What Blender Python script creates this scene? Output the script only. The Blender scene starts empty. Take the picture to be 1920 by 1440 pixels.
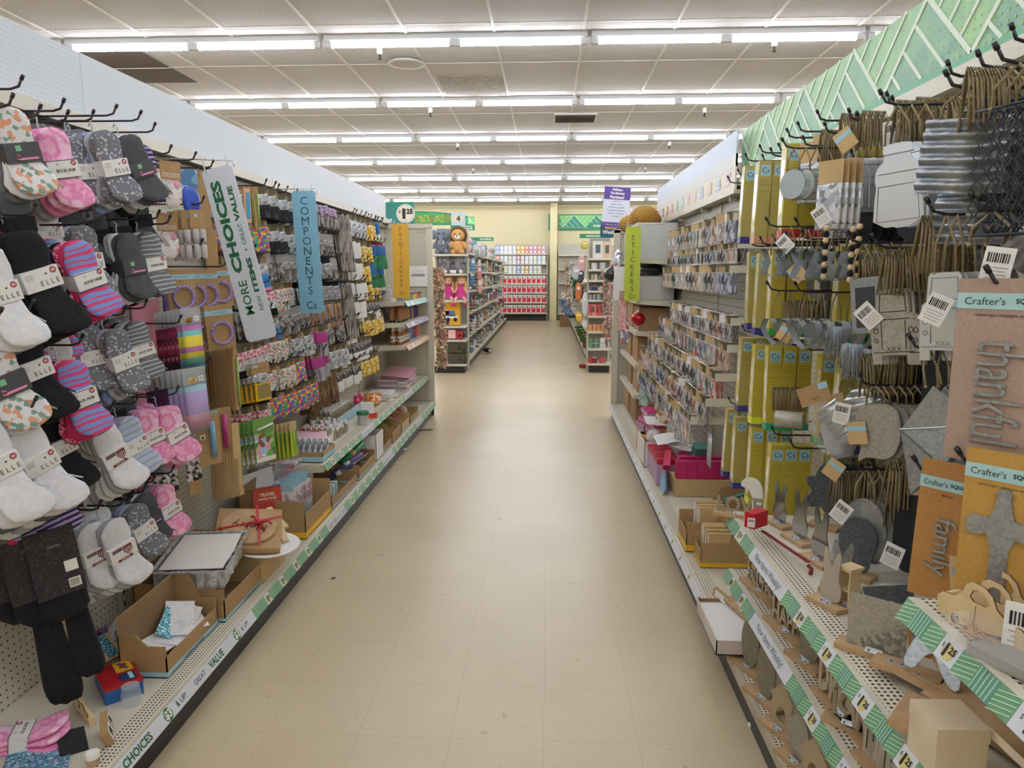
import bpy, math, random
from mathutils import Matrix, Vector, Euler
from mathutils.geometry import tessellate_polygon
random.seed(7)
SC = bpy.context.scene
COL = SC.collection
PI = math.pi
# ---------------------------------------------------------------- camera
F, VX, VY = 1350.0, 1026.0, 512.0
_d = Vector(((VX-960)/F, (720-VY)/F, -1)).normalized()
_z = Vector((0, 1, (720-VY)/F)).normalized()
_x = _d.cross(_z)
RC = Matrix((_x, _d, _z))            # camera coords -> world coords
CAMP = Vector((0, 0, 1.5))
cd = bpy.data.cameras.new('camera'); cd.sensor_width = 36; cd.lens = 36*F/1920; cd.clip_start = .05
cam = bpy.data.objects.new('camera', cd); COL.objects.link(cam)
cam.matrix_world = Matrix.Translation(CAMP) @ RC.to_4x4()
SC.camera = cam
def px(u, v, X=None, Y=None, Z=None):
    """the point of the plane X, Y or Z = const that the photo shows at pixel (u, v)"""
    r = RC @ Vector(((u-960)/F, (720-v)/F, -1))
    t = X/r.x if X is not None else Y/r.y if Y is not None else (Z-1.5)/r.z
    return CAMP + t*r
# ---------------------------------------------------------------- world and exposure
w = bpy.data.worlds.new('store_air'); SC.world = w; w.use_nodes = True
w.node_tree.nodes['Background'].inputs[0].default_value = (.9, .93, 1, 1)
w.node_tree.nodes['Background'].inputs[1].default_value = .3
SC.view_settings.view_transform = 'Standard'; SC.view_settings.look = 'None'
SC.view_settings.exposure = 0.3; SC.view_settings.gamma = 1; SC.view_settings.use_curve_mapping = False
SC.cycles.max_bounces = 8; SC.cycles.diffuse_bounces = 4; SC.cycles.glossy_bounces = 3
SC.cycles.transparent_max_bounces = 12; SC.cycles.transmission_bounces = 4
SC.cycles.use_denoising = True
TUBE_POWER = 36.0
CEIL = 3.68; LIGHT_Z = 3.60; ROW0 = 7.05; ROWD = 2.42
# ---------------------------------------------------------------- materials
def lin(c):
    if isinstance(c, str):
        c = [int(c[i:i+2], 16)/255 for i in (0, 2, 4)]
    return tuple(x/12.92 if x <= .04045 else ((x+.055)/1.055)**2.4 for x in c[:3])+(1,)
_M = {}
def mat(name, col, r=.55, m=0., n=None, bump=None, alpha=1., emit=None, spec=None, trans=0.):
    if name in _M: return _M[name]
    M = bpy.data.materials.new(name); M.use_nodes = True; _M[name] = M
    nt = M.node_tree; b = nt.nodes['Principled BSDF']; L = nt.links.new
    b.inputs['Base Color'].default_value = lin(col); b.inputs['Roughness'].default_value = r
    b.inputs['Metallic'].default_value = m; b.inputs['Alpha'].default_value = alpha
    if spec is not None: b.inputs['Specular IOR Level'].default_value = spec
    if trans: b.inputs['Transmission Weight'].default_value = trans
    if emit:
        b.inputs['Emission Color'].default_value = lin(col); b.inputs['Emission Strength'].default_value = emit
    if n or bump:
        tc = nt.nodes.new('ShaderNodeTexCoord')
        nz = nt.nodes.new('ShaderNodeTexNoise'); nz.inputs['Scale'].default_value = (n or bump)[0]; nz.inputs['Detail'].default_value = 4
        L(tc.outputs['Object'], nz.inputs['Vector'])
        if n:
            cr = nt.nodes.new('ShaderNodeValToRGB'); e = cr.color_ramp.elements
            e[0].position, e[1].position = .3, .7
            e[0].color = lin(n[1]); e[1].color = lin(col)
            L(nz.outputs['Fac'], cr.inputs[0]); L(cr.outputs[0], b.inputs['Base Color'])
        if bump:
            bp = nt.nodes.new('ShaderNodeBump'); bp.inputs['Strength'].default_value = bump[1]; bp.inputs['Distance'].default_value = .01
            L(nz.outputs['Fac'], bp.inputs['Height']); L(bp.outputs[0], b.inputs['Normal'])
    return M
def _math(nt, op, a, b=None):
    n = nt.nodes.new('ShaderNodeMath'); n.operation = op
    for i, x in enumerate((a, b)):
        if x is None: continue
        if isinstance(x, (int, float)): n.inputs[i].default_value = x
        else: nt.links.new(x, n.inputs[i])
    return n.outputs[0]
def holes(name, col, hole, ax, pitch, rad, r=.5, square=False):
    """board with a grid of punched holes; ax names the two object axes of the grid"""
    if name in _M: return _M[name]
    M = mat(name, col, r); nt = M.node_tree; b = nt.nodes['Principled BSDF']
    tc = nt.nodes.new('ShaderNodeTexCoord'); sp = nt.nodes.new('ShaderNodeSeparateXYZ'); nt.links.new(tc.outputs['Object'], sp.inputs[0])
    d = []
    for k, a in enumerate(ax):
        p = pitch[k] if isinstance(pitch, tuple) else pitch
        f = _math(nt, 'FRACT', _math(nt, 'ADD', _math(nt, 'MULTIPLY', sp.outputs[a], 1/p), 100.25))
        f = _math(nt, 'MULTIPLY', _math(nt, 'SUBTRACT', f, .5), p)
        d.append(_math(nt, 'ABSOLUTE', f) if square else _math(nt, 'MULTIPLY', f, f))
    if square:
        q = _math(nt, 'LESS_THAN', _math(nt, 'MAXIMUM', d[0], d[1]), rad)
    else:
        q = _math(nt, 'LESS_THAN', _math(nt, 'ADD', d[0], d[1]), rad*rad)
    mx = nt.nodes.new('ShaderNodeMix'); mx.data_type = 'RGBA'
    nt.links.new(q, mx.inputs[0]); mx.inputs[6].default_value = lin(col); mx.inputs[7].default_value = lin(hole)
    nt.links.new(mx.outputs[2], b.inputs['Base Color'])
    return M
def prn(name, cols, scale=60, r=.5, m=0., stretch=(1, 1, 1), cell=True, sp=None):
    """printed or patterned surface: random cells or noise bands mapped onto a few colours"""
    if name in _M: return _M[name]
    M = mat(name, cols[0], r, m); nt = M.node_tree; b = nt.nodes['Principled BSDF']; L = nt.links.new
    tc = nt.nodes.new('ShaderNodeTexCoord'); mp = nt.nodes.new('ShaderNodeMapping'); mp.inputs['Scale'].default_value = stretch
    L(tc.outputs['Object'], mp.inputs[0])
    if cell:
        t = nt.nodes.new('ShaderNodeTexVoronoi'); t.inputs['Scale'].default_value = scale; L(mp.outputs[0], t.inputs['Vector'])
        s = nt.nodes.new('ShaderNodeSeparateColor'); L(t.outputs['Color'], s.inputs[0]); out = s.outputs[0]
    else:
        t = nt.nodes.new('ShaderNodeTexNoise'); t.inputs['Scale'].default_value = scale; t.inputs['Detail'].default_value = 3
        L(mp.outputs[0], t.inputs['Vector']); out = _math(nt, 'ADD', _math(nt, 'MULTIPLY', _math(nt, 'SUBTRACT', t.outputs['Fac'], .5), 2.2), .5)
    cr = nt.nodes.new('ShaderNodeValToRGB'); cr.color_ramp.interpolation = 'CONSTANT' if cell else 'LINEAR'
    e = cr.color_ramp.elements
    while len(e) > 1: e.remove(e[0])
    e[0].position = 0; e[0].color = lin(cols[0])
    for i, c in enumerate(cols[1:], 1):
        x = e.new(i/len(cols)); x.color = lin(c)
    L(out, cr.inputs[0]); L(cr.outputs[0], b.inputs['Base Color'])
    return M
def stripes(name, cols, axis=2, period=.03, r=.8, warp=0., tilt=0.):
    """cloth or paper striped across one object axis"""
    if name in _M: return _M[name]
    M = mat(name, cols[0], r); nt = M.node_tree; b = nt.nodes['Principled BSDF']; L = nt.links.new
    tc = nt.nodes.new('ShaderNodeTexCoord'); sp = nt.nodes.new('ShaderNodeSeparateXYZ'); L(tc.outputs['Object'], sp.inputs[0])
    x = sp.outputs[axis]
    if tilt: x = _math(nt, 'ADD', x, _math(nt, 'MULTIPLY', sp.outputs[1 if axis == 2 else 2], tilt))
    if warp:
        nz = nt.nodes.new('ShaderNodeTexNoise'); nz.inputs['Scale'].default_value = 14; L(tc.outputs['Object'], nz.inputs['Vector'])
        x = _math(nt, 'ADD', x, _math(nt, 'MULTIPLY', nz.outputs['Fac'], warp))
    f = _math(nt, 'FRACT', _math(nt, 'ADD', _math(nt, 'MULTIPLY', x, 1/period), 100))
    cr = nt.nodes.new('ShaderNodeValToRGB'); cr.color_ramp.interpolation = 'CONSTANT'; e = cr.color_ramp.elements
    while len(e) > 1: e.remove(e[0])
    e[0].position = 0; e[0].color = lin(cols[0])
    for i, c in enumerate(cols[1:], 1): e.new(i/len(cols)).color = lin(c)
    L(f, cr.inputs[0]); L(cr.outputs[0], b.inputs['Base Color'])
    return M
# common materials
WHITE = mat('white_card', 'e9e7e4', .6); INK = mat('black_ink', '1b1b1d', .6); DKGREEN = mat('green_ink', '17603a', .6)
CREAM = mat('cream_steel', 'cfc8b6', .45); CREAM_D = mat('cream_steel_worn', 'c4b9a3', .5, n=(14, 'a39880'))
BLACK = mat('black_plastic', '17171a', .4); HOOKM = mat('hook_steel', '3b3b3f', .35, .6); CHROME = mat('chrome_wire', 'c9c9cc', .25, .9)
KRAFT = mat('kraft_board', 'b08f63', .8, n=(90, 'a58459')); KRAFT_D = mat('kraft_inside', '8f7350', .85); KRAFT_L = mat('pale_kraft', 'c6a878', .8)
CLEAR = mat('clear_film', 'eef2f5', .08, alpha=.13); SKYB = mat('pale_blue_print', '9fc7d6', .6)
GALV = prn('galvanised_steel', ['a0a5aa', 'a8adb1', '999ea3', 'aeb2b6', 'a3a8ac'], 160, .38, .75)
GALV_D = prn('dull_galvanised_steel', ['5f656d', '676d75', '585e66', '6b7179'], 140, .42, .7)
GALV_W = prn('warm_galvanised_steel', ['a8a398', 'aea99e', 'a19c91', 'b1aca1'], 150, .45, .45)
TIN = mat('bright_tin', 'dfe2e5', .3, .8)
JUTE = mat('jute_twine', '9f8e6e', .9, n=(300, '80704f')); PLY = mat('birch_ply', 'dcc59b', .6, n=(40, 'd0b587')); PLY_E = mat('burnt_ply_edge', '5b4027', .8)
OAK = mat('raw_wood', 'bd9c75', .65, n=(25, 'ab8a63')); REDM = mat('red_print', 'b4202c', .5); YELL = mat('yellow_print', 'e6b422', .5)
# ---------------------------------------------------------------- mesh builder
_TX = {}
def textmesh(s, bold=0., spacing=1.0):
    k = (s, bold, spacing)
    if k not in _TX:
        c = bpy.data.curves.new('t', 'FONT'); c.body = s; c.resolution_u = 2; c.offset = bold; c.space_character = spacing
        o = bpy.data.objects.new('t', c); COL.objects.link(o)
        dg = bpy.context.evaluated_depsgraph_get(); me = bpy.data.meshes.new_from_object(o.evaluated_get(dg))
        V = [v.co.copy() for v in me.vertices]; P = [tuple(p.vertices) for p in me.polygons]
        bpy.data.objects.remove(o); bpy.data.curves.remove(c); bpy.data.meshes.remove(me)
        xs = [v.x for v in V] or [0]; ys = [v.y for v in V] or [0]
        cx, cy = (min(xs)+max(xs))/2, (min(ys)+max(ys))/2
        _TX[k] = ([(v.x-cx, v.y-cy) for v in V], P, max(xs)-min(xs), max(ys)-min(ys))
    return _TX[k]
YZ = Matrix(((0, 0, 1, 0), (1, 0, 0, 0), (0, 1, 0, 0), (0, 0, 0, 1)))      # text plane -> faces +X
class MB:
    def __init__(s): s.v = []; s.f = []; s.mi = []; s.ms = []; s.sm = []; s.M = Matrix()
    def at(s, loc=(0, 0, 0), rot=(0, 0, 0), sc=1):
        s.M = Matrix.Translation(loc) @ Euler(rot).to_matrix().to_4x4() @ Matrix.Scale(sc, 4); return s
    def add(s, V, Fc, m, smooth=False, M=None):
        if m not in s.ms: s.ms.append(m)
        i = s.ms.index(m); b = len(s.v); T = s.M if M is None else s.M @ M
        s.v += [tuple(T @ Vector(p)) for p in V]
        for q in Fc: s.f.append([b+x for x in q]); s.mi.append(i); s.sm.append(smooth)
        return s
    def box(s, c, d, m, rot=(0, 0, 0), taper=1.0):
        a, b, h = d[0]/2, d[1]/2, d[2]/2
        V = [(x*a*(taper if z > 0 else 1), y*b*(taper if z > 0 else 1), z*h) for z in (-1, 1) for x, y in ((-1, -1), (1, -1), (1, 1), (-1, 1))]
        T = Matrix.Translation(c) @ Euler(rot).to_matrix().to_4x4()
        return s.add(V, [(3, 2, 1, 0), (4, 5, 6, 7), (0, 1, 5, 4), (1, 2, 6, 5), (2, 3, 7, 6), (3, 0, 4, 7)], m, M=T)
    def bb(s, x0, x1, y0, y1, z0, z1, m):
        return s.box(((x0+x1)/2, (y0+y1)/2, (z0+z1)/2), (x1-x0, y1-y0, z1-z0), m)
    def quad(s, a, b, c, d, m): return s.add([a, b, c, d], [(0, 1, 2, 3)], m)
    def prism(s, pts, t, m, x0=0., edge=None, holes_=(), M=None):
        """outline (y, z) extruded along x from x0 to x0+t, with real holes"""
        loops = [list(pts)]+[list(h) for h in holes_]
        flat = [p for l in loops for p in l]
        tri = tessellate_polygon([[Vector((p[0], p[1], 0)) for p in l] for l in loops])
        n = len(flat)
        V = [(x0, p[0], p[1]) for p in flat]+[(x0+t, p[0], p[1]) for p in flat]
        Fc = [(a+n, b+n, c+n) for a, b, c in tri]+[(c, b, a) for a, b, c in tri]
        s.add(V, Fc, m, M=M)
        E = []; k = 0
        for l in loops:
            for i in range(len(l)):
                j = (i+1) % len(l); E.append((k+i, k+j, k+j+n, k+i+n))
            k += len(l)
        return s.add(V, E, edge or m, M=M)
    def tube(s, pts, r, m, n=6, cap=True, smooth=True):
        P = [Vector(p) for p in pts]; V = []; Fc = []; up = Vector((0, 0, 1))
        for i, p in enumerate(P):
            d = (P[min(i+1, len(P)-1)]-P[max(i-1, 0)]).normalized()
            a = d.cross(up if abs(d.z) < .95 else Vector((1, 0, 0))).normalized(); b = d.cross(a)
            rr = r[i] if isinstance(r, (list, tuple)) else r
            V += [tuple(p+rr*(math.cos(2*PI*k/n)*a+math.sin(2*PI*k/n)*b)) for k in range(n)]
        for i in range(len(P)-1):
            for k in range(n):
                k2 = (k+1) % n; Fc.append((i*n+k, i*n+k2, (i+1)*n+k2, (i+1)*n+k))
        if cap: Fc += [tuple(range(n))[::-1], tuple(range((len(P)-1)*n, len(P)*n))]
        return s.add(V, Fc, m, smooth)
    def lathe(s, prof, m, n=14, c=(0, 0, 0), rot=(0, 0, 0), smooth=True, sy=1.):
        V = [(r*math.cos(2*PI*k/n), sy*r*math.sin(2*PI*k/n), z) for r, z in prof for k in range(n)]
        Fc = [(i*n+k, i*n+(k+1) % n, (i+1)*n+(k+1) % n, (i+1)*n+k) for i in range(len(prof)-1) for k in range(n)]
        T = Matrix.Translation(c) @ Euler(rot).to_matrix().to_4x4()
        s.add(V, Fc, m, smooth, M=T)
        s.add([V[k] for k in range(n)], [tuple(range(n))[::-1]], m, M=T)
        return s.add([V[(len(prof)-1)*n+k] for k in range(n)], [tuple(range(n))], m, M=T)
    def ball(s, c, r, m, n=12, k=8, rot=(0, 0, 0)):
        r = r if isinstance(r, (tuple, list)) else (r, r, r)
        V = [(0, 0, -r[2])]; Fc = []
        for i in range(1, k):
            a = -PI/2+PI*i/k
            V += [(r[0]*math.cos(a)*math.cos(2*PI*j/n), r[1]*math.cos(a)*math.sin(2*PI*j/n), r[2]*math.sin(a)) for j in range(n)]
        V.append((0, 0, r[2])); t = len(V)-1
        for j in range(n):
            j2 = (j+1) % n; Fc.append((0, 1+j2, 1+j)); Fc.append((t, t-n+j, t-n+j2))
            for i in range(k-2): Fc.append((1+i*n+j, 1+i*n+j2, 1+(i+1)*n+j2, 1+(i+1)*n+j))
        return s.add(V, Fc, m, True, M=Matrix.Translation(c) @ Euler(rot).to_matrix().to_4x4())
    def pillow(s, pts, t, m, x0=0., M=None, puff=.86, bend=None):
        """soft slab: outline (y, z) rounded towards both faces"""
        cy = sum(p[0] for p in pts)/len(pts); cz = sum(p[1] for p in pts)/len(pts); V = []; n = len(pts)
        prof = ((puff*.8, 0), (.95, .1), (1, .5), (.95, .9), (puff*.8, 1))
        for k, x in prof:
            for y, z in pts:
                Y, Z = cy+(y-cy)*k, cz+(z-cz)*k; b = bend(Y, Z) if bend else (0, 0)
                V.append((x0+t*x+b[0], Y+b[1], Z+(b[2] if len(b) > 2 else 0)))
        Fc = [(i*n+a, i*n+(a+1) % n, (i+1)*n+(a+1) % n, (i+1)*n+a) for i in range(4) for a in range(n)]
        b0 = bend(cy, cz) if bend else (0, 0)
        V += [(x0-.0+b0[0], cy+b0[1], cz), (x0+t+b0[0], cy+b0[1], cz)]
        for a in range(n):
            Fc.append((5*n, (a+1) % n, a)); Fc.append((5*n+1, 4*n+a, 4*n+(a+1) % n))
        return s.add(V, Fc, m, True, M=M)
    def text(s, t, h, m, c=(0, 0, 0), rot=(0, 0, 0), bold=0., wmax=None, spacing=1., fit=None):
        """lettering facing +X of the local frame; rot turns it; h = height of the line"""
        V, P, W, H = textmesh(t, bold, spacing)
        if not V: return s
        k = h/H; kx = k
        if wmax and W*k > wmax: kx = wmax/W
        if fit: kx = fit/W
        T = Matrix.Translation(c) @ Euler(rot).to_matrix().to_4x4() @ YZ
        return s.add([(x*kx, y*k, 0) for x, y in V], P, m, M=T)
    def text3(s, t, h, m, depth=.006, c=(0, 0, 0), rot=(0, 0, 0), bold=0., wmax=None, spacing=1., edge=None):
        """cut-out lettering with real thickness, facing +X"""
        V, P, W, H = textmesh(t, bold, spacing); k = h/H; kx = min(k, wmax/W) if wmax else k
        T = Matrix.Translation(c) @ Euler(rot).to_matrix().to_4x4() @ YZ; n = len(V)
        s.add([(x*kx, y*k, depth/2) for x, y in V], P, m, M=T); s.add([(x*kx, y*k, -depth/2) for x, y in V], [q[::-1] for q in P], m, M=T)
        cnt = {}
        for q in P:
            for i in range(len(q)):
                e = (q[i], q[(i+1) % len(q)]); cnt[e] = 1
        E_ = [e for e in cnt if (e[1], e[0]) not in cnt]
        return s.add([(x*kx, y*k, depth/2) for x, y in V]+[(x*kx, y*k, -depth/2) for x, y in V], [(b, a, a+n, b+n) for a, b in E_], edge or m, M=T)
    def arc(s, r, a0, a1, n, c=(0, 0)): return [(c[0]+r*math.cos(a0+(a1-a0)*i/n), c[1]+r*math.sin(a0+(a1-a0)*i/n)) for i in range(n+1)]
    def mesh(s, name):
        me = bpy.data.meshes.new(name); me.from_pydata(s.v, [], s.f)
        for m in s.ms: me.materials.append(m)
        me.polygons.foreach_set('material_index', s.mi); me.polygons.foreach_set('use_smooth', s.sm); me.update()
        return me
def ell(w, h, n=20, c=(0, 0), p=2.):
    out = []
    for i in range(n):
        a = 2*PI*i/n; q = math.cos(a), math.sin(a)
        out.append((c[0]+w/2*math.copysign(abs(q[0])**(2/p), q[0]), c[1]+h/2*math.copysign(abs(q[1])**(2/p), q[1])))
    return out
def rect(w, h, c=(0, 0)): return [(c[0]-w/2, c[1]-h/2), (c[0]+w/2, c[1]-h/2), (c[0]+w/2, c[1]+h/2), (c[0]-w/2, c[1]+h/2)]
# ---------------------------------------------------------------- objects
def O(name, mb, parent=None, label=None, cat=None, group=None, kind=None, loc=None, rot=None):
    o = bpy.data.objects.new(name, mb.mesh(name) if isinstance(mb, MB) else mb); COL.objects.link(o)
    if parent: o.parent = parent
    return tag(o, label, cat, group, kind, loc, rot)
def tag(o, label=None, cat=None, group=None, kind=None, loc=None, rot=None):
    if label: o['label'] = label
    if cat: o['category'] = cat
    if group: o['group'] = group
    if kind: o['kind'] = kind
    if loc is not None: o.location = loc
    if rot is not None: o.rotation_euler = rot
    return o
def E(name, label, cat, group=None, loc=(0, 0, 0), rot=(0, 0, 0)):
    o = bpy.data.objects.new(name, None); COL.objects.link(o); o.empty_display_size = .05
    return tag(o, label, cat, group, None, loc, rot)
_KIDS = {}
def kids(o):
    return [c for c in COL.objects if c.parent == o]
def dup(o, loc=None, rot=None, label=None, group=None, _k=None, sc=None):
    c = o.copy(); COL.objects.link(c)
    if o.name not in _KIDS: _KIDS[o.name] = kids(o)
    for ch in _KIDS[o.name]:
        d = dup(ch); d.parent = c
    if loc is not None: c.location = loc
    if rot is not None: c.rotation_euler = rot
    if sc is not None: c.scale = (sc, sc, sc) if isinstance(sc, (int, float)) else sc
    if label: c['label'] = label
    if group: c['group'] = group
    elif label and 'group' in c: del c['group']
    return c
# ================================================================ the building
def struct(name, mb, **k): return O(name, mb, kind='structure', **k)
fl = mat('vinyl_floor', 'c8b899', .30, n=(1.1, 'baa98a'))
def floor_mat():
    nt = fl.node_tree; b = nt.nodes['Principled BSDF']; L = nt.links.new
    tc = nt.nodes.new('ShaderNodeTexCoord'); base = b.inputs['Base Color'].links[0].from_socket
    br = nt.nodes.new('ShaderNodeTexBrick'); br.offset = 0; br.inputs['Scale'].default_value = 1
    br.inputs['Brick Width'].default_value = .3048; br.inputs['Row Height'].default_value = .3048
    br.inputs['Mortar Size'].default_value = .0016; br.inputs['Mortar Smooth'].default_value = .3
    L(tc.outputs['Object'], br.inputs['Vector'])
    vz = nt.nodes.new('ShaderNodeTexNoise'); vz.inputs['Scale'].default_value = 55; vz.inputs['Detail'].default_value = 6; L(tc.outputs['Object'], vz.inputs['Vector'])
    r = nt.nodes.new('ShaderNodeValToRGB'); r.color_ramp.elements[0].position = .28; r.color_ramp.elements[1].position = .42
    r.color_ramp.elements[0].color = (.72, .7, .67, 1); r.color_ramp.elements[1].color = (1, 1, 1, 1); L(vz.outputs['Fac'], r.inputs[0])
    # scuffs with a shape of their own
    sc = nt.nodes.new('ShaderNodeTexNoise'); sc.inputs['Scale'].default_value = 13; sc.inputs['Detail'].default_value = 8; L(tc.outputs['Object'], sc.inputs['Vector'])
    r2 = nt.nodes.new('ShaderNodeValToRGB'); r2.color_ramp.elements[0].position = .26; r2.color_ramp.elements[1].position = .33
    r2.color_ramp.elements[0].color = (.62, .58, .52, 1); r2.color_ramp.elements[1].color = (1, 1, 1, 1); L(sc.outputs['Fac'], r2.inputs[0])
    def mul(a, c, f=1.):
        x = nt.nodes.new('ShaderNodeMix'); x.data_type = 'RGBA'; x.blend_type = 'MULTIPLY'; x.inputs[0].default_value = f
        L(a, x.inputs[6]); L(c, x.inputs[7]); return x.outputs[2]
    o = mul(mul(base, r.outputs[0], .5), r2.outputs[0], .8)
    x = nt.nodes.new('ShaderNodeMix'); x.data_type = 'RGBA'; L(_math(nt, 'MULTIPLY', br.outputs['Fac'], .35), x.inputs[0]); L(o, x.inputs[6]); x.inputs[7].default_value = lin('8b7c63')
    L(x.outputs[2], b.inputs['Base Color'])
floor_mat()
X0, X1, Y0, Y1 = -13., 11., -5., 24.2
struct('floor', MB().bb(X0, X1, Y0, Y1, -.05, 0, fl))
# ceiling: 2 x 4 ft tiles; the grid is real bars, the tiles one slab with a pinhole finish
ct = mat('ceiling_tile', 'cecbcb', .95, n=(130, 'b5b2b1'), bump=(160, .25))
gridm = mat('ceiling_grid', 'd9d6d3', .6)
struct('ceiling', MB().bb(X0, X1, Y0, Y1, CEIL, CEIL+.1, ct))
g = MB()
gx = []
x = X0+.305
while x < X1: gx.append(x); x += .61*1.333
for x in gx: g.bb(x-.012, x+.012, Y0, Y1, CEIL-.006, CEIL+.01, gridm)
y = ROW0-ROWD*4+.9
while y < Y1: g.bb(X0, X1, y-.008, y+.008, CEIL-.004, CEIL+.01, gridm); y += ROWD/2
struct('trim_1', g)
DKT = mat('stained_tile', '6b5f5a', .95, n=(40, '5b504b'))
m = MB(); p = px(160, 98, Z=CEIL); q = px(330, 157, Z=CEIL)
m.bb(-6.5, -4.05, 7.35, 8.55, CEIL-.008, CEIL+.01, DKT)
m.bb(-6.5, -4.05, 7.94, 7.96, CEIL-.012, CEIL, gridm)
struct('trim_2', m)
m = MB(); p = px(890, 163, Z=CEIL)
SPK = prn('speckled_tile', ['aaa49c', '8f897f', 'b3ada6', 'a19b92'], 60, .95)
m.bb(p.x-.38, p.x+.36, p.y-.5, p.y+.5, CEIL-.007, CEIL+.01, SPK); struct('trim_3', m)
wallm = mat('yellow_wall_paint', 'e6dbb4', .7)
struct('wall_back', MB().bb(X0, X1, Y1-.2, Y1, 0, CEIL, wallm))
struct('wall_left', MB().bb(X0, X0+.1, Y0, Y1, 0, CEIL, wallm))
struct('wall_right', MB().bb(X1-.1, X1, Y0, Y1, 0, CEIL, wallm))
struct('wall_front', MB().bb(X0, X1, Y0, Y0+.1, 0, CEIL, wallm))
# pale pilaster on the back wall
c0 = px(1031, 500, Y=23.3); c1 = px(1044, 500, Y=23.3)
struct('column_1', MB().bb(c0.x, c1.x, 23.3, 24.0, 0, CEIL, mat('pilaster_paint', 'ded4a8', .7)))
# ---------------------------------------------------------------- strip lights
TUBEM = mat('lit_tube', 'f4f8ff', .3, emit=TUBE_POWER); HOUS = mat('light_housing', 'd8dadd', .4)
fx = E('strip_light', 'x', 'ceiling light')
h = MB(); h.bb(-1.22, 1.22, -.055, .055, .035, CEIL-LIGHT_Z, HOUS)
for x in (-1.19, 0, 1.19): h.bb(x-.03 if x else -.05, x+.03 if x else .05, -.03, .03, -.02, .036, HOUS)
O('housing', h, fx)
for s in (-1, 1):
    O('tube', MB().tube([(s*.06, 0, 0), (s*1.155, 0, 0)], .019, TUBEM, 8), fx)
rows = ['first', 'second', 'third', 'fourth', 'fifth', 'sixth', 'seventh']
tx = px(860, 84, Z=LIGHT_Z).x-.03
used = False
for k in range(-4, 7):
    y = ROW0+ROWD*k
    for j in range(-3, 4):
        x = tx+2.48*j+(.0 if k >= 0 else 0)
        if k < 0:
            lab, grp = 'white strip light with two tubes above and behind the camera', 'strip lights out of the frame'
            if j in (-3, 3): continue
        else:
            lab, grp = f'white fluorescent strip light in the {rows[k]} lit row from the camera', f'strip lights of the {rows[k]} row'
        if not used: o = fx; used = True; tag(o, lab, None, grp, loc=(x, y, LIGHT_Z))
        else: dup(fx, (x, y, LIGHT_Z), label=lab, group=grp)
# sprinklers, speaker grille, dark vent
spr = E('sprinkler', 'x', 'sprinkler')
O('cup', MB().lathe([(.028, .05), (.03, .0), (.02, -.01)], gridm, 10), spr); O('deflector', MB().lathe([(.008, 0), (.008, -.05), (.02, -.052), (.02, -.058)], BLACK, 8), spr)
f1 = True
for i, (u, v) in enumerate([(712, 100), (807, 210), (1321, 210), (858, 275), (1255, 272), (887, 320), (1210, 318), (1452, 85)]):
    p = px(u, v, Z=CEIL-.05)
    lab = 'small ceiling sprinkler with ' + ['its pale cup in front of the round ceiling grille', 'its cup behind the second lit row at the left', 'its cup behind the second lit row at the right', 'its cup just behind the third lit row at the left', 'its cup just behind the third lit row at the right', 'its cup behind the fourth lit row at the left', 'its cup behind the fourth lit row at the right', 'its cup just behind the first lit row'][i]
    o = spr if f1 else dup(spr); f1 = False
    tag(o, lab, 'sprinkler', loc=p)
p = px(762, 118, Z=CEIL-.01); tag(O('speaker_grille', MB().lathe([(.19, 0), (.2, -.012), (.15, -.018), (.0, -.016)], mat('grille_paint', 'b9b3ab', .7), 24)), 'round perforated speaker grille set in a ceiling tile', 'speaker', loc=p)
p = px(1078, 221, Z=CEIL-.01); m = MB(); m.bb(-.3, .3, -.26, .26, -.01, .02, gridm)
for i in range(9): m.box((0, -.22+i*.055, -.014), (.56, .03, .006), DKT, (.5, 0, 0))
O('air_vent', m, None, 'dark louvred air vent in the ceiling behind the second lit row', 'vent', loc=p)
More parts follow.
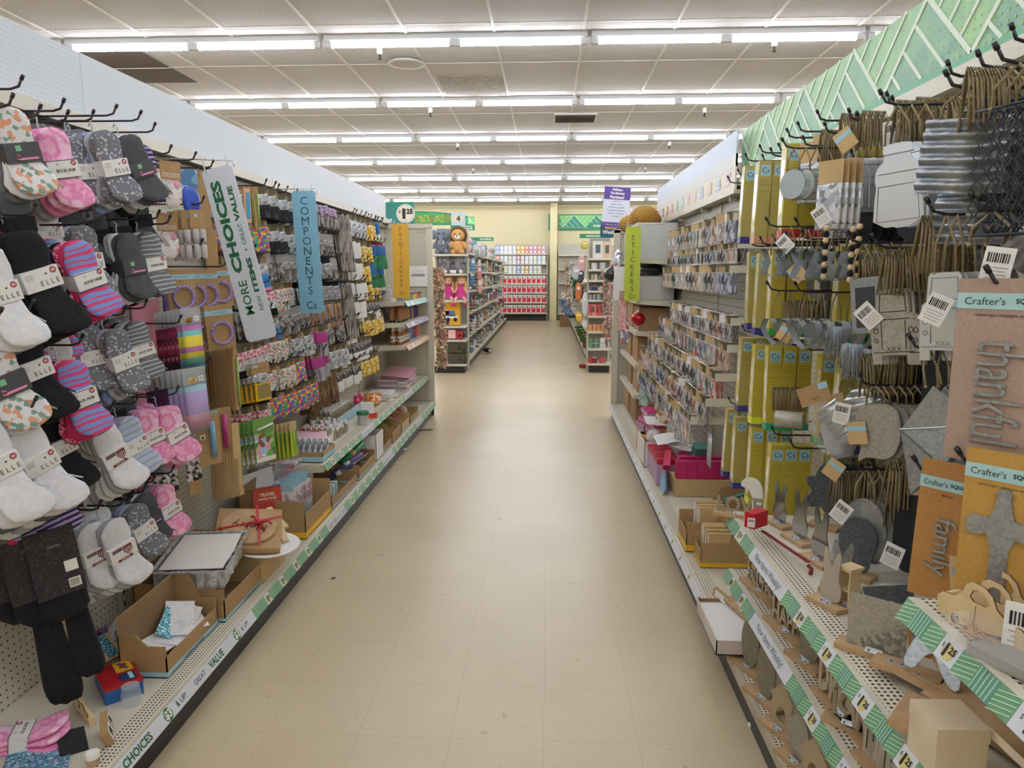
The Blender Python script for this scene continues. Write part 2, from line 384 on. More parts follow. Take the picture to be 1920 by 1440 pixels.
# ================================================================ shelving
LP, LF, RP, RF = -1.68, -1.19, 1.15, .668      # left panel, left front edge, right panel, right front edge
PEG = holes('pegboard_cream', 'cfc9b8', '3a352d', (1, 2), .0254, .0034)
PEG_E = holes('pegboard_end', 'c9c4b3', '453f37', (0, 2), .0254, .0036)
SLAT = stripes('slatwall_cream', ['b9b5a5', 'b9b5a5', 'b9b5a5', 'b9b5a5', 'b9b5a5', '8d897b'], 2, .05, .5)
PERF = holes('perforated_deck', 'd6cdb9', '2c2821', (0, 1), (.0125, .0135), .0031, square=True)
def strip(mb, x, z, ysegs, s, tilt=.5, h=.036):
    """price strip: ysegs = [(y0, y1, kind, text)], s = +1 faces +X, -1 faces -X; laid on a channel leaning back"""
    wh = mat('strip_white', 'd8dae0', .35); dg = mat('strip_green', '6c9d76', .45); dl = mat('strip_pale_green', 'c3e3ba', .45); tg = mat('strip_teal_green', '5f8f80', .45)
    keep = mb.M.copy()
    for y0, y1, kind, txt in ysegs:
        ym = (y0+y1)/2; L = y1-y0
        mb.M = keep @ Matrix.Translation((x, ym, z)) @ (Matrix() if s > 0 else Matrix.Rotation(PI, 4, 'Z')) @ Matrix.Rotation(-tilt, 4, 'Y')
        mb.box((0, 0, 0), (.004, L, h), dg if kind == 'g' else wh)
        if kind == 'g':
            nb = max(1, round(L/.042)); bw = L/nb
            for b in range(nb):
                a = -L/2+b*bw
                if b % 2: mb.box((.0021, a+bw/2, 0), (.0008, bw, h*.98), tg)
                for q in range(5):
                    if b % 2: mb.box((.0026, a+(q+.3)*bw/5, 0), (.0006, .0016, h*.95), dl)
                    else: mb.box((.0026, a+bw/2, -h/2+(q+.5)*h/5), (.0006, bw*.96, .0016), dl, (.32, 0, 0))
        elif kind == 'p':
            mb.lathe([(h*.36, 0), (h*.36, .0006)], mat('price_yellow', 'cfc27a', .5), 12, (.0021, 0, -h*.06), (0, PI/2, 0))
            mb.text('$' if len(txt) > 1 else '', h*.22, INK, (.0032, -L*.33, h*.1)); mb.text(txt.replace('1.25', '1'), h*.6, INK, (.0032, -L*.12 if len(txt) > 1 else 0, 0), bold=.05); mb.text('25' if len(txt) > 1 else '', h*.32, INK, (.0032, L*.2, h*.08), bold=.04, wmax=L*.4)
        elif kind == 'b':
            mb.lathe([(h*.5, 0), (h*.5, .0006)], mat('badge_green', '3f7a3c', .5), 14, (.0021, -L*.28, 0), (0, PI/2, 0))
            mb.text('$3', h*.72, WHITE, (.0032, -L*.28, 0), bold=.04); mb.text('& UP!', h*.42, INK, (.0032, L*.16, 0))
        elif kind == 't2':
            a, b2 = txt; mb.text(a, h*.4, INK, (.0026, -L*.3, 0)); mb.text(b2, h*.6, DKGREEN, (.0026, L*.08, 0), bold=.03)
        elif txt: mb.text(txt, h*.66, mat('strip_ink', '4a4f5e', .6), (.0026, 0, 0), wmax=L*.95)
    mb.M = keep
def auto_segs(y0, y1, words='Grab It Before It\'s Gone!', every=4, start=0):
    out = []; y = y0; k = start
    while y < y1-.02:
        kk = k % every
        for kind, L, t in ((('g', .125, ''), ('p', .05, '1.25')) if kk else (('g', .125, ''), ('w', .34, words))):
            e = min(y+L, y1)
            if e-y > .02: out.append((y, e, kind if e-y >= L*.9 or kind == 'g' else 'w', t if e-y >= L*.9 else ''))
            y = e
        k += 1
    return out
def shelf(name, label, s, xb, xf, y0, y1, z, segs, th=.032, base=False, worn=False, kick=.0, group=None, perf=True, sh=.036):
    """a steel deck from the board (xb) to its lip (xf); s=+1: left gondola, faces +X"""
    root = E(name, label, 'shelf', group, ((xb+xf)/2, (y0+y1)/2, z))
    R = Matrix.Translation((-(xb+xf)/2, -(y0+y1)/2, -z))
    m = MB(); m.M = R; cm = CREAM_D if worn else CREAM
    w = .062*s
    a, b = sorted((xb, xf-(w if perf else 0)-.012*s)); m.bb(a, b, y0, y1, z-th*.5, z, cm)
    if perf:
        a, b = sorted((xf-w-.012*s, xf-.012*s)); m.bb(a, b, y0, y1, z-th*.5, z, PERF)
    a, b = sorted((xf-.014*s, xf)); m.bb(a, b, y0, y1, z-th, z+.001, cm)
    for yy in (y0+.002, y1-.004): m.prism([(xb*s, z), (xf*s, z), (xf*s, z-th), (xb*s+.1, z-th-.02), (xb*s, z-th-.03)] if not base else [(xb*s, z), (xf*s, z), (xf*s, z-th), (xb*s, z-th)], .002, cm, 0, M=Matrix(((0, s, 0, 0), (1, 0, 0, yy), (0, 0, 1, 0), (0, 0, 0, 1))))
    O('deck', m, root)
    if segs:
        q = MB(); q.M = R
        strip(q, xf+.009*s, z-max(sh*.45, th-sh*.52), segs, s, h=sh)
        O('price_strip', q, root)
    return root
def gondola(name, label, s, xb, y0, y1, top, boards, parts_y, endz=None, endpost=True):
    """back board with uprights; boards = [(y0, y1, material)]"""
    root = E(name, label, 'shelving', None, (xb, (y0+y1)/2, 0)); R = Matrix.Translation((-xb, -(y0+y1)/2, 0))
    for a, b, mt in boards:
        m = MB(); m.M = R @ Matrix.Translation((xb, (a+b)/2, 1)); m.box((-.01*s, 0, 0), (.02, b-a, 2*(top/2)), mt)
        m.M = R @ Matrix.Translation((0, 0, 0)); m.v = []; m.f = []; m.mi = []; m.sm = []
        m.bb(*sorted((xb, xb-.02*s)), a, b, .08, top, mt); O('back_panel', m, root)
    for y in parts_y:
        m = MB(); m.M = R; m.bb(*sorted((xb-.005*s, xb+.012*s)), y-.016, y+.016, .08, top+.02, CREAM)
        for k in range(int((top-.12)/.05)):
            m.bb(*sorted((xb+.0121*s, xb+.0128*s)), y-.004, y+.004, .14+k*.05, .165+k*.05, BLACK)
        O('upright', m, root)
    return root
# ---- left gondola
gl = gondola('wall_shelving', 'long cream pegboard shelving run on the sock side of the aisle', 1, LP, .2, 7.5, 2.0,
             [(.2+0, 1.40, PEG), (1.40, 2.62, PEG), (2.62, 3.84, PEG), (3.84, 5.06, PEG), (5.06, 6.28, PEG), (6.28, 7.5, PEG)], [1.40, 2.62, 3.84, 5.06, 6.28])
gR = Matrix.Translation((-LP, -3.85, 0))
m = MB(); m.M = gR; m.bb(LP, LF-.02, .2, 7.5, 0.0, .07, BLACK); m.bb(LP-.02, LF-.005, 7.49, 7.5, 0, .1, BLACK); O('kick_plate', m, gl)
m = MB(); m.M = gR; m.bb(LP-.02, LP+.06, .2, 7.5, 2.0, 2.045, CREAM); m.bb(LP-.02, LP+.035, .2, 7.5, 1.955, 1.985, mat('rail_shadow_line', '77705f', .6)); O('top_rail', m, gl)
m = MB(); m.M = gR   # end panel facing the camera side
m.bb(LP-.02, -1.235, 7.5, 7.515, .08, 1.96, PEG_E)
O('end_panel', m, gl)
m = MB(); m.M = gR; m.bb(-1.245, -1.185, 7.485, 7.53, .07, 1.96, CREAM); m.bb(LP-.02, -1.185, 7.485, 7.53, 1.955, 2.0, CREAM); O('end_frame', m, gl)
can = mat('canopy_white', 'ccd0d6', .5); perfc = holes('canopy_perforated', 'ccd0d6', 'c0c4cb', (1, 2), .016, .0045)
cn = E('canopy', 'plain white perforated canopy above the sock side shelving', 'canopy', None, (LP, 3.9, 2.05))
for i, (a, b) in enumerate([(.2, 2.62), (2.62, 5.06), (5.06, 7.5)]):
    m = MB(); m.bb(-.0, .02, a-3.9+.001, b-3.9-.001, 0, .222, perfc if i == 0 else can); O('canopy_board', m, cn)
def lsegs():
    S = []
    y = .7
    def put(L, k, t=''):
        nonlocal y; S.append((y, y+L, k, t)); y += L
    y = .62; put(.3, 't2', ('MORE', 'CHOICES')); put(.16, 'b'); put(.32, 't2', ('GREAT', 'VALUE')); put(.16, 'b'); put(.06, 'w'); put(.08, 'g'); put(.05, 'p', '1.25')
    y2 = y; S += auto_segs(y, 7.5, every=6, start=2)
    return S
def at_y(u, v): return px(u, v, X=LF).y
S = []
ys = [px(222, 1440, X=LF).y-.1, px(297, 1365, X=LF).y, px(352, 1300, X=LF).y, px(432, 1210, X=LF).y, px(455, 1180, X=LF).y]
S = [(ys[0], ys[1], 't2', ('MORE', 'CHOICES')), (ys[1], ys[2], 'b', ''), (ys[2], ys[3], 't2', ('GREAT', 'VALUE')), (ys[3], ys[3]+.16, 'b', '')]
S += [(ys[3]+.16, ys[3]+.2, 'w', '')]+auto_segs(ys[3]+.2, 7.5, every=6, start=1)
S = [(.3, ys[0], 'w', '')]+S
b = shelf('base_shelf', 'long cream base shelf on the sock side with green and white price strip', 1, LP+.002, LF, .3, 7.48, .155, S, base=True, perf=True, th=.05, sh=.044)
u1 = shelf('steel_shelf', 'low cream shelf of jars and bead boxes on the sock side', 1, LP+.002, -1.255, 3.88, 7.48, .43, auto_segs(3.9, 7.46, 'Grab It Before It\'s Gone!', 7, 3), th=.042, sh=.038)
PUR = prn('paint_strip_print', ['8d8aa0', 'c9a0b4', '6e87a6', 'b5b2c4'], 60); AQ = prn('aqua_strip_print', ['9cc4c2', 'b7d6d2', '88b2b5'], 40); ORS = prn('orange_strip_print', ['d8b08c', 'e6cdb4', 'caa27e'], 50)
for z, nm, sm_, lab in ((.86, 'steel_shelf', ORS, 'cream shelf with orange price strip holding the amber bottles'), (1.06, 'steel_shelf', PUR, 'cream shelf with purple price strip holding the skin tone bottles'), (1.25, 'steel_shelf', AQ, 'cream shelf with aqua price strip holding the little paint pots')):
    r_ = shelf(nm, lab, 1, LP+.002, -1.25, 6.30, 7.47, z, None, perf=False)
    q = MB(); q.at((-1.235+(LP+1.25)/-2*0, 0, 0)); q.M = Matrix.Translation((-(LP+.002-1.25)/2-1.235, 0, -.02)) @ Matrix.Rotation(-.5, 4, 'Y'); q.box((0, 0, 0), (.004, 1.15, .05), sm_)
    q.box((.003, -.3, 0), (.002, .09, .04), WHITE); O('price_strip', q, r_)
# ---- right gondola
gr = gondola('wall_shelving', 'long cream shelving run on the metal sign side of the aisle', -1, RP, .2, 7.5, 2.0,
             [(.2, 1.27, PEG), (1.27, 2.49, PEG), (2.49, 3.71, PEG), (3.71, 4.93, SLAT), (4.93, 6.15, SLAT), (6.15, 7.5, SLAT)], [1.27, 2.49, 3.71, 4.93, 6.15])
gR = Matrix.Translation((-RP, -3.85, 0))
m = MB(); m.M = gR; m.bb(RF+.02, RP, .2, 7.5, 0, .07, BLACK); O('kick_plate', m, gr)
m = MB(); m.M = gR; m.bb(RP-.05, RP+.02, .2, 7.5, 2.0, 2.05, CREAM); O('top_rail', m, gr)
m = MB(); m.M = gR; m.bb(.73, RP+.02, 7.5, 7.515, .08, 1.93, PEG_E); O('end_panel', m, gr)
m = MB(); m.M = gR; m.bb(.675, .74, 7.48, 7.53, .05, 1.93, CREAM); m.bb(.675, RP, 7.48, 7.53, 1.9, 1.94, CREAM); O('end_frame', m, gr)
# green herringbone banner: real cut pieces on a board
def banner(y0, y1, h, P, M_, white, dk, ltc, hatch=4):
    mb = MB(); mb.box((0, (y0+y1)/2, h/2), (.012, y1-y0, h), ltc)
    def clip(a, b, lo, hi):
        if a[0] > b[0]: a, b = b, a
        if b[0] <= lo or a[0] >= hi: return None
        def at(y): t = (y-a[0])/(b[0]-a[0]); return (y, a[1]+t*(b[1]-a[1]))
        return (at(lo) if a[0] < lo else a), (at(hi) if b[0] > hi else b)
    def line(a, b, wd, mt, dx=.0075):
        if abs(a[0]-b[0]) < 1e-6: return
        c = clip(a, b, y0, y1)
        if not c: return
        a, b = c; d = Vector((b[0]-a[0], b[1]-a[1])); L = d.length
        if L < .005: return
        mb.box((dx, (a[0]+b[0])/2, (a[1]+b[1])/2), (.003, L, wd), mt, (math.atan2(d.y, d.x), 0, 0))
    k = math.floor(y0/P)-1; b0 = h*.1
    while k*P < y1+P:
        c = (k+.5)*P; top = (c, h); L = (c-P/2, b0); R = (c+P/2, b0)
        tri = [p for p in (L, R, top)]
        if L[0] >= y0-1e-6 and R[0] <= y1+1e-6: mb.add([(.0065, *L), (.0065, *R), (.0065, *top)], [(0, 1, 2)], dk)
        elif R[0] > y0 and L[0] < y1:
            poly = [(.0065, *L), (.0065, *R), (.0065, *top)]
            poly = [(x, min(max(y, y0), y1), z) for x, y, z in poly]; mb.add(poly, [(0, 1, 2)], dk)
        line(L, top, .016, white, .008); line(top, R, .016, white, .008)
        for i in range(1, hatch):
            t = i/hatch
            # inside the dark triangle, parallel to its far leg
            a = (L[0]+(top[0]-L[0])*t, L[1]+(top[1]-L[1])*t); line(a, (L[0]+(R[0]-L[0])*t, b0), .012, white)
            # inside the light triangle hanging between peaks, parallel to its near leg
            a2 = (top[0]+P*t, h); s0 = (top[0]+(R[0]-top[0])*t, h+(b0-h)*t); line(s0, a2, .012, white)
        k += 1
    mb.box((.008, (y0+y1)/2, b0/2), (.006, y1-y0, b0), mat('banner_edge_green', '5aa57c', .5))
    return mb
bw = mat('banner_line', 'd9e4cf', .5); bd = prn('banner_dark_green', ['79ab8c', '80b08d', '86b48d', '74a48b'], 8, .5, cell=False); bl = prn('banner_light_green', ['93c08c', '99c58c', '8dba8a', 'a0ca8d'], 7, .5, cell=False)
gb = E('banner', 'green herringbone patterned banner above the metal signs', 'banner', None, (RP, 0, 2.062), (0, 0, PI))
o = O('printed_board', banner(-4.48, -.2, .262, .53, None, bw, bd, bl), gb)
# dots growing on the near end of the banner
dm = mat('banner_dot', 'a9cf6d', .6); m = MB()
for i in range(78):
    for j in range(9):
        y = .35+i*.03; z = .035+j*.026; r = .013*max(0, 1-(y-.5)/2.3)*(1.15-j*.06)
        if r > .002: m.lathe([(r*.7, 0), (r*.7, .0008)], dm, 6, (.0076, -y, z), (0, PI/2, 0), sy=1.3)
O('printed_dots', m, gb)
# pale sticker canopy further along
cb = E('canopy', 'pale blue and cream sticker canopy with small coloured emblems above the sticker racks', 'canopy', None, (1.08, 5.85, 1.98), (0, 0, PI))
m = MB(); SB = mat('sticker_canopy_blue', 'c3cfe0', .5); SCR = mat('sticker_canopy_cream', 'd9cfbd', .5)
L2 = 1.5
m.bb(-.012, 0, -L2, L2, 0, .16, SCR); m.bb(-.012, 0, -L2, L2, .16, .33, SB); m.bb(-.012, .0008, -L2, L2, .13, .2, mat('sticker_canopy_mid', 'cdcdca', .5))
ecol = ['d6745c', '47507a', 'd97d54', 'c38fae', '8cbf96', 'a9cfd1', 'e2b6c0', 'e3c7b7', 'a6bfdd', 'e6b9aa', 'b7cfe0', 'e8c6cf']
for i, c in enumerate(ecol):
    y = -(L2-.14-i*.245); mt = mat('emblem_'+c, c, .5)
    m.box((.0022, y, .075), (.001, .1, .075), mt); m.box((.003, y, .08), (.001, .05, .035), WHITE if i % 2 else SCR); 
    m.text('★♥◆●▲'[i % 5], .03, mt, (.0038, y, .08))
O('printed_board', m, cb); m = MB(); m.bb(-.08, .004, -L2, L2, -.022, 0, CREAM)
for y in (-1.3, -.4, .5, 1.3): m.bb(-.16, -.02, y, y+.02, -.05, -.005, CREAM)
O('bottom_rail', m, cb)
rs = auto_segs
shelf('base_shelf', 'worn cream base shelf under the metal signs, at the lower right', -1, RP-.002, RF, .3, 2.49, .13, None, base=True, worn=True)
shelf('base_shelf', 'long cream base shelf with yellow and pink goods under the sticker racks', -1, RP-.002, RF+.0, 2.5, 7.46, .15, [(y, y+.0, 'w', '') for y in ()]+[(2.6+.22*i, 2.6+.22*i+.22, 'p', '1') for i in range(22)], base=True, th=.042, sh=.038)
def rsegs(y0, y1, ystart, every=5):
    return auto_segs(y0, y1, 'New Items Weekly!', every, ystart)
shelf('steel_shelf', 'cream perforated shelf of word stands, second up beside the aisle', -1, RP-.002, RF-.01, .75, 2.49, .452, [(.75, 1.08, 'g', ''), (1.08, 1.14, 'p', '1.25'), (1.14, 1.27, 'g', ''), (1.27, 1.29, 'w', ''), (1.29, 1.40, 'g', ''), (1.40, 1.47, 'p', '1.25'), (1.47, 1.60, 'g', ''), (1.60, 1.66, 'p', '1.25'), (1.66, 1.80, 'g', ''), (1.80, 2.15, 'w', 'New Items Weekly!'), (2.15, 2.25, 'g', ''), (2.25, 2.29, 'p', '1.25'), (2.29, 2.39, 'g', ''), (2.39, 2.42, 'p', '1.25'), (2.42, 2.49, 'g', '')], th=.036, sh=.040)
shelf('steel_shelf', 'cream perforated shelf of metal silhouettes, third up beside the aisle', -1, RP-.002, RF-.015, .75, 2.47, .660, [(.75, 1.02, 'g', ''), (1.02, 1.07, 'p', '1.25'), (1.07, 1.17, 'g', ''), (1.17, 1.22, 'p', '1.25'), (1.22, 1.34, 'g', ''), (1.34, 1.40, 'p', '1.25'), (1.40, 1.53, 'g', ''), (1.53, 1.59, 'p', '1.25'), (1.59, 1.71, 'g', ''), (1.71, 1.76, 'p', '1.25'), (1.76, 1.86, 'g', ''), (1.86, 2.17, 'w', 'New Items Weekly!'), (2.17, 2.28, 'g', ''), (2.28, 2.34, 'p', '1.25'), (2.34, 2.47, 'g', '')], th=.036, sh=.040)
shelf('steel_shelf', 'cream perforated shelf holding the plywood trucks', -1, RP-.002, RF-.012, .3, 1.262, .92, [(1.13, 1.26, 'g', ''), (1.08, 1.13, 'p', '1.25'), (.94, 1.08, 'g', ''), (.86, .94, 'p', '1.25'), (.6, .86, 'g', '')], th=.036, sh=.040)
# ================================================================ helpers for goods
def smooth(pts, n=2):
    for _ in range(n):
        q = []
        for i in range(len(pts)):
            a, b = pts[i], pts[(i+1) % len(pts)]
            q += [(a[0]*.75+b[0]*.25, a[1]*.75+b[1]*.25), (a[0]*.25+b[0]*.75, a[1]*.25+b[1]*.75)]
        pts = q
    return pts
class Proto:
    """one finished thing; the first call places it, later calls copy it with its parts"""
    def __init__(s, o): s.o = o; s.used = False
    def put(s, loc, rot=(0, 0, 0), label=None, group=None, cat=None, sc=None):
        o = s.o if not s.used else dup(s.o)
        s.used = True
        o.location = loc; o.rotation_euler = rot
        if sc is not None: o.scale = (sc,)*3 if isinstance(sc, (int, float)) else sc
        if label: o['label'] = label
        if cat: o['category'] = cat
        if group: o['group'] = group
        elif 'group' in o: del o['group']
        return o
def single(name, mb, cat, label='x'): return Proto(O(name, mb, None, label, cat))
_hk = {}
def hook(s, y, z, L=.28, lab='sock side', xb=None, up=.03, near=False, grp=None):
    k = round(L, 2)
    if k not in _hk:
        r = E('peg_hook', 'x', 'hook')
        O('prong', MB().tube([(0, 0, 0), (k*.9, 0, 0), (k*.965, 0, .006), (k, 0, .028)], .0034, HOOKM, 6), r)
        O('tip', MB().tube([(k*.992, 0, .022), (k*1.012, 0, .034)], .0048, BLACK, 6), r)
        O('back_bracket', MB().box((.004, 0, -.012), (.006, .022, .05), HOOKM), r)
        _hk[k] = Proto(r)
    xb = (LP if s > 0 else RP) if xb is None else xb
    return _hk[k].put((xb, y, z), (0, 0, 0 if s > 0 else PI), f'dark steel peg hook on the {lab} board', grp or f'peg hooks, {lab}')
def row(P, s, y, z, n, label, group=None, front=.25, dx=.024, yaw=0., roll=0., jit=.02, first=None, xb=None, sc=None, drop=0.):
    """n things on one hook, the frontmost first"""
    xb = (LP if s > 0 else RP) if xb is None else xb
    for i in range(n):
        p = P[(i if i else 0) % len(P)] if isinstance(P, list) else P
        a = yaw*(1 if i == 0 else .75)+random.uniform(-jit, jit)*2
        lab = (first if (i == 0 and first) else label)
        p.put((xb+s*(front-i*dx), y+random.uniform(-jit, jit)*.1, z-drop), (roll+random.uniform(-jit, jit), random.uniform(-jit, jit), (0 if s > 0 else PI)+a*(-s)*1.0),
              lab, None if (i == 0 and first) else (group or label), sc=sc)
# ================================================================ socks
def sock_outline(kind):
    if kind == 'long': return smooth([(-.047, -.03), (-.036, .0), (.0, .012), (.036, .0), (.047, -.03), (.045, -.085), (.036, -.13), (.046, -.18), (.066, -.222), (.055, -.245), (.0, -.248), (-.05, -.225), (-.046, -.17), (-.036, -.13), (-.045, -.085)], 1)
    return smooth([(-.047, -.035), (-.036, -.004), (0, .01), (.036, -.004), (.047, -.035), (.046, -.075), (.037, -.105), (.043, -.14), (.064, -.185), (.06, -.208), (.035, -.218), (-.01, -.222), (-.052, -.19), (-.046, -.14), (-.037, -.105), (-.046, -.075)], 1)
def sock_bundle(cols, front, band='SOCK HUB', n=7, kind='low', band_mat=None, price='$3', gap=.0125):
    r = E('sock_bundle', 'x', 'socks')
    out = sock_outline(kind)
    for i in range(n):
        m = MB(); k = i-(n-1)
        c = front if i == n-1 else cols[i % len(cols)]
        def bend(y, z, i=i): 
            q = max(0, -.11-z); q2 = max(0, z+.09)
            return ((i-n*.4)*(.10*q+.04*q2), (i-(n-1))*(q*.17+.08*q2)+.0022*math.sin(90*z+i*1.7), -(n-1-i)*.07*q)
        m.pillow(out, gap*1.06, c, -n*gap+i*gap, bend=bend, puff=.93)
        if i == n-1:   # folded cuff lines on the front sock
            for q in range(3): m.tube([(gap*.3, -.02+.02*q, -.15), (gap*.95+.002, -.005+.03*q, -.185), (gap*.8, .02+.028*q, -.206)], .0022, c, 5)
        O('sock', m, r)
    b = MB(); T = n*gap+.012; bm = band_mat or WHITE; w = .089
    b.box((-T/2+.012+.003, 0, -.108), (T, w, .05), bm)
    if band == 'SOCK HUB':
        for z in (-.084, -.132): b.box((-T/2+.0152, 0, z), (T+.001, w+.001, .0016), INK)
        b.text('SOCK HUB', .0085, INK, (.0156, .004, -.112), bold=.03, wmax=.07); b.text('10', .006, INK, (.0156, -.015, -.094))
    elif band == 'ELLE':
        b.text('E L L E', .012, INK, (.0156, .015, -.118), wmax=.045); b.text('♥', .005, INK, (.0156, .012, -.098))
        for q in range(4): b.box((.0153, -.028, -.093-q*.004), (.0004, .022-.004*(q % 2), .001), mat('small_print', '8e8a86', .7))
    elif band == 'SHIELD':
        sh = [(-.014, .016), (.014, .016), (.014, -.004), (0, -.018), (-.014, -.004)]; dr = mat('shield_red', '7c2a35', .6)
        b.prism([(y+.015, z-.106) for y, z in sh], .0006, dr, .0151)
        for q in range(4): b.box((.0158, .006+q*.006, -.108), (.0006, .0022, .026-abs(q-1.5)*.004), WHITE)
        b.box((.0155, -.018, -.091), (.0006, .034, .0045), dr); b.box((.0155, -.018, -.097), (.0006, .034, .0045), mat('navy_print', '333a55', .6))
        b.box((.0155, .0, -.129), (.0006, .05, .0075), dr); b.text('LOW CUTS', .0045, WHITE, (.016, 0, -.129), bold=.03, wmax=.045)
    elif band == 'RIBBON':
        b.box((.0156, -.01, -.097), (.0008, .014, .014), mat('tag_green', '7cc08e', .6))
        b.box((.0156, .012, -.124), (.0008, .045, .0055), mat('ribbon_pink', 'e48fb5', .6)); b.tube([(.0165, -.012, -.118), (.018, -.018, -.112), (.0165, -.02, -.124), (.017, -.01, -.126)], .0022, mat('ribbon_pink', 'e48fb5', .6), 5)
    if band in ('SOCK HUB', 'ELLE'):
        b.lathe([(.0078, 0), (.0078, .0006)], mat('price_dot_red', 'a8323a', .6), 12, (.0151, .031, -.093), (0, PI/2, 0)); b.text(price, .008, WHITE, (.0162, .031, -.093), bold=.03)
    O('paper_band', b, r)
    h = MB().tube([(-T*.5, 0, .002), (-T*.5, 0, .02), (-T*.5+.008, 0, .034), (-T*.5-.002, 0, .044), (-T*.5-.012, 0, .036)], .0026, mat('clear_plastic', 'e3e6ea', .15, alpha=.6), 6)
    O('plastic_hanger', h, r)
    return Proto(r)
def cloth(n, c, d=None): return mat('knit_'+n, c, .95, n=(55, d or c), bump=(240, .35))
PINK = cloth('pink', 'e98fbd', 'e27fb0'); HOT = cloth('hot_pink', 'dc3569', 'd02b60'); NAVY = cloth('navy', '1c1e33', '15172a'); BLK = cloth('black', '17171c', '101014')
GREY = cloth('grey', '6e7075', '606267'); CHAR = cloth('charcoal', '55565a', '48494d'); LGR = cloth('light_grey', 'aeb0b6', 'a2a4aa'); WHT = cloth('white', 'e4e4e8', 'd8d8de'); PERI = cloth('periwinkle', '8d9ccb', '8290c2'); DRED = cloth('dark_red', '9c2338', '8c1c30'); LILAC = cloth('lilac', 'b8a4d4', 'ab96c9')
PSTR = stripes('pink_blue_stripe', ['7f93cf', '7f93cf', 'dc4577', 'dc4577', '7f93cf', '7f93cf', 'dc4577', '7f93cf'], 2, .036, .95, .02)
HSTR = prn('speckled_pink_knit', ['d0325f', 'd0325f', 'd0325f', 'f0c6d3', 'e06188'], 190, .95); BSPK = prn('speckled_black_knit', ['1c1c22', '1c1c22', '1c1c22', 'c9c9cf'], 170, .95)
DOT = prn('spotted_grey_knit', ['74767c', '74767c', '74767c', '74767c', '74767c', 'c6c0cc', '74767c'], 160, .95)
GSTR = stripes('grey_stripe_knit', ['6f7276', '6f7276', '6f7276', 'c2c4c8'], 2, .016, .95, .012)
LSTR = stripes('pale_blue_stripe_knit', ['bcc3cf', 'bcc3cf', 'bcc3cf', '8fa3cc'], 2, .024, .95, .01); MARL = prn('marled_blue_knit', ['a3b0d6', '8f9cc8', 'd7a9c4', '9aa0b4'], 260, .95)
FLOR = prn('flower_print_knit', ['dfdde0', 'dfdde0', 'dfdde0', 'd99c7d', '7f9b8f', 'dfdde0'], 90, .95); PLAID = prn('pink_plaid_knit', ['e98fbd', 'f2b4d2', 'e27fb0', 'f5c6de'], 22, .95, cell=False)
NSTR = stripes('navy_lilac_stripe_knit', ['2a2844', '2a2844', 'b79bd0', 'b79bd0'], 2, .018, .95)
SB = {}
SB['pink'] = sock_bundle([DRED, HSTR, PERI, LGR, PINK, PLAID], PLAID, 'SOCK HUB')
SB['pinkb'] = SB['pink']
SB['elle'] = sock_bundle([PINK, MARL, DOT, PERI, LGR, DOT], DOT, 'ELLE', price='$5')
SB['char'] = sock_bundle([BLK, BLK, LGR, WHT, CHAR, CHAR], CHAR, 'RIBBON', 6, band_mat=mat('charcoal_paper', '4b4a4e', .7))
SB['navy'] = sock_bundle([NAVY, LILAC, NAVY, HOT], NSTR, 'SOCK HUB', 5)
SB['blk'] = sock_bundle([BLK], BLK, 'ELLE', 8, 'long', price='$5')
SB['hot'] = sock_bundle([DRED, BSPK, LGR, BLK, HSTR, HOT], PSTR, 'SOCK HUB', 7)
SB['swirl'] = sock_bundle([DRED, HSTR, BLK, LGR, WHT, GREY], GSTR, 'SOCK HUB', 7)
SB['white'] = sock_bundle([WHT, LGR, WHT], WHT, 'SHIELD', 9)
SB['wlong'] = sock_bundle([LGR, WHT, GREY, WHT], WHT, 'ELLE', 9, 'long', price='$5')
SB['flor'] = sock_bundle([GREY, WHT, LGR, FLOR], FLOR, 'RIBBON', 7, band_mat=mat('charcoal_paper', '4b4a4e', .7))
SB['lst'] = sock_bundle([MARL, PERI, GREY, DOT, LGR], LSTR, 'ELLE', 7, price='$5')
SB['dark'] = sock_bundle([BLK, NAVY, CHAR, DRED, BLK], CHAR, 'none', 6, band_mat=BLK)
SB['nav2'] = sock_bundle([NAVY, HOT, NAVY, PERI, HOT, NAVY], NSTR, 'none', 6, band_mat=NAVY)
desc = dict(pink='pink plaid sock bundle', elle='spotted grey sock bundle', char='charcoal sock bundle with green tag', navy='navy and lilac striped sock bundle', blk='black sock bundle',
            hot='hot pink and blue striped sock bundle', swirl='grey striped sock bundle with red layers', white='white sock bundle with shield emblem', wlong='white and grey sock bundle', flor='flower print sock bundle', lst='pale grey striped sock bundle', dark='dark sock bundle', nav2='navy and pink sock bundle')
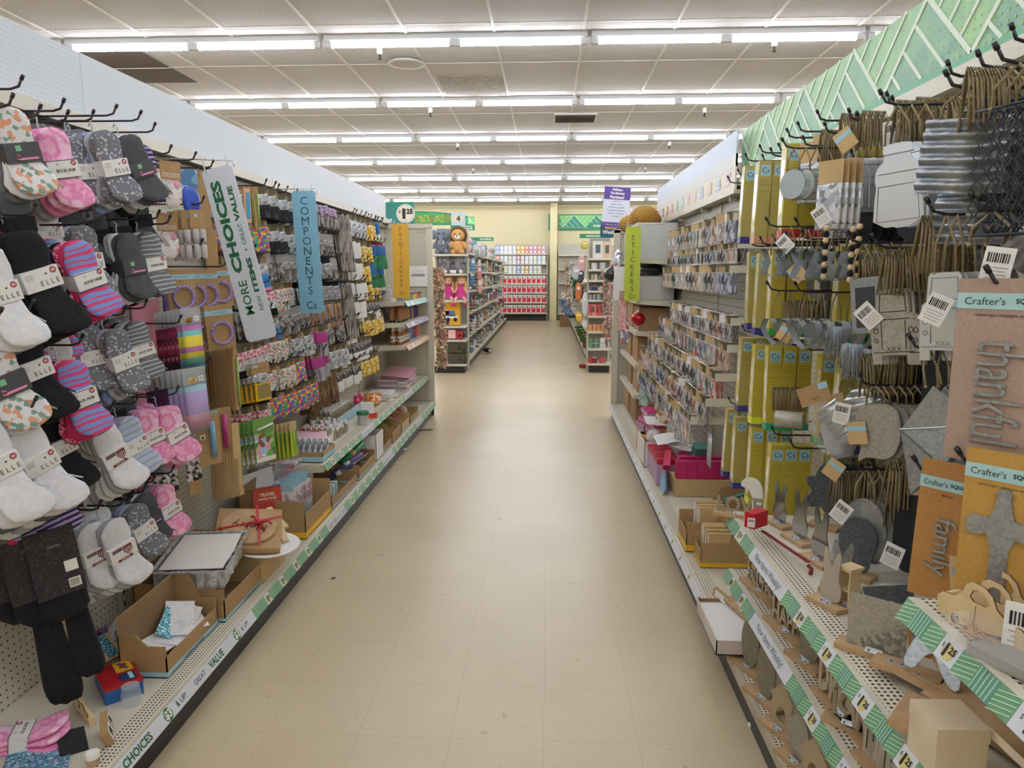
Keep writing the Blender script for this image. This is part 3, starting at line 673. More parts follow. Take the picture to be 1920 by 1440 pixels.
# (kind, u, v of the top of the front bundle, front plane X, yaw, roll, copies behind, scale, where)
socks = [
 ('flor', 12, 205, -1.40, .9, .22, 1, 1.0, 'at the top left edge of the sock wall'),
 ('pink', 92, 243, -1.40, .85, .22, 2, 1.0, 'on the top hook nearest the flower print socks'),
 ('elle', 150, 258, -1.46, .8, .15, 1, .95, 'on the top hook, half behind its twin'),
 ('elle', 193, 248, -1.40, .8, .25, 2, 1.0, 'on the top hook, whole band showing'),
 ('char', 240, 256, -1.40, .8, .35, 2, 1.0, 'on the top hook beside the navy stripes'),
 ('navy', 268, 275, -1.45, .6, .15, 2, .9, 'on the last top hook of the socks'),
 ('blk', 38, 440, -1.38, .85, .30, 2, 1.12, 'on the second hook row from the top'),
 ('hot', 138, 455, -1.36, .85, .30, 2, 1.02, 'on the second hook row from the top'),
 ('elle', 150, 426, -1.46, .8, .15, 2, 1.0, 'on the second hook row, behind the hot pink ones'),
 ('char', 236, 440, -1.42, .7, .15, 3, 1.0, 'on the second hook row from the top'),
 ('swirl', 276, 438, -1.43, .7, .15, 2, 1.0, 'on the second hook row from the top'),
 ('wlong', -32, 470, -1.38, .85, .25, 1, 1.0, 'cut by the frame on the second hook row'),
 ('blk', 32, 622, -1.38, .8, .28, 2, 1.0, 'on the middle hook row'),
 ('white', 102, 628, -1.46, .8, .1, 2, .9, 'on the middle hook row behind the black ones'),
 ('hot', 128, 680, -1.36, .8, .22, 2, 1.02, 'hanging low on the middle hook row'),
 ('elle', 160, 612, -1.46, .8, .1, 2, .95, 'on the middle hook row, left of its twin'),
 ('elle', 212, 620, -1.40, .8, .25, 2, .98, 'on the middle hook row, right of its twin'),
 ('swirl', 252, 605, -1.46, .8, .2, 2, .95, 'on the middle hook row'),
 ('flor', -28, 640, -1.38, .85, .3, 1, 1.1, 'cut by the frame on the middle hook row'),
 ('wlong', 38, 802, -1.36, .8, .35, 2, 1.0, 'on the fourth hook row'),
 ('blk', 86, 780, -1.42, .8, .3, 1, .95, 'on the fourth hook row'),
 ('white', 188, 800, -1.38, .8, .35, 3, 1.02, 'on the fourth hook row'),
 ('lst', 235, 785, -1.42, .8, .3, 2, .95, 'on the fourth hook row'),
 ('pink', 272, 770, -1.44, .8, .2, 2, .95, 'on the fourth hook row, half hidden by its twin'),
 ('pink', 312, 765, -1.40, .8, .32, 2, 1.02, 'on the fourth hook row, farthest out'),
 ('wlong', -40, 800, -1.36, .85, .3, 1, 1.05, 'cut by the frame on the fourth hook row'),
 ('char', 268, 930, -1.46, .8, .25, 2, .9, 'on the lowest sock hook row'),
 ('pink', 304, 912, -1.44, .7, .25, 1, .95, 'on the lowest sock hook row'),
 ('elle', 250, 950, -1.42, .8, .32, 1, .93, 'on the lowest sock hook row'),
 ('white', 126, 985, -1.48, .7, .1, 1, .95, 'lowest row, farthest back of the three whites'),
 ('white', 164, 985, -1.43, .75, .15, 1, .98, 'lowest row, middle of the three whites'),
 ('white', 208, 977, -1.38, .8, .22, 1, 1.03, 'lowest row, foremost of the three whites'),
]
seen = {}
for kd, u, v, X, yaw, roll, nb, sc, where in socks:
    p = px(u, v, X=X)
    SB[kd].put(p, (roll, 0, -yaw*.55), f'{desc[kd]}, {where}'[:110], sc=sc)
    hook(1, p.y+.0, p.z+.05, abs(LP-X)+.05, 'sock wall')
    for i in range(nb):
        SB[kd].put((p.x-.095*(i+1)*sc, p.y+.012*(i+1), p.z+.006), (roll*.8+random.uniform(-.04, .04), 0, -yaw*.5), f'{desc[kd]}, behind another bundle', 'rear sock bundles on the sock wall', sc=sc*.98)
for u, v, X, kd in [(20, 355, -1.42, 'dark'), (75, 372, -1.46, 'wlong'), (130, 385, -1.5, 'dark'), (175, 390, -1.5, 'dark'), (215, 385, -1.48, 'dark'), (255, 365, -1.48, 'dark'),
                    (15, 560, -1.5, 'hot'), (55, 565, -1.5, 'hot'), (95, 560, -1.48, 'hot'), (205, 735, -1.5, 'dark'), (230, 740, -1.5, 'char'), (60, 735, -1.5, 'hot'),
                    (10, 895, -1.45, 'nav2'), (50, 890, -1.45, 'nav2'), (92, 885, -1.43, 'nav2'), (140, 870, -1.5, 'wlong'), (160, 875, -1.52, 'dark'), (215, 885, -1.52, 'dark')]:
    p = px(u, v, X=X)
    SB[kd].put(p, (.15, 0, -.4), f'{desc[kd]}, hung low down', 'half hidden sock bundles low down', sc=.85)
for u, v, X in [(24, 185, -1.36), (76, 205, -1.36), (128, 215, -1.36), (321, 278, -1.38), (367, 291, -1.38), (400, 305, -1.38)]:
    p = px(u, v, X=X); hook(1, p.y, p.z-.02, abs(LP-X), 'sock wall')
# legging hangers: folded black tights on dark cards
lg = E('legging_pack', 'x', 'leggings'); m = MB()
dk = prn('dotted_dark_card', ['232128', '232128', '232128', '3a363f', '232128'], 180, .6)
m.box((0, 0, -.085), (.012, .105, .17), dk); m.box((.007, .03, -.10), (.001, .028, .028), WHITE); m.box((.007, .03, -.145), (.001, .026, .024), WHITE)
for q in range(7): m.box((.0077, .02+q*.003, -.145), (.0006, .0012, .018), INK)
m.text('leggings', .008, mat('grey_print', '9b98a0', .7), (.007, .005, -.04)); O('card', m, lg)
m = MB(); m.pillow(smooth([(-.05, 0), (.05, 0), (.055, -.10), (-.055, -.10)], 1), .03, BLK, -.03, M=Matrix.Translation((0, 0, -.14))); O('folded_cloth', m, lg)
LG = Proto(lg)
for u, v, X, wv in [(5, 1000, -1.50, 'rearmost'), (40, 1003, -1.44, 'middle'), (88, 995, -1.38, 'foremost')]:
    p = px(u, v, X=X); LG.put(p, (.12, 0, -.8), f'black leggings on a dark dotted card, {wv} of the three under the sock wall', sc=1.15)
p = px(95, 1105, X=-1.42)
m = MB()
for k, (w0, L, yy, x0) in enumerate([(.10, .36, -.03, 0), (.085, .30, .045, .012)]):
    m.pillow(smooth([(yy-w0*.3, 0), (yy+w0*.3, 0), (yy+w0*.42, -L*.5), (yy+w0*.62, -L*.96), (yy+w0*.1, -L), (yy-w0*.45, -L*.93), (yy-w0*.38, -L*.5)], 2), .022, BLK, x0, bend=lambda y, z: (.006*math.sin(y*180+k), 0))
O('black_leggings', m, None, 'loose black leggings hanging down to the base shelf below the sock wall', 'leggings', loc=p, rot=(.1, 0, -.8))
# ================================================================ hung packs on the sock side
def pack(name, w, h, t, bands, cat, hang=True, kraft=None, big=False, logo=None):
    """header card and a filled pouch; bands = [(share of height, material, width share, thickness share)]"""
    m = MB(); z = 0.
    for i, (fr, mt, ws, ts) in enumerate(bands):
        H = h*fr
        if ts <= .25: m.box((0, 0, z-H/2), (max(.0014, t*ts), w*ws, H), mt)
        else: m.pillow(rect(w*ws, H*1.02, (0, z-H/2)), t*ts*.7, mt, -t*ts*.35, puff=1.04)
        z -= H
    if logo:
        m.box((t*.13+.0009, logo[1]*w, -h*.07), (.0006, w*logo[2], h*.045 if not big else h*.06), SKYB)
        if big: m.text(logo[0], h*.03, INK, (t*.13+.0016, logo[1]*w, -h*.07), wmax=w*logo[2]*.9)
    return single(name, m, cat)
foil = prn('crinkled_clear_bag', ['dfe1e4', 'b9bcc2', 'eceef0', '8f9299', 'cfd2d6'], 55, .2, .3); smoke = prn('smoky_bag', ['77716d', '99928d', '5d5856', 'b4aeaa'], 50, .3)
multi = prn('pom_pom_mix', ['d94f8a', 'e8d13f', '3f7fc4', 'e06a3a', '4aa96c', '7a4fae'], 80, .8); multi2 = prn('bead_mix', ['c98ba5', 'e0d9cf', '6d9db1', 'd77f56', '8cb077', 'efe8e2'], 120, .4)
bluebag = mat('blue_film', '3f86c9', .3); pinkbead = prn('pink_bead_mix', ['e3708f', 'f2c2ce', 'd94f75', 'f0e4e4'], 120, .4); whitebead = prn('white_bead_mix', ['ededec', 'cfced2', 'ffffff', 'b3b1b7'], 120, .4); blkfr = prn('black_fringe', ['17161a', '2e2c33', '0e0e10', '55525a'], 90, .7, stretch=(1, 1, .25))
steelst = prn('chain_strips', ['8f867f', 'b6aea6', '6c6460', 'a39b94', '544e4b'], 150, .4, .3, stretch=(1, 1, .12)); orst = prn('pencil_strips', ['b9855a', 'd0a37a', '8b5f3f', '5e8794', 'c98f62'], 100, .6, stretch=(1, 1, .08))
yel = prn('yellow_flower_print', ['d9b23a', 'efe6c8', 'e6c65a', 'c99428'], 60, .6); gray = mat('grey_card', 'a39e9b', .7); brownst = prn('brown_strips', ['6d4f33', '8a6a45', '553c28', 'a07f55'], 110, .7, stretch=(1, 1, .1))
KRAFT_M = prn('mottled_kraft_header', ['8f7a55', '736448', 'a38c62', '5f563f', 'b09a72'], 26, .7)  # header kraft broken up into random cells of paler and deeper brown
LK = {}
LK['fringe'] = (pack('fringe_trim_pack', .075, .15, .02, [(.25, KRAFT_M, 1, .1), (.35, foil, .95, .7), (.42, blkfr, 1, 1)], 'craft pack'), 'black fringe trim in a clear pack with kraft header')
LK['foil'] = (pack('charm_pouch', .08, .16, .018, [(.28, KRAFT_M, 1, .1), (.74, foil, .95, 1)], 'craft pack'), 'silvery charm pouch with kraft header')
LK['smoke'] = (pack('button_pouch', .08, .15, .018, [(.3, gray, 1, .1), (.72, smoke, .95, 1)], 'craft pack'), 'smoky clear button pouch with grey header')
LK['pom'] = (pack('pom_pom_pouch', .10, .15, .03, [(.22, KRAFT_M, 1, .1), (.8, multi, 1, 1)], 'craft pack'), 'pouch of rainbow pom poms with kraft header')
LK['bead'] = (pack('bead_pouch', .09, .15, .022, [(.25, KRAFT_M, 1, .1), (.78, multi2, .95, 1)], 'craft pack'), 'pouch of mixed pastel beads with kraft header')
LK['pink'] = (pack('pearl_bead_pack', .065, .17, .02, [(.28, KRAFT_M, 1, .1), (.25, pinkbead, .95, .9), (.27, whitebead, .95, .9), (.22, BLK, .95, .6)], 'craft pack'), 'pack of pink and white beads over a black tray')
LK['blue'] = (pack('felt_pack', .10, .19, .012, [(.3, KRAFT_M, 1, .12), (.28, foil, 1, .8), (.36, bluebag, 1, 1), (.08, PINK, 1, .5)], 'craft pack'), 'clear pack of blue felt with kraft header')
LK['chain'] = (pack('chain_card', .06, .42, .01, [(.06, INK, .4, .5), (.94, steelst, 1, 1)], 'craft pack'), 'long narrow strip of jewellery chain')
LK['pencil'] = (pack('pencil_pack', .075, .17, .014, [(.12, KRAFT_M, .9, .1), (.9, orst, .95, 1)], 'craft pack'), 'slim pack of wooden skewers with teal tips')
LK['white'] = (pack('white_tassel_pack', .075, .15, .022, [(.2, KRAFT_M, .9, .1), (.82, WHITE, .9, 1)], 'craft pack'), 'white tassel pack with kraft header')
LK['wlong'] = (pack('glue_stick_pack', .05, .19, .02, [(.3, KRAFT_M, 1, .1), (.35, smoke, .9, .6), (.38, WHITE, .9, 1)], 'craft pack'), 'long pack of white glue sticks with kraft header')
LK['yel'] = (pack('sponge_pack', .085, .17, .022, [(.3, KRAFT_M, 1, .1), (.72, yel, .95, 1)], 'craft pack'), 'yellow flower sponge pack with kraft header')
LK['clip'] = (pack('glitter_glue_pack', .06, .14, .02, [(.5, prn('purple_strips', ['6a4f63', 'b7a2c4', '8f7a89'], 90, .5), 1, .8), (.5, steelst, 1, .8)], 'craft pack'), 'purple tinted clip strip pack')
LK['tube'] = (pack('paint_tube', .035, .15, .03, [(.7, mat('violet_tube', '5b3f97', .4), 1, 1), (.3, WHITE, .8, .9)], 'paint tube'), 'violet paint tube')
LK['tubeb'] = (pack('paint_tube', .035, .15, .03, [(.7, mat('blue_tube', '2f6fb3', .4), 1, 1), (.3, WHITE, .8, .9)], 'paint tube'), 'blue paint tube')
LK['bluegreen'] = (pack('marker_pack', .10, .22, .016, [(.12, DRED, .5, .3), (.4, mat('blue_barrel', '2d6aa8', .4), 1, 1), (.5, mat('green_barrel', '2f7d4f', .4), 1, 1)], 'markers'), 'clear pack of blue and green markers')
LK['mag'] = (pack('magenta_brush_pack', .085, .2, .02, [(.2, KRAFT_M, .9, .1), (.35, mat('magenta_film', 'b3408a', .35), 1, 1), (.45, prn('grey_bristle', ['8d8891', 'aaa5ae', '6f6a73'], 90, .6, stretch=(1, 1, .1)), .95, 1)], 'craft pack'), 'magenta and grey brush pack with kraft header')
LK['silver'] = (pack('silver_ribbon_pack', .08, .13, .02, [(.3, BLK, .9, .2), (.72, prn('silver_rolls', ['b5b5ba', '8b8b91', 'd8d8dc'], 60, .3, .6), 1, 1)], 'craft pack'), 'silver ribbon roll pack')
LK['brown'] = (pack('wood_stick_pack', .07, .24, .012, [(.1, KRAFT_M, 1, .2), (.9, brownst, .9, 1)], 'craft pack'), 'brown wooden stick pack')
table = [
 (1.93, [(3.66, 4.10, 'fringe', .10), (4.45, 4.62, 'clip', .09), (4.70, 5.05, 'clip', .09), (5.12, 5.22, 'chain', .06), (5.3, 5.75, 'foil', .1), (5.85, 6.0, 'yel', .1), (6.06, 6.12, 'tube', .05), (6.16, 6.24, 'tubeb', .05)]),
 (1.755, [(3.45, 3.52, 'pom', .12), (3.6, 3.9, 'fringe', .1), (3.95, 4.12, 'foil', .1), (4.45, 4.9, 'smoke', .1), (5.3, 5.55, 'white', .1), (5.6, 5.95, 'yel', .1), (6.0, 6.2, 'bluegreen', .12)]),
 (1.60, [(3.48, 3.56, 'blue', .12), (3.68, 4.1, 'smoke', .1), (4.45, 4.75, 'silver', .1), (4.78, 4.98, 'smoke', .1), (5.35, 5.6, 'white', .1), (5.65, 5.9, 'yel', .1), (5.95, 6.15, 'bluegreen', .12)]),
 (1.45, [(3.62, 3.72, 'pink', .09), (3.8, 4.1, 'bead', .1), (4.45, 4.95, 'silver', .1), (5.1, 5.2, 'chain', .06), (5.35, 5.65, 'white', .1), (5.7, 6.15, 'yel', .1)]),
 (1.31, [(3.5, 3.6, 'smoke', .1), (3.7, 3.8, 'blue', .12), (3.9, 4.3, 'smoke', .1), (4.4, 4.95, 'pencil', .09), (5.1, 5.6, 'white', .1), (5.65, 6.15, 'wlong', .09)]),
 (1.17, [(3.35, 3.66, 'pink', .08), (3.75, 4.0, 'bead', .1), (4.05, 4.35, 'foil', .1), (4.4, 4.6, 'mag', .1), (4.7, 5.1, 'smoke', .1), (5.2, 5.6, 'wlong', .09), (5.7, 6.15, 'yel', .1)]),
 (1.02, [(3.42, 3.66, 'pink', .08), (3.74, 4.0, 'bead', .1), (4.05, 4.3, 'pom', .11), (4.4, 4.65, 'mag', .1), (4.75, 5.0, 'foil', .1), (5.05, 5.9, 'wlong', .09)]),
 (.86, [(3.42, 3.7, 'pink', .09), (3.8, 4.25, 'pom', .12), (4.35, 4.7, 'brown', .1), (4.8, 5.5, 'wlong', .09), (5.6, 5.9, 'yel', .1)]),
]
band = ['top', 'second', 'third', 'fourth', 'fifth', 'sixth', 'seventh', 'lowest']
for ri, (z, segs) in enumerate(table):
    for y0, y1, kd, dy in segs:
        P, lab = LK[kd]; n = max(1, round((y1-y0)/dy)+1)
        for j in range(n):
            y = y0+j*dy; L = .27+random.uniform(-.02, .02); f = L-.03-random.uniform(0, .06)
            cnt = 5 if kd not in ('chain', 'brown') else 4
            row(P, 1, y, z, cnt, f'{lab}, {band[ri]} hook row', f'{lab}, {band[ri]} row', f, .026, .7, .12, .05, first=None)
            if kd not in ('chain', 'brown', 'pencil', 'clip'): hook(1, y, z+.004, L, 'craft wall')
# ---- the closer packs between the socks and the green lettered sign, built with parts
def carded(name, cat, w, h, build):
    r = E(name, 'x', cat); build(r, w, h); return Proto(r)
def loom(r, w, h):
    m = MB(); m.box((0, 0, -h/2), (.0016, w, h), KRAFT); m.box((.001, 0, -h*.17), (.0006, w, h*.11), SKYB); m.text('Crafter\'s SQUARE', h*.04, INK, (.0016, 0, -h*.17), wmax=w*.8); m.text('loom', h*.03, INK, (.0016, 0, -h*.26)); O('backing_card', m, r)
    m = MB(); lc = mat('lilac_plastic', 'a48fcf', .35); R = w*.36; cz = -h*.63
    pts = [(.012, R*math.cos(a), cz+R*math.sin(a)) for a in [2*PI*i/28 for i in range(29)]]; m.tube(pts, .0062, lc, 6, cap=False)
    O('ring', m, r)
    m = MB()
    for i in range(18):
        a = 2*PI*i/18; m.tube([(.012, R*math.cos(a), cz+R*math.sin(a)), (.03, R*math.cos(a)*1.12, cz+R*math.sin(a)*1.12)], .0022, lc, 5)
    O('pegs', m, r, kind='stuff')
LOOM = carded('knitting_loom', 'loom', .125, .185, loom)
for i, (u, v) in enumerate([(462, 490), (435, 495), (408, 500), (385, 500), (362, 500)]):
    p = px(u-25, v+5, X=-1.46); LOOM.put((p.x-.0, p.y, p.z), (.03, 0, -.55), 'lilac ring loom on a kraft card in the upper loom row', 'upper row of loom cards', sc=.95)
for i, (u, v, X) in enumerate([(408, 572, -1.38), (385, 575, -1.43), (372, 577, -1.48), (360, 578, -1.54)]):
    p = px(u, v, X=X); LOOM.put(p, (.06, 0, -.65), 'lilac ring loom on a kraft card, foremost in the lower loom row' if not i else 'lilac ring loom on a kraft card, behind the foremost lower one', None if not i else 'rear loom cards of the lower row', sc=1.0)
p = px(425, 590, X=-1.4); hook(1, p.y, p.z, .3, 'craft wall'); p = px(425, 500, X=-1.4); hook(1, p.y, p.z, .28, 'craft wall')
def felt(mt, nm):
    def f(r, w, h):
        m = MB(); m.pillow(rect(w, h*.74, (0, -h*.63)), .007, mt, -.0035, puff=1.2); O('fabric_squares', m, r)
        m = MB(); m.box((0, 0, -h*.12), (.003, w*1.02, h*.26), mat('clear_film_grey', 'c9ccd0', .12, alpha=.55)); m.box((.002, w*.28, -h*.17), (.0006, w*.25, h*.08), WHITE); m.text('|||||', h*.05, INK, (.0026, w*.28, -h*.17), wmax=w*.2)
        m.box((.0012, -w*.1, -h*.19), (.0006, w*.35, h*.09), yel); O('clear_bag_top', m, r)
    return f
RB = stripes('rainbow_fat_quarter', ['c27bb0', 'e8d44a', 'e8d44a', '7cc5c4', 'c27bb0', '6db4c8', '7cc5c4', 'e8d44a'], 2, .17, .8)
PB = stripes('pastel_fat_quarter', ['b9a3d3', 'b9a3d3', 'b9a3d3', 'a6c9cf', 'd9a7c4', 'e3b5cd'], 2, .18, .8)
F1 = carded('fabric_pack', 'fabric', .085, .24, felt(RB, 'a')); F2 = carded('fabric_pack', 'fabric', .095, .25, felt(PB, 'b'))
F3 = carded('fabric_pack', 'fabric', .085, .24, felt(prn('red_print_fabric', ['7d2f4f', 'b0355a', '3c2e3e', 'd08aa5'], 60, .8), 'c')); F4 = carded('fabric_pack', 'fabric', .095, .25, felt(mat('plum_fabric', '6a355f', .8), 'd'))
for i in range(7):
    p = px(355-8*i, 578+1.5*i, X=-1.38-i*.022)
    (F1 if i < 2 else F3).put(p, (.04, 0, -.55), 'yellow and aqua striped fabric pack, front of its hook' if not i else 'folded fabric pack in the upper fabric row, behind the striped one', None if not i else 'upper fabric packs')
for i in range(8):
    p = px(362-10*i, 690+1.5*i, X=-1.36-i*.022)
    (F2 if i < 4 else F4).put(p, (.05, 0, -.55), 'pink, aqua and lilac fabric pack, front of its hook' if not i else 'folded fabric pack in the lower fabric row, behind the pastel one', None if not i else 'lower fabric packs')
for u, v in [(340, 607), (395, 683)]: p = px(u, v, X=-1.38); hook(1, p.y, p.z, .3, 'craft wall')
PS = mat('pink_foam_sheet', 'dc93a6', .7); m = MB(); m.box((0, 0, -.12), (.012, .16, .24), PS); SH = single('foam_sheet_pack', m, 'craft sheet')
SH.put(px(268, 540, X=-1.6), (0, 0, -.15), 'pink foam sheet pack behind the grey socks, upper one'); SH.put(px(265, 700, X=-1.6), (0, 0, -.15), 'pink foam sheet pack behind the grey socks, lower one')
m = MB(); m.box((0, 0, -.10), (.012, .035, .2), mat('violet_sheet', '7b5fae', .6)); m.box((0, .04, -.11), (.012, .03, .2), mat('rose_sheet', 'c2628c', .6)); O('tissue_roll', m, None, 'violet and rose tissue pack beside the looms', 'craft sheet', loc=px(308, 520, X=-1.6))
def letters(r, w, h):
    m = MB(); m.box((0, 0, -h*.2), (.0016, w, h*.4), KRAFT); m.text('OOOOOOO', h*.1, WHITE, (.0015, 0, -h*.3), wmax=w*.85); O('header_card', m, r)
    m = MB(); m.pillow(smooth(rect(w, h*.6, (0, -h*.7)), 1), .014, prn('pink_clear_pouch', ['e5dada', 'd78c9c', 'f0ecec', 'b2a6a6'], 40, .2), -.007); O('pouch', m, r)
LT = carded('letter_pack', 'craft pack', .08, .17, letters)
LT.put(px(318, 302, X=-1.42), (0, 0, -.6), 'kraft headed pouch of pink letters on the top hook past the socks'); LT.put(px(312, 400, X=-1.45), (0, 0, -.6), 'kraft headed pouch of pink letters on the second hook past the socks')
def bluep(r, w, h):
    m = MB(); m.box((0, 0, -h*.2), (.0016, w, h*.4), prn('blue_header', ['7aa3c4', 'c6d3dd', '4f7da8'], 30, .5)); O('header_card', m, r)
    m = MB(); m.pillow(smooth([(-w*.5, -h*.35), (w*.5, -h*.4), (w*.6, -h*.9), (w*.3, -h), (-w*.3, -h)], 1), .02, mat('blue_pouch', '4060c8', .3), -.01); O('pouch', m, r)
BP = carded('blue_scoop_pack', 'craft pack', .075, .18, bluep); BP.put(px(352, 318, X=-1.44), (0, 0, -.6), 'bright blue scoop in a clear pack with pale header')
KC = single('clothespin_card', MB().box((0, 0, -.1), (.004, .045, .2), KRAFT), 'craft pack')
for i, (u, v) in enumerate([(382, 322), (390, 420), (398, 430), (372, 330)]): KC.put(px(u, v, X=-1.48), (0, 0, -.4), 'plain kraft card of wooden sticks beside the green lettered sign', 'kraft stick cards by the sign', sc=(1, 1, 1.2))
def spool(r, w, h):
    m = MB(); m.box((0, 0, -h*.14), (.0016, w, h*.28), KRAFT); m.lathe([(.007, 0), (.007, .0006)], SKYB, 10, (.001, -w*.1, -h*.09), (0, PI/2, 0)); O('header_card', m, r)
    m = MB(); gw = mat('greyish_thread', 'c2bcbb', .8)
    for sy in (-1, 1): m.lathe([(.008, -h*.5), (.013, -h*.47), (.013, -h*.32), (.008, -h*.29)], gw, 10, (.004, sy*w*.22, 0)); m.lathe([(.008, -h*.74), (.013, -h*.71), (.013, -h*.55), (.009, -h*.52)], gw, 10, (.004, sy*w*.22, 0))
    O('yarn_bobbins', m, r, kind='stuff')
SP = carded('bobbin_card', 'craft pack', .065, .26, spool)
for i, (u, v) in enumerate([(368, 393), (352, 394), (340, 395), (328, 397)]): SP.put(px(u, v, X=-1.40-.03*i), (.04, 0, -.6), 'white yarn bobbins on kraft card, foremost on its hook' if not i else 'white yarn bobbins on kraft card, behind the foremost', None if not i else 'rear bobbin cards')
p = px(383, 383, X=-1.38); hook(1, p.y, p.z, .3, 'craft wall'); p = px(320, 420, X=-1.38); hook(1, p.y, p.z, .3, 'craft wall'); p = px(380, 463, X=-1.38); hook(1, p.y, p.z, .3, 'craft wall')
# kraft wrapped straws, ruler cards, candle cards, paddles
m = MB(); m.box((0, 0, -.11), (.005, .034, .22), KRAFT); m.tube([(.008, .008, -.03), (.008, .008, -.21)], .005, mat('lime_stick', '93bf5f', .5), 6); m.box((.0, 0, -.01), (.01, .03, .03), KRAFT); ST = single('ribbon_stick_pack', m, 'craft pack')
for i in range(9): ST.put(px(438-6*i, 655+i*.8, X=-1.40-i*.025), (.02, 0, -.15), 'kraft pack of lime green sticks on the hook below the looms', 'lime stick packs', sc=(1, 1, 1.25))
for i in range(3): ST.put(px(478-10*i, 352, X=-1.42-i*.03), (.02, 0, -.5), 'kraft pack of lime green sticks on the top hook beside the white sign', 'lime stick packs, top row', sc=.9)
m = MB(); m.box((0, 0, -.1), (.004, .035, .16), mat('blush_card', 'dcab91', .6)); m.box((.003, 0, -.1), (.008, .018, .12), mat('aqua_pen', '4aa0c4', .4)); O('craft_knife_pack', m, None, 'blue handled craft knife on blush card at the top right of the sign', 'craft pack', loc=px(462, 345, X=-1.42), rot=(0, 0, -.5))
def candle(c, nm):
    def f(r, w, h):
        m = MB(); m.box((0, 0, -h/2), (.0018, w, h), KRAFT); m.box((.0012, -w*.3, -h*.06), (.0006, w*.35, h*.07), SKYB)
        for q in range(9): m.box((.0012, -w*.2, -h*(.25+.07*q)), (.0005, w*.4, h*.006), KRAFT_D)
        m.box((.0012, -w*.28, -h*.42), (.0006, w*.22, h*.09), WHITE); m.prism([(-w*.34, -h*.45), (-w*.22, -h*.45), (-w*.28, -h*.39)], .0006, INK, .0016); O('backing_card', m, r)
        O('wax_stick', MB().tube([(.012, w*.1, -h*.14), (.012, w*.1, -h*.84)], .011, c, 12), r)
    return f
C1 = carded('wax_stick_card', 'craft pack', .10, .21, candle(mat('blue_wax', '6aa5c4', .4), 'b')); C2 = carded('wax_stick_card', 'craft pack', .10, .21, candle(mat('magenta_wax', 'c23f86', .4), 'm'))
C2.put(px(412, 765, X=-1.44), (.02, 0, -.6), 'kraft card with a magenta wax stick'); C1.put(px(388, 778, X=-1.38), (.03, 0, -.6), 'kraft card with a blue wax stick')
m = MB(); m.box((0, 0, -.115), (.004, .026, .23), KRAFT_L); m.box((.003, 0, -.215), (.006, .032, .03), KRAFT_L); RL = single('paint_stir_pack', m, 'craft pack')
for i in range(10): RL.put(px(447-5.5*i, 835+i*2, X=-1.38-i*.023), (.0, 0, -.15), 'kraft paddle pack in the lowest row of the craft wall', 'kraft paddle packs, lowest row')
m = MB(); m.box((0, 0, -.08), (.006, .035, .16), KRAFT_L)
O('paddle_card', m, None, 'single pale wooden fork shaped paddle beside the green book', 'craft pack', loc=px(440, 793, X=-1.36), rot=(0, 0, -.6))
def framepk(r, w, h):
    m = MB(); m.box((0, 0, -h*.14), (.0016, w, h*.28), KRAFT); m.box((.001, -w*.28, -h*.08), (.0006, w*.3, h*.07), SKYB); m.text('frame kit', h*.04, INK, (.0014, w*.1, -h*.14)); O('header_card', m, r)
    m = MB(); m.pillow(smooth(rect(w, h*.26, (0, -h*.4)), 1), .012, foil, -.006); m.box((0, w*.04, -h*.75), (.006, w*.86, h*.46), YELL); m.box((.0036, w*.08, -h*.74), (.001, w*.7, h*.36), mat('glitter_board', '94804f', .7)); O('framed_panel', m, r)
FP = carded('frame_kit_pack', 'craft pack', .10, .19, framepk)
for i in range(6): FP.put(px(487-9*i, 680+i*2, X=-1.38-.03*i), (.04, 0, -.6), 'clear pack with a yellow edged glitter board, front of its hook' if not i else 'dark clear kit pack behind the yellow edged one', None if not i else 'rear kit packs')
def book(r, w, h):
    m = MB(); m.box((0, 0, -h*.5), (.004, w, h), mat('meadow_green', '6f9e4f', .5)); m.box((.0024, 0, -h*.64), (.0008, w*.92, h*.6), prn('cartoon_garden', ['9cc8dc', '6faa4b', '4e8a3c', 'b6cf6d', 'd8a7b8', 'e8e4d4', '8b5a3c'], 34, .5)); m.box((.0026, 0, -h*.93), (.0008, w*.9, h*.1), WHITE)
    O('cover', m, r); O('felt_pen', MB().tube([(.008, -w*.35, -h*.25), (.008, w*.4, -h*.17)], .006, WHITE, 8), r)
BK = carded('colouring_book', 'book', .115, .22, book)
for i in range(4): BK.put(px(492-9*i, 783+i*2, X=-1.36-.03*i), (.04, 0, -.6), 'green garden colouring book with a white pen, front of its hook' if not i else 'green colouring book behind the front one', None if not i else 'rear colouring books')
GP = pack('lime_straw_pack', .05, .2, .012, [(.25, KRAFT_L, 1, .2), (.75, prn('lime_straws', ['7fae2f', 'a6c94a', '5f8a2b', 'd8c23a'], 80, .5, stretch=(1, 1, .1)), 1, 1)], 'craft pack')
for i in range(7): GP.put(px(548-8*i, 790+i*1.5, X=-1.38-.025*i), (.02, 0, -.5), 'kraft headed pack of lime straws beside the colouring book', 'lime straw packs')
BW = pack('checked_ribbon_pack', .07, .15, .012, [(.6, prn('black_white_check', ['2d2d30', 'e7e5e3', '8f8d8d'], 70, .6), 1, 1), (.4, KRAFT, .8, .2)], 'craft pack')
for i, (u, v) in enumerate([(362, 862), (300, 880), (318, 885)]): BW.put(px(u, v, X=-1.46-.05*i), (.02, 0, -.5), 'black and white checked lettering pack under the pink socks', 'checked lettering packs')
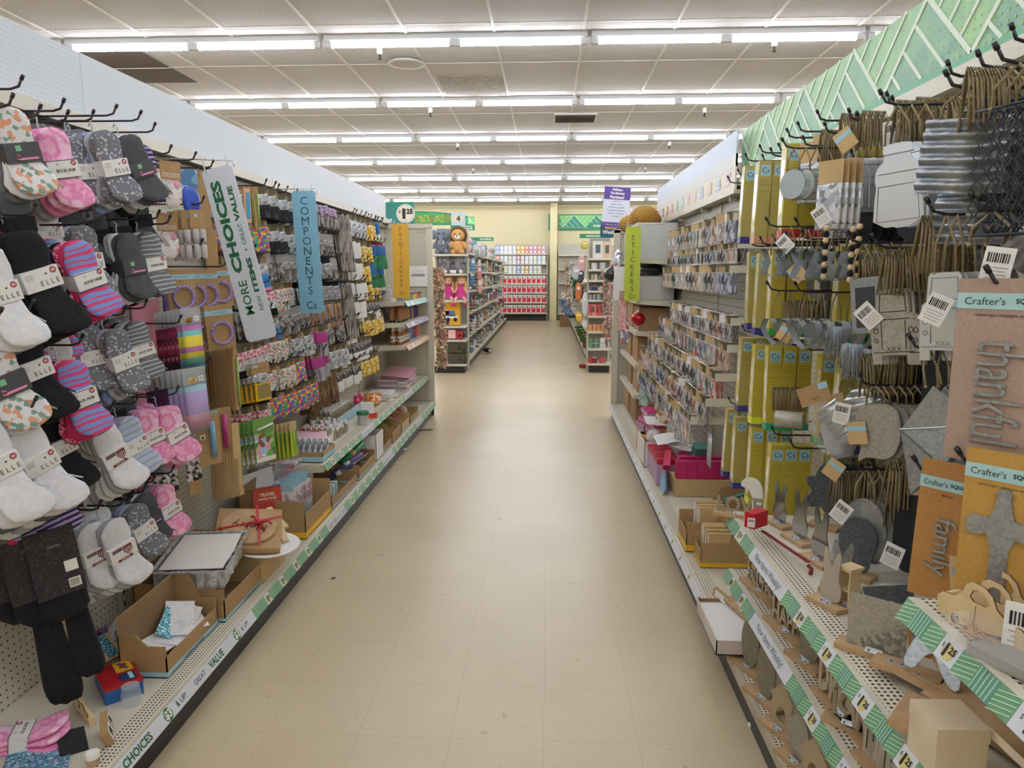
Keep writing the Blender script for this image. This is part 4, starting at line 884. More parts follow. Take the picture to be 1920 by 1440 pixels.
# ================================================================ hanging section signs
def sign(name, label, loc, w, h, col, build, tilt=0., xr=None, side=1):
    r = E(name, label, 'sign', None, loc, (tilt, 0, -PI/2)); r.rotation_mode = 'XYZ'
    m = MB(); pts = smooth(rect(w, h), 0); c = .012
    pts = [(-w/2+c, -h/2), (w/2-c, -h/2), (w/2, -h/2+c), (w/2, h/2-c), (w/2-c, h/2), (-w/2+c, h/2), (-w/2, h/2-c), (-w/2, -h/2+c)]
    m.prism(pts, .004, col); build(m, w, h); O('printed_panel', m, r)
    m = MB()
    for s in (-1, 1): m.tube([(.002, s*w*.36, h/2-.012), (.008, s*w*.36, h/2+.012), (.0, s*w*.36, h/2+.035)], .0028, mat('clear_plastic', 'e3e6ea', .15, alpha=.6), 5)
    O('clips', m, r, kind='stuff')
    return r
def vstack(txt, ink, top, bot, hh, bold=0.):
    def f(m, w, h):
        n = len(txt); z0 = h*top; z1 = h*bot
        for i, ch in enumerate(txt):
            k = hh if ch.isalpha() else hh*.9
            m.text(ch, k, ink, (.0045, 0, z0+(z1-z0)*i/(n-1)), bold=bold)
        m.text('Cs', hh*.9, ink, (.0045, 0, -h*.43), rot=(0, 0, 0)); m.box((.0045, 0, -h*.465), (.0006, w*.33, .0015), ink)
    return f
def more(m, w, h):
    R = (PI/2, 0, 0)
    m.text('MORE', w*.27, DKGREEN, (.0045, -w*.14, -h*.245), R, bold=.012, fit=h*.2)
    m.text('CHOICES', w*.33, DKGREEN, (.0045, -w*.17, h*.165), R, bold=.05, fit=h*.53)
    m.text('NEW', w*.14, DKGREEN, (.0045, w*.25, -h*.29), R, fit=h*.085); m.text('ITEMS', w*.17, DKGREEN, (.0045, w*.24, -h*.125), R, bold=.05, fit=h*.2)
    m.text('•', w*.07, DKGREEN, (.0045, w*.25, .0+h*.02), R); m.text('GREAT', w*.14, DKGREEN, (.0045, w*.25, h*.11), R, fit=h*.12); m.text('VALUE', w*.17, DKGREEN, (.0045, w*.24, h*.285), R, bold=.05, fit=h*.2)
SGW = mat('sign_white', 'ccd0d8', .45)
Ys = 2.9; c = px(450, 478, Y=Ys)
sign('hanging_sign', 'tilted white sign lettered MORE CHOICES in green, hanging over the sock side', c, .128, .70, SGW, more, .215)
a = px(270, 296, Y=2.92); b = px(436, 301, Y=2.9); b2 = px(439, 312, Y=2.9)
O('sign_wire', MB().tube([(LP, 2.9, a.z), (b.x, 2.9, b.z), (b2.x, 2.9, b2.z)], .0028, CHROME, 6), None, 'thin bent wire holding the tilted white sign', 'wire')
Ys = 3.9; c = px(577.5, 474, Y=Ys)
sign('hanging_sign', 'light blue hanging sign lettered COMPONENTS', c, .13, .652, mat('sign_blue', '7fb4cc', .5), vstack('COMPONENTS', mat('sign_ink_blue', '2a4a55', .6), .42, -.31, .043), .035)
b = px(592, 354, Y=Ys); O('sign_wire', MB().tube([(LP, Ys, b.z), (b.x, Ys, b.z), (b.x+.003, Ys, b.z-.03)], .0026, CHROME, 6), None, 'thin wire holding the light blue sign', 'wire')
Ys = 5.7; c = px(752, 490, Y=Ys)
sign('hanging_sign', 'mustard yellow hanging sign lettered PAINTS/CANVAS', c, .13, .572, mat('sign_yellow', 'd9a530', .5), vstack('PAINTS/CANVAS', mat('sign_ink_brown', '5a4a2a', .6), .43, -.33, .026), 0)
b = px(764, 418, Y=Ys); O('sign_wire', MB().tube([(LP, Ys, b.z), (b.x, Ys, b.z), (b.x, Ys, b.z-.03)], .0026, CHROME, 6), None, 'thin wire holding the mustard yellow sign', 'wire')
Ys = 6.1; c = px(1186, 495, Y=Ys)
sign('hanging_sign', 'lime green hanging sign lettered STICKERS', c, .128, .612, mat('sign_lime', 'b6c23c', .5), vstack('STICKERS', mat('sign_ink_dark', '3d4328', .6), .35, -.33, .042), 0)
b = px(1197, 422, Y=Ys); O('sign_wire', MB().tube([(RP, Ys+.3, b.z+.03), (b.x, Ys, b.z), (b.x-.12, Ys, b.z+.0), (b.x-.12, Ys, b.z-.03)], .0026, CHROME, 6), None, 'thin wire holding the lime green sign', 'wire')
# ================================================================ boxes and trays
def tray(name, label, cat, c, dx, dy, hf, hb, mt=KRAFT, inn=KRAFT_D, bandm=None, yaw=0., text=None, s=1, hn=None, group=None, bh=.16):
    """open display carton: low front towards the aisle (+X * s), high back, sloped sides"""
    r = E(name, label, cat, group, c, (0, 0, yaw+(0 if s > 0 else PI))); t = .004; hn = hn or hb
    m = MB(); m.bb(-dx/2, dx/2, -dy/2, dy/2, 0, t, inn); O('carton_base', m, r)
    def side(y, h1, h2):
        return [(-dx/2, 0), (dx/2, 0), (dx/2, h1), (dx*.12, h1), (-dx*.12, h2), (-dx/2, h2)]
    for y, hh in ((-dy/2, hn), (dy/2-t, hb)):
        m = MB(); m.M = Matrix(((0, 1, 0, 0), (1, 0, 0, y), (0, 0, 1, 0), (0, 0, 0, 1))); m.prism(side(y, hf*(1.0 if hf > hb*.7 else 1.5), hh), t, mt)
        m.M = Matrix()
        if bandm: m.bb(-dx/2, dx/2, y-.0006, y+t+.0006, .004, bh*hb*.6, bandm)
        O('side_wall', m, r)
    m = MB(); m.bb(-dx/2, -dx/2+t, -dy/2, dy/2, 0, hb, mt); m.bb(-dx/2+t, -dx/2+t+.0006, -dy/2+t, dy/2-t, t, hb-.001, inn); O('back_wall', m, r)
    m = MB(); m.bb(dx/2-t, dx/2, -dy/2, dy/2, 0, hf, mt)
    if bandm: m.bb(dx/2-.0004, dx/2+.0008, -dy/2, dy/2, .004, bh*hb*.6, bandm)
    if text: m.text(text, min(hf*.3, .016), INK, (dx/2+.0014, 0, bh*hb*.33 if bandm else hf*.5), wmax=dy*.7)
    O('front_wall', m, r)
    return r
def stack_box(name, label, cat, c, d, mt, rot=(0, 0, 0), top=None, front=None, group=None, text=None, par=None):
    m = MB(); m.box((0, 0, d[2]/2), d, mt)
    if top: m.box((0, 0, d[2]+.0004), (d[0]*.94, d[1]*.94, .0008), top)
    if front: m.box((d[0]/2+.0004, 0, d[2]/2), (.0008, d[1]*.9, d[2]*.8), front)
    if text: m.text(text, d[2]*.4, INK, (d[0]/2+.001, 0, d[2]/2), wmax=d[1]*.8)
    return O(name, m, par, label, cat, group, None, c, rot)
B0 = .156
# big display carton near the camera: measured corners on the deck
a, b, n = px(312, 1272, Z=B0), px(425, 1172, Z=B0), px(253, 1247, Z=B0)
tray('display_carton', 'large open kraft carton with pale blue band on the near base shelf', 'carton', ((n.x+a.x)/2+.0, (a.y+b.y)/2, B0), a.x-n.x+.01, b.y-a.y, .075, .21, bandm=SKYB, text='Crafter\'s SQUARE', hn=.15, bh=.16)
CN = ((n.x+a.x)/2, (a.y+b.y)/2)
prnp = prn('pale_leaflet', ['e4e2e2', 'dcdce0', 'e8e6e4', 'd2d4da'], 18, .5, cell=False)
m = MB()
m.box((0, 0, 0), (.1, .15, .004), prnp); LF1 = single('paper_pack', m, 'paper')
for i, (dx, dy, dz, rx, ry, rz) in enumerate([(0, .02, .06, .2, .3, .3), (.01, .1, .075, .3, .1, .9), (-.01, -.02, .05, -.1, .3, -.2), (0, .06, .09, .5, .2, .5)]):
    LF1.put((CN[0]+dx, CN[1]+dy, B0+dz), (rx, ry, rz), 'white leaflet pack lying loose in the large near kraft carton', 'leaflet packs in the near carton')
LF1.put((CN[0], CN[1]+.07, B0+.06), (.7, .2, .1), 'white leaflet pack lying loose in the large near kraft carton', 'leaflet packs in the near carton')
TG = prn('teal_glitter_sheet', ['2f6f82', '3f8ea3', '6ab6c2', '275b6e', 'c4e6ea'], 260, .35, .3)
m = MB(); m.box((0, 0, 0), (.09, .13, .003), TG); O('glitter_card', m, None, 'teal glitter card standing in the near kraft carton', 'craft sheet', loc=(CN[0]-.01, CN[1]+.03, B0+.08), rot=(.4, .6, .4))
# second carton behind with the foil tray on it
tray('display_carton', 'kraft carton with pale blue band behind the near one, under the foil tray', 'carton', (-1.42, b.y+.27, B0), .36, .50, .09, .19, bandm=SKYB, hn=.15, text='Crafter\'s SQUARE', bh=.14)
A0, A1, A2, A3 = px(268, 1068, Z=.50), px(455, 1052, Z=.50), px(470, 1018, Z=.50), px(330, 1030, Z=.5)
m = MB(); yc = b.y+.30; FOILM = prn('crumpled_foil', ['c9ccd0', 'a5a8ac', 'e6e8ea', 'b4b7bb'], 35, .35, .6, cell=False)
def ring(w_, d_, z): return [(-w_/2, -d_/2, z), (w_/2, -d_/2, z), (w_/2, d_/2, z), (-w_/2, d_/2, z)]
V = []
N = 40
for k, (w_, d_, z) in enumerate([(.255, .365, 0), (.262, .372, .08), (.285, .395, .082), (.285, .395, .076)]):
    for i in range(N):
        t = i/N*4; e = int(t); f = t-e; cs = ring(w_, d_, z); q = Vector(cs[e]).lerp(Vector(cs[(e+1) % 4]), f)
        if k in (0, 1): q += Vector((q.x, q.y, 0)).normalized()*.006*math.sin(i*PI)*(1) + Vector((0, 0, .002*math.sin(i*2.1)))
        if i % 2 and k < 2: q -= Vector((q.x, q.y, 0)).normalized()*.006
        V.append(tuple(q))
Fc = [(k*N+i, k*N+(i+1) % N, (k+1)*N+(i+1) % N, (k+1)*N+i) for k in range(3) for i in range(N)]+[tuple(range(N))]
m.add(V, Fc, FOILM); ft = E('foil_tray', 'shallow crimped foil roasting tray balanced on the second kraft carton', 'tray', None, (-1.40, 2.74, .30), (.05, .03, .18)); O('tray_shell', m, ft)
m = MB(); m.prism([(-.115, -.17), (.12, -.165), (.125, .0), (.115, .17), (-.115, .16)], .003, mat('paper_plate', 'e3dcd6', .6), M=Matrix(((0, 1, 0, 0), (0, 0, 1, 0), (1, 0, 0, .079), (0, 0, 0, 1)))); O('printed_lid', m, ft)
# tin of bricks style box, jar, packs, socks lying on the near deck
p = px(228, 1275, Z=B0+.03); bx = E('brick_lid_box', 'red ridged lid on a blue toy box with yellow badge', 'box', None, (p.x-.01, p.y, B0), (0, 0, .75))
m = MB(); m.box((0, 0, .022), (.11, .16, .044), mat('toy_blue', '1f5fa8', .4)); O('box_body', m, bx)
m = MB(); m.box((0, 0, .047), (.112, .162, .008), mat('toy_red', 'b3222a', .4))
for i in range(13): m.box((0, -.072+i*.012, .053), (.11, .006, .004), mat('toy_red', 'b3222a', .4))
m.box((.02, .03, .057), (.05, .07, .003), YELL); m.box((.02, .03, .0588), (.012, .05, .001), mat('toy_blue', '1f5fa8', .4), (0, 0, .4)); m.box((.02, .03, .0595), (.014, .03, .001), REDM, (0, 0, -.5)); m.box((.02, -.045, .057), (.045, .05, .002), mat('navy_print2', '22345c', .5)); m.box((.028, -.045, .0585), (.012, .042, .001), mat('label_pale', 'a9cde0', .5)); O('box_lid', m, bx)
p = px(247, 1318, Z=B0); jr = E('clear_jar', 'squat clear plastic jar with ribbed neck in front of the red and blue box', 'jar', None, p)
cp = mat('clear_jar_plastic', 'dfe8f0', .05, alpha=.28); O('jar_body', MB().lathe([(.028, 0), (.03, .004), (.03, .035), (.024, .042), (.024, .046), (.027, .048), (.024, .051), (.027, .054), (.024, .057), (.026, .06)], cp, 18), jr)
p = px(175, 1432, Z=B0); jr = E('small_jar', 'little tan jar with white lid at the near edge of the base shelf', 'jar', None, p)
O('jar_body', MB().lathe([(.016, 0), (.017, .02)], mat('tan_fill', 'b79a80', .5), 14), jr); O('lid', MB().lathe([(.0185, .02), (.0185, .034), (.016, .036)], WHITE, 16), jr)
p = px(-40, 1400, Z=B0+.02); SB['pink'].put((p.x, p.y, B0+.045), (0, -PI/2+.1, .4), 'pink plaid sock bundle lying on its side on the near base shelf', sc=1.0)
p = px(70, 1425, Z=B0+.004); m = MB(); m.box((0, 0, 0), (.16, .22, .004), prn('blue_sequins', ['2d7290', '5aa5bd', '3b88a3', 'b8dbe6', '8f7fb5'], 200, .3, .2)); O('sequin_sheet', m, None, 'blue and lilac sequin sheet lying flat at the lower left corner', 'craft sheet', loc=(p.x, p.y, B0+.004), rot=(0, 0, .5))
p = px(135, 1385, Z=B0+.02); m = MB(); m.box((0, 0, 0), (.07, .10, .006), mat('slate_card', '1e2126', .6, n=(30, '14161a'))); O('slate_card', m, None, 'black slate tag lying on the near base shelf beside the sequin sheet', 'tag', loc=(p.x, p.y, B0+.012), rot=(.15, .1, .7))
p = px(200, 1365, Z=B0+.03); m = MB(); m.box((0, 0, 0), (.02, .11, .042), KRAFT); m.box((.0106, -.02, 0), (.0006, .05, .034), WHITE); m.box((.0106, .035, 0), (.0006, .03, .03), WHITE)
for q in range(8): m.box((.0112, -.035+q*.004, 0), (.0004, .0016, .024), INK); m.box((.0112, .025+q*.0026, 0), (.0004, .0012, .022), INK)
O('barcoded_block', m, None, 'kraft edged block with two barcode labels on the near base shelf', 'block', loc=(p.x, p.y, B0+.03), rot=(.1, -.35, .55))
p = px(150, 1325, Z=B0+.03); wl = E('wooden_word_ledge', 'pale plywood ledge with cut out scroll top near the clear jar', 'wood craft', None, (p.x, p.y, B0), (0, 0, .85))
m = MB(); m.prism([(-.085, 0), (.085, 0), (.085, .022), (-.085, .022)], .02, PLY, edge=PLY); O('ledge_box', m, wl)
m = MB(); m.prism(smooth([(-.08, .022), (.08, .022), (.075, .045), (.05, .038), (.03, .052), (0, .04), (-.025, .056), (-.055, .036), (-.075, .04)], 2), .003, PLY, -.002, edge=PLY_E, holes_=[ell(.02, .014, 10, (.0, .032))]); m.text('rustic', .014, PLY_E, (.0212, 0, .011), wmax=.08); O('scroll_top', m, wl)
for i, (u, v, rz) in enumerate([(215, 1205, .5), (190, 1225, .9), (235, 1185, .2)]):
    p = px(u, v, Z=B0+.03); m = MB(); m.box((0, 0, 0), (.10, .13, .006), [prnp, KRAFT_L, WHITE][i]); m.box((.02, 0, .0034), (.035, .12, .0006), TG if i < 2 else yel); m.box((-.03, .03, .0034), (.02, .03, .0006), INK if i == 0 else SKYB)
    O('sequin_pack', m, None, ['white backed pack with a teal glitter band leaning by the near carton', 'kraft headed teal glitter pack under the white one', 'white and yellow pack tucked behind the near carton'][i], 'craft pack', loc=(p.x, p.y, B0+.03+i*.012), rot=(.25, -.2, rz))
SB['nav2'].put(px(165, 1215, Z=B0+.06), (PI/2-.3, .2, .3), 'navy and pink sock bundle fallen beside the near carton', sc=.8)
# merry round box
p = px(478, 1010, Z=.36); mr = E('wooden_plaque_box', 'clear topped kraft box with a round wooden Merry plaque and red ribbon', 'gift box', None, (-1.33, 3.03, .33), (.35, .12, .35)); mr.scale = (1.25, 1.25, 1.25)
m = MB(); m.box((0, 0, .01), (.21, .21, .02), KRAFT_D); m.box((0, 0, .03), (.22, .22, .02), KRAFT); O('box_base', m, mr)
m = MB(); m.lathe([(.094, .041), (.096, .046), (.094, .052)], OAK, 32); V = 0
T = Matrix.Translation((0, 0, .0535)) @ Matrix.Rotation(1.35, 4, 'Z') @ Matrix.Rotation(-PI/2, 4, 'Y')
mm = MB(); mm.M = T; mm.text('Merry', .045, mat('burnt_brown', '3f2a1a', .7), wmax=.13); m.v += mm.v if False else []; O('wooden_disc', m, mr); O('burnt_lettering', mm, mr)
m = MB(); rr = mat('red_ribbon', 'b5121f', .35); m.box((0, .01, .056), (.225, .008, .0015), rr, (0, 0, .35)); m.box((.03, 0, .057), (.008, .225, .0015), rr, (0, 0, .1))
for a in (0, 2.2, 3.6, 5.2): m.tube([(.03, .0, .06), (.03+.03*math.cos(a), .03*math.sin(a), .075), (.03+.045*math.cos(a), .045*math.sin(a), .06)], .004, rr, 5)
O('ribbon_bow', m, mr)
p = px(500, 1062, Z=.25); m = MB(); m.lathe([(.09, 0), (.13, .008), (.14, .016), (.135, .018), (.09, .006)], WHITE, 28); O('paper_plate', m, None, 'white oval plate sticking out under the Merry box', 'plate', loc=(-1.24, 3.02, .285), rot=(.05, .05, 0))
m = MB(); m.bb(-.14, .14, -.13, .13, 0, .125, KRAFT_L); O('flat_carton', m, None, 'kraft box lying under the Merry plaque', 'carton', loc=(-1.37, 3.06, B0))
p = px(540, 985, Z=.3)
for i, (u, v, rz) in enumerate([(535, 975, .9), (543, 990, .6)]):
    p = px(u, v, Z=.34); m = MB(); m.box((0, 0, 0), (.03, .16, .012), PLY); O('wood_paddle', m, None, ['raw wood slat poking out above the Merry box', 'second raw wood slat below the first, behind the Merry box'][i], 'wood slat', loc=(p.x-.04, p.y, .35-i*.02), rot=(.4, 0, rz))
# travel book, white boards, kraft carton with yellow band
p = px(488, 945, X=-1.44); tb = E('travel_book', 'red spiral bound Travel activity book standing against white boards', 'book', None, (-1.40, p.y, p.z-.085), (0, -.08, -.95))
m = MB(); m.box((0, 0, .085), (.01, .14, .17), mat('coral_cover', 'c4473a', .5)); m.text('TRAVEL', .017, mat('cream_print', 'e9dccb', .6), (.0056, 0, .135), bold=.05, wmax=.09); m.text('activity book', .017, mat('cream_print', 'e9dccb', .6), (.0056, 0, .113), bold=.03, wmax=.11)
for q in range(4): m.box((.0054, -.005, .085-q*.008), (.0006, .1-.02*(q % 2), .0016), mat('dark_red_print', '7a2018', .6))
O('cover', m, tb); m = MB()
for q in range(16): m.tube([(-.007, -.062+q*.0083, .166), (0, -.062+q*.0083, .176), (.008, -.062+q*.0083, .166)], .0014, INK, 5, False)
O('spiral_binding', m, tb)
wb = px(500, 945, X=-1.5)
for i, (u, v, X, cc, dd, lab) in enumerate([(500, 950, -1.52, WHITE, (.008, .34, .26), 'large white canvas board leaning behind the red book'), (470, 985, -1.44, mat('teal_folder', '1f5f5c', .5), (.03, .26, .10), 'teal folders lying behind the red book')]):
    p = px(u, v, X=X); stack_box('canvas_board' if not i else 'folder_stack', lab, 'board', (X, p.y, B0+(.03 if not i else .0)), dd if not i else (.16, .26, .13), cc, (0, -.12 if not i else 0, -.35 if not i else 0))
p0, p1 = px(555, 1012, Z=B0), px(620, 962, Z=B0)
tray('display_carton', 'kraft carton with yellow band holding floral paper packs', 'carton', (-1.39, (p0.y+p1.y)/2+.02, B0), .34, (p1.y-p0.y)+.02, .13, .26, bandm=YELL, hn=.26, bh=.22)
fp = prn('floral_paper', ['e3dcda', 'c99aa4', 'a9bcc9', 'e9e4e1', '9a8f9a'], 45, .6)
m = MB(); m.box((0, 0, .1), (.15, .006, .2), fp); m.box((0, 0, .215), (.10, .003, .04), SKYB); FPk = single('floral_paper_pack', m, 'craft paper')
for i in range(9): FPk.put((-1.37+random.uniform(-.01, .01), (p0.y+p1.y)/2-.12+i*.033, B0+.02), (random.uniform(-.1, .1), 0, 0), 'floral paper pack with blue tag standing in the yellow banded carton', 'floral paper packs')
m = MB(); m.box((0, 0, .006), (.2, .26, .012), fp); m.box((.09, .06, .0125), (.06, .07, .001), SKYB); SPK = single('scrapbook_pad', m, 'craft paper')
p = px(500, 893, Z=.42)
for i in range(8): SPK.put((-1.50+random.uniform(-.015, .015), p.y+.25, B0+.20+i*.0125), (0, 0, random.uniform(-.15, .15)), 'floral scrapbook pad in the pile behind the white board', 'scrapbook pads')
m = MB(); m.bb(-.12, .12, -.15, .15, 0, .2, WHITE); O('white_box', m, None, 'white box under the scrapbook pads', 'carton', loc=(-1.50, p.y+.25, B0))
# rolls carton and later cartons on the base shelf
def seg_tray(u0, v0, u1, v1, lab, **k):
    a, b = px(u0, v0, Z=B0), px(u1, v1, Z=B0); y0, y1 = a.y, b.y
    d = k.pop('d', .36); return tray('display_carton', lab, 'carton', (LF-.03-d/2, (y0+y1)/2, B0), d, y1-y0-.02, **k), y0, y1
_, y0, y1 = seg_tray(628, 958, 675, 905, 'kraft carton of small colour boxes beside the yellow banded carton', hf=.06, hb=.16, bandm=SKYB)
m = MB(); m.box((0, 0, .05), (.05, .03, .1), prn('pastel_box_print', ['b6a9d2', '9fc4d6', 'e6d8a0', 'e3e1e6'], 30, .5)); CB = single('small_pastel_box', m, 'box')
for i in range(8): CB.put((LF-.09-.07*(i % 2), y0+.05+.06*(i//2), B0+.006), (0, 0, random.uniform(-.2, .2)), 'little pastel box standing in the small colour box carton', 'little pastel boxes')
_, y0, y1 = seg_tray(676, 902, 712, 868, 'deep kraft carton of rolled vinyl on the base shelf', hf=.07, hb=.17, bandm=SKYB)
rc = [('green_wrap', '2f8a57'), ('pink_wrap', 'd889a8'), ('maroon_wrap', '6e1f2c'), ('white_dot_wrap', 'cfc3c6'), ('silver_wrap', 'b5b8bd'), ('navy_wrap', '30356b'), ('green_wrap', '2f8a57'), ('blush_wrap', 'c98f95'), ('brown_check_wrap', '7d5a55'), ('purple_wrap', '5a4a86')]
for i, (nm, c) in enumerate(rc):
    t = E('vinyl_roll', f'{["bright green", "pink", "dark maroon", "white speckled", "silver", "navy", "second green", "blush", "brown check", "purple"][i]} vinyl roll heaped in the deep kraft carton', 'roll')
    mt = mat(nm, c, .4); O('rolled_sheet', MB().tube([(0, -.12, 0), (0, .12, 0)], .021 if i == 0 else .015, mt, 12), t); O('paper_sleeve', MB().tube([(0, -.02, 0), (0, .02, 0)], .0216 if i == 0 else .0156, KRAFT_L if i == 0 else WHITE, 12), t)
    p = px([660, 690, 675, 680, 665, 645, 700, 695, 668, 650][i], [850, 858, 885, 872, 875, 888, 842, 848, 892, 870][i], X=-1.30)
    t.location = (-1.30-.02*(i % 3), p.y, max(B0+.06, p.z)); t.rotation_euler = (.35, 0, -.45+random.uniform(-.3, .3))
specs = [(713, 866, 728, 850, 'white side panel carton under the steel shelf', dict(hf=.19, hb=.21, mt=WHITE)), (729, 852, 746, 834, 'kraft carton of green netting under the steel shelf', dict(hf=.06, hb=.17, bandm=SKYB)),
         (747, 833, 763, 815, 'kraft carton with pink parcel under the steel shelf', dict(hf=.09, hb=.2)), (764, 813, 779, 797, 'yellowish kraft carton near the shelf end', dict(hf=.08, hb=.13, mt=KRAFT_L, bandm=SKYB)), (781, 796, 796, 779, 'last small kraft carton near the shelf end', dict(hf=.06, hb=.10, bandm=SKYB))]
for u0, v0, u1, v1, lab, k in specs:
    k = dict(k); _, ya, yb = seg_tray(u0, v0, u1, v1, lab, **k)
    n = 3
    for i in range(n):
        m = MB(); c = [('glove_netting', 'a3ad5f'), ('wrapped_parcel', 'c9505a'), ('white_parcel', 'd5cfc9'), ('brown_parcel', '8a6e4c')][(i+specs.index((u0, v0, u1, v1, lab, specs[[s[4] for s in specs].index(lab)][5]))) % 4]
        m.ball((0, 0, .05), (.06, (yb-ya)/n*.42, .055), mat(c[0], c[1], .6), 10, 6); O('soft_parcel', m, None, 'small soft parcel in ' + lab.replace('under the steel shelf', '').strip(), 'parcel', 'soft parcels in ' + lab, loc=(LF-.18, ya+(i+.5)*(yb-ya)/n, B0+.01))
# ---------------------------------------------------------------- upper shelf of the sock side (z = .43)
U0 = .431
def on(u, v, Z=U0): return px(u, v, Z=Z)
a, b = on(548, 868), on(600, 868)
tray('display_carton', 'low kraft tray of foil wrapped lace on the near end of the low shelf', 'carton', (-1.40, 4.05, U0), .26, .24, .06, .07, bandm=SKYB, hn=.06, bh=.8)
m = MB(); m.pillow(smooth(rect(.035, .12), 1), .012, foil, 0); FW = single('lace_pouch', m, 'craft pack')
for i in range(7): FW.put((-1.50+.035*i, 4.05, U0+.06), (0, .5, 1.3), 'foil backed lace pouch standing in the low kraft tray', 'lace pouches')
stack_box('sticker_book', 'white book with pink edge lying over the low kraft tray', 'book', (-1.42, 4.2, U0+.09), (.18, .2, .012), WHITE, (0, .05, .3), mat('pink_cover', 'e3b9c6', .5))
p = on(577, 818); rb = E('red_display_box', 'red cardboard display box of small bottles on the low shelf', 'carton', None, (-1.46, 4.36, U0+.06)); m = MB(); RB_ = mat('orange_red_card', 'd4482f', .5)
m.bb(-.06, .06, -.08, .08, 0, .005, RB_); m.bb(.055, .06, -.08, .08, 0, .045, RB_); m.bb(-.06, -.055, -.08, .08, 0, .05, RB_); m.bb(-.06, .06, -.08, -.075, 0, .045, RB_); m.bb(-.06, .06, .075, .08, 0, .045, RB_); m.box((0, -.0806, .02), (.05, .0006, .03), WHITE); O('tray_body', m, rb)
m = MB(); m.bb(-.09, .09, -.1, .1, 0, .06, WHITE); O('white_box', m, None, 'white carton under the red display box', 'carton', loc=(-1.46, 4.38, U0))
bt = E('craft_bottle', 'x', 'bottle'); O('bottle_body', MB().lathe([(.014, 0), (.015, .004), (.015, .05), (.009, .058)], prn('glitter_fill', ['b59a9a', '9a8f6d', '8f8f97', 'c9b3a3'], 40, .3), 10), bt); O('cap', MB().lathe([(.011, .058), (.011, .078), (.009, .08)], WHITE, 10), bt); BT = Proto(bt)
for i in range(46):
    x = -1.58+.042*(i % 6)+random.uniform(-.006, .006); y = 4.5+.045*(i//6)+random.uniform(-.008, .008)
    BT.put((x, y, U0), (random.uniform(-.1, .1), random.uniform(-.1, .1), 0), 'small white capped bottle in the crowd on the low steel shelf', 'white capped bottles on the low shelf', sc=random.uniform(.8, 1.1))
for i in range(10): BT.put((-1.50+.035*(i % 5), 4.33+.05*(i//5), U0+.066), (0, 0, 0), 'small white capped bottle standing in the red display box', 'bottles in the red display box', sc=.7)
p = on(668, 800); gj = E('plastic_tub', 'clear plastic tub with bright green lid on the low shelf edge', 'tub', None, (-1.31, 5.0, U0)); O('tub_body', MB().lathe([(.036, 0), (.042, .07)], mat('cloudy_plastic', 'c6c4c0', .3), 18), gj); O('lid', MB().lathe([(.045, .07), (.046, .09), (.042, .093)], mat('lid_green', '1d7d4d', .35), 20), gj)
tray('display_carton', 'pale blue kraft tray of white capped bottles at the back of the low shelf', 'carton', (-1.55, 5.15, U0), .2, .6, .07, .09, mt=KRAFT_L, bandm=SKYB, hn=.09, bh=1.2)
for i in range(36): BT.put((-1.62+.035*(i % 4), 4.9+.058*(i//4), U0+.035), (0, 0, 0), 'small white capped bottle in the pale blue kraft tray', 'bottles in the pale blue tray')
m = MB(); m.ball((0, 0, .045), (.07, .12, .05), prn('candy_bag', ['d9752f', 'e9b14f', 'b04a2a', 'f1e1c8'], 50, .3), 14, 8); m.box((.0, .03, .06), (.13, .05, .06), mat('orange_band', 'e0761f', .35)); O('candy_bag', m, None, 'crumpled orange and white bag on the low shelf', 'bag', loc=(-1.42, 5.75, U0), rot=(0, 0, .2))
m = MB(); m.box((0, 0, .06), (.10, .03, .12), WHITE); m.box((.02, 0, .02), (.105, .032, .035), mat('orange_red_card', 'd4482f', .5)); O('glue_carton', m, None, 'upright white carton with red foot beside the green lidded tub', 'carton', loc=(-1.33, 5.2, U0), rot=(0, 0, .4))
m = MB()
for q in range(5): m.ball((.03*math.cos(q*1.26), 0, .03*math.sin(q*1.26)), (.022, .008, .022), mat('rose_print', 'c93a5f', .6), 8, 5)
m.box((0, .006, 0), (.09, .004, .09), WHITE); O('rose_tag', m, None, 'white square tag with a pink rose among the bottles', 'tag', loc=(-1.46, 5.45, U0+.1), rot=(.2, 0, .9))
for i in range(5):
    stack_box('clear_craft_pad', 'clear wrapped pad lying flat behind the orange bag', 'pad', (-1.42, 6.05, U0+i*.012), (.2, .26, .011), [WHITE, prnp, mat('cream_pad', 'd9cfba', .5)][i % 3], (0, 0, random.uniform(-.3, .3)), group='clear wrapped pads')
PKS = mat('rose_paper', 'cf9aa8', .6)
m = MB(); m.bb(-.13, .13, -.25, .25, 0, .1, prn('paper_pile_edge', ['a58f97', 'c9b8b9', '8e7f86', 'd7cfc8'], 90, .6, stretch=(.05, .05, 1))); O('paper_ream', m, None, 'thick pile of clear wrapped paper under the pink sheets', 'craft paper', loc=(-1.42, 6.75, U0))
for i in range(4): stack_box('rose_paper_sheet', 'curled sheet of rose pink paper on the paper pile', 'craft paper', (-1.40, 6.75, U0+.102+i*.012), (.26, .5, .002), PKS, (.02*i, .05+.02*i, .02*i), group='rose pink sheets')
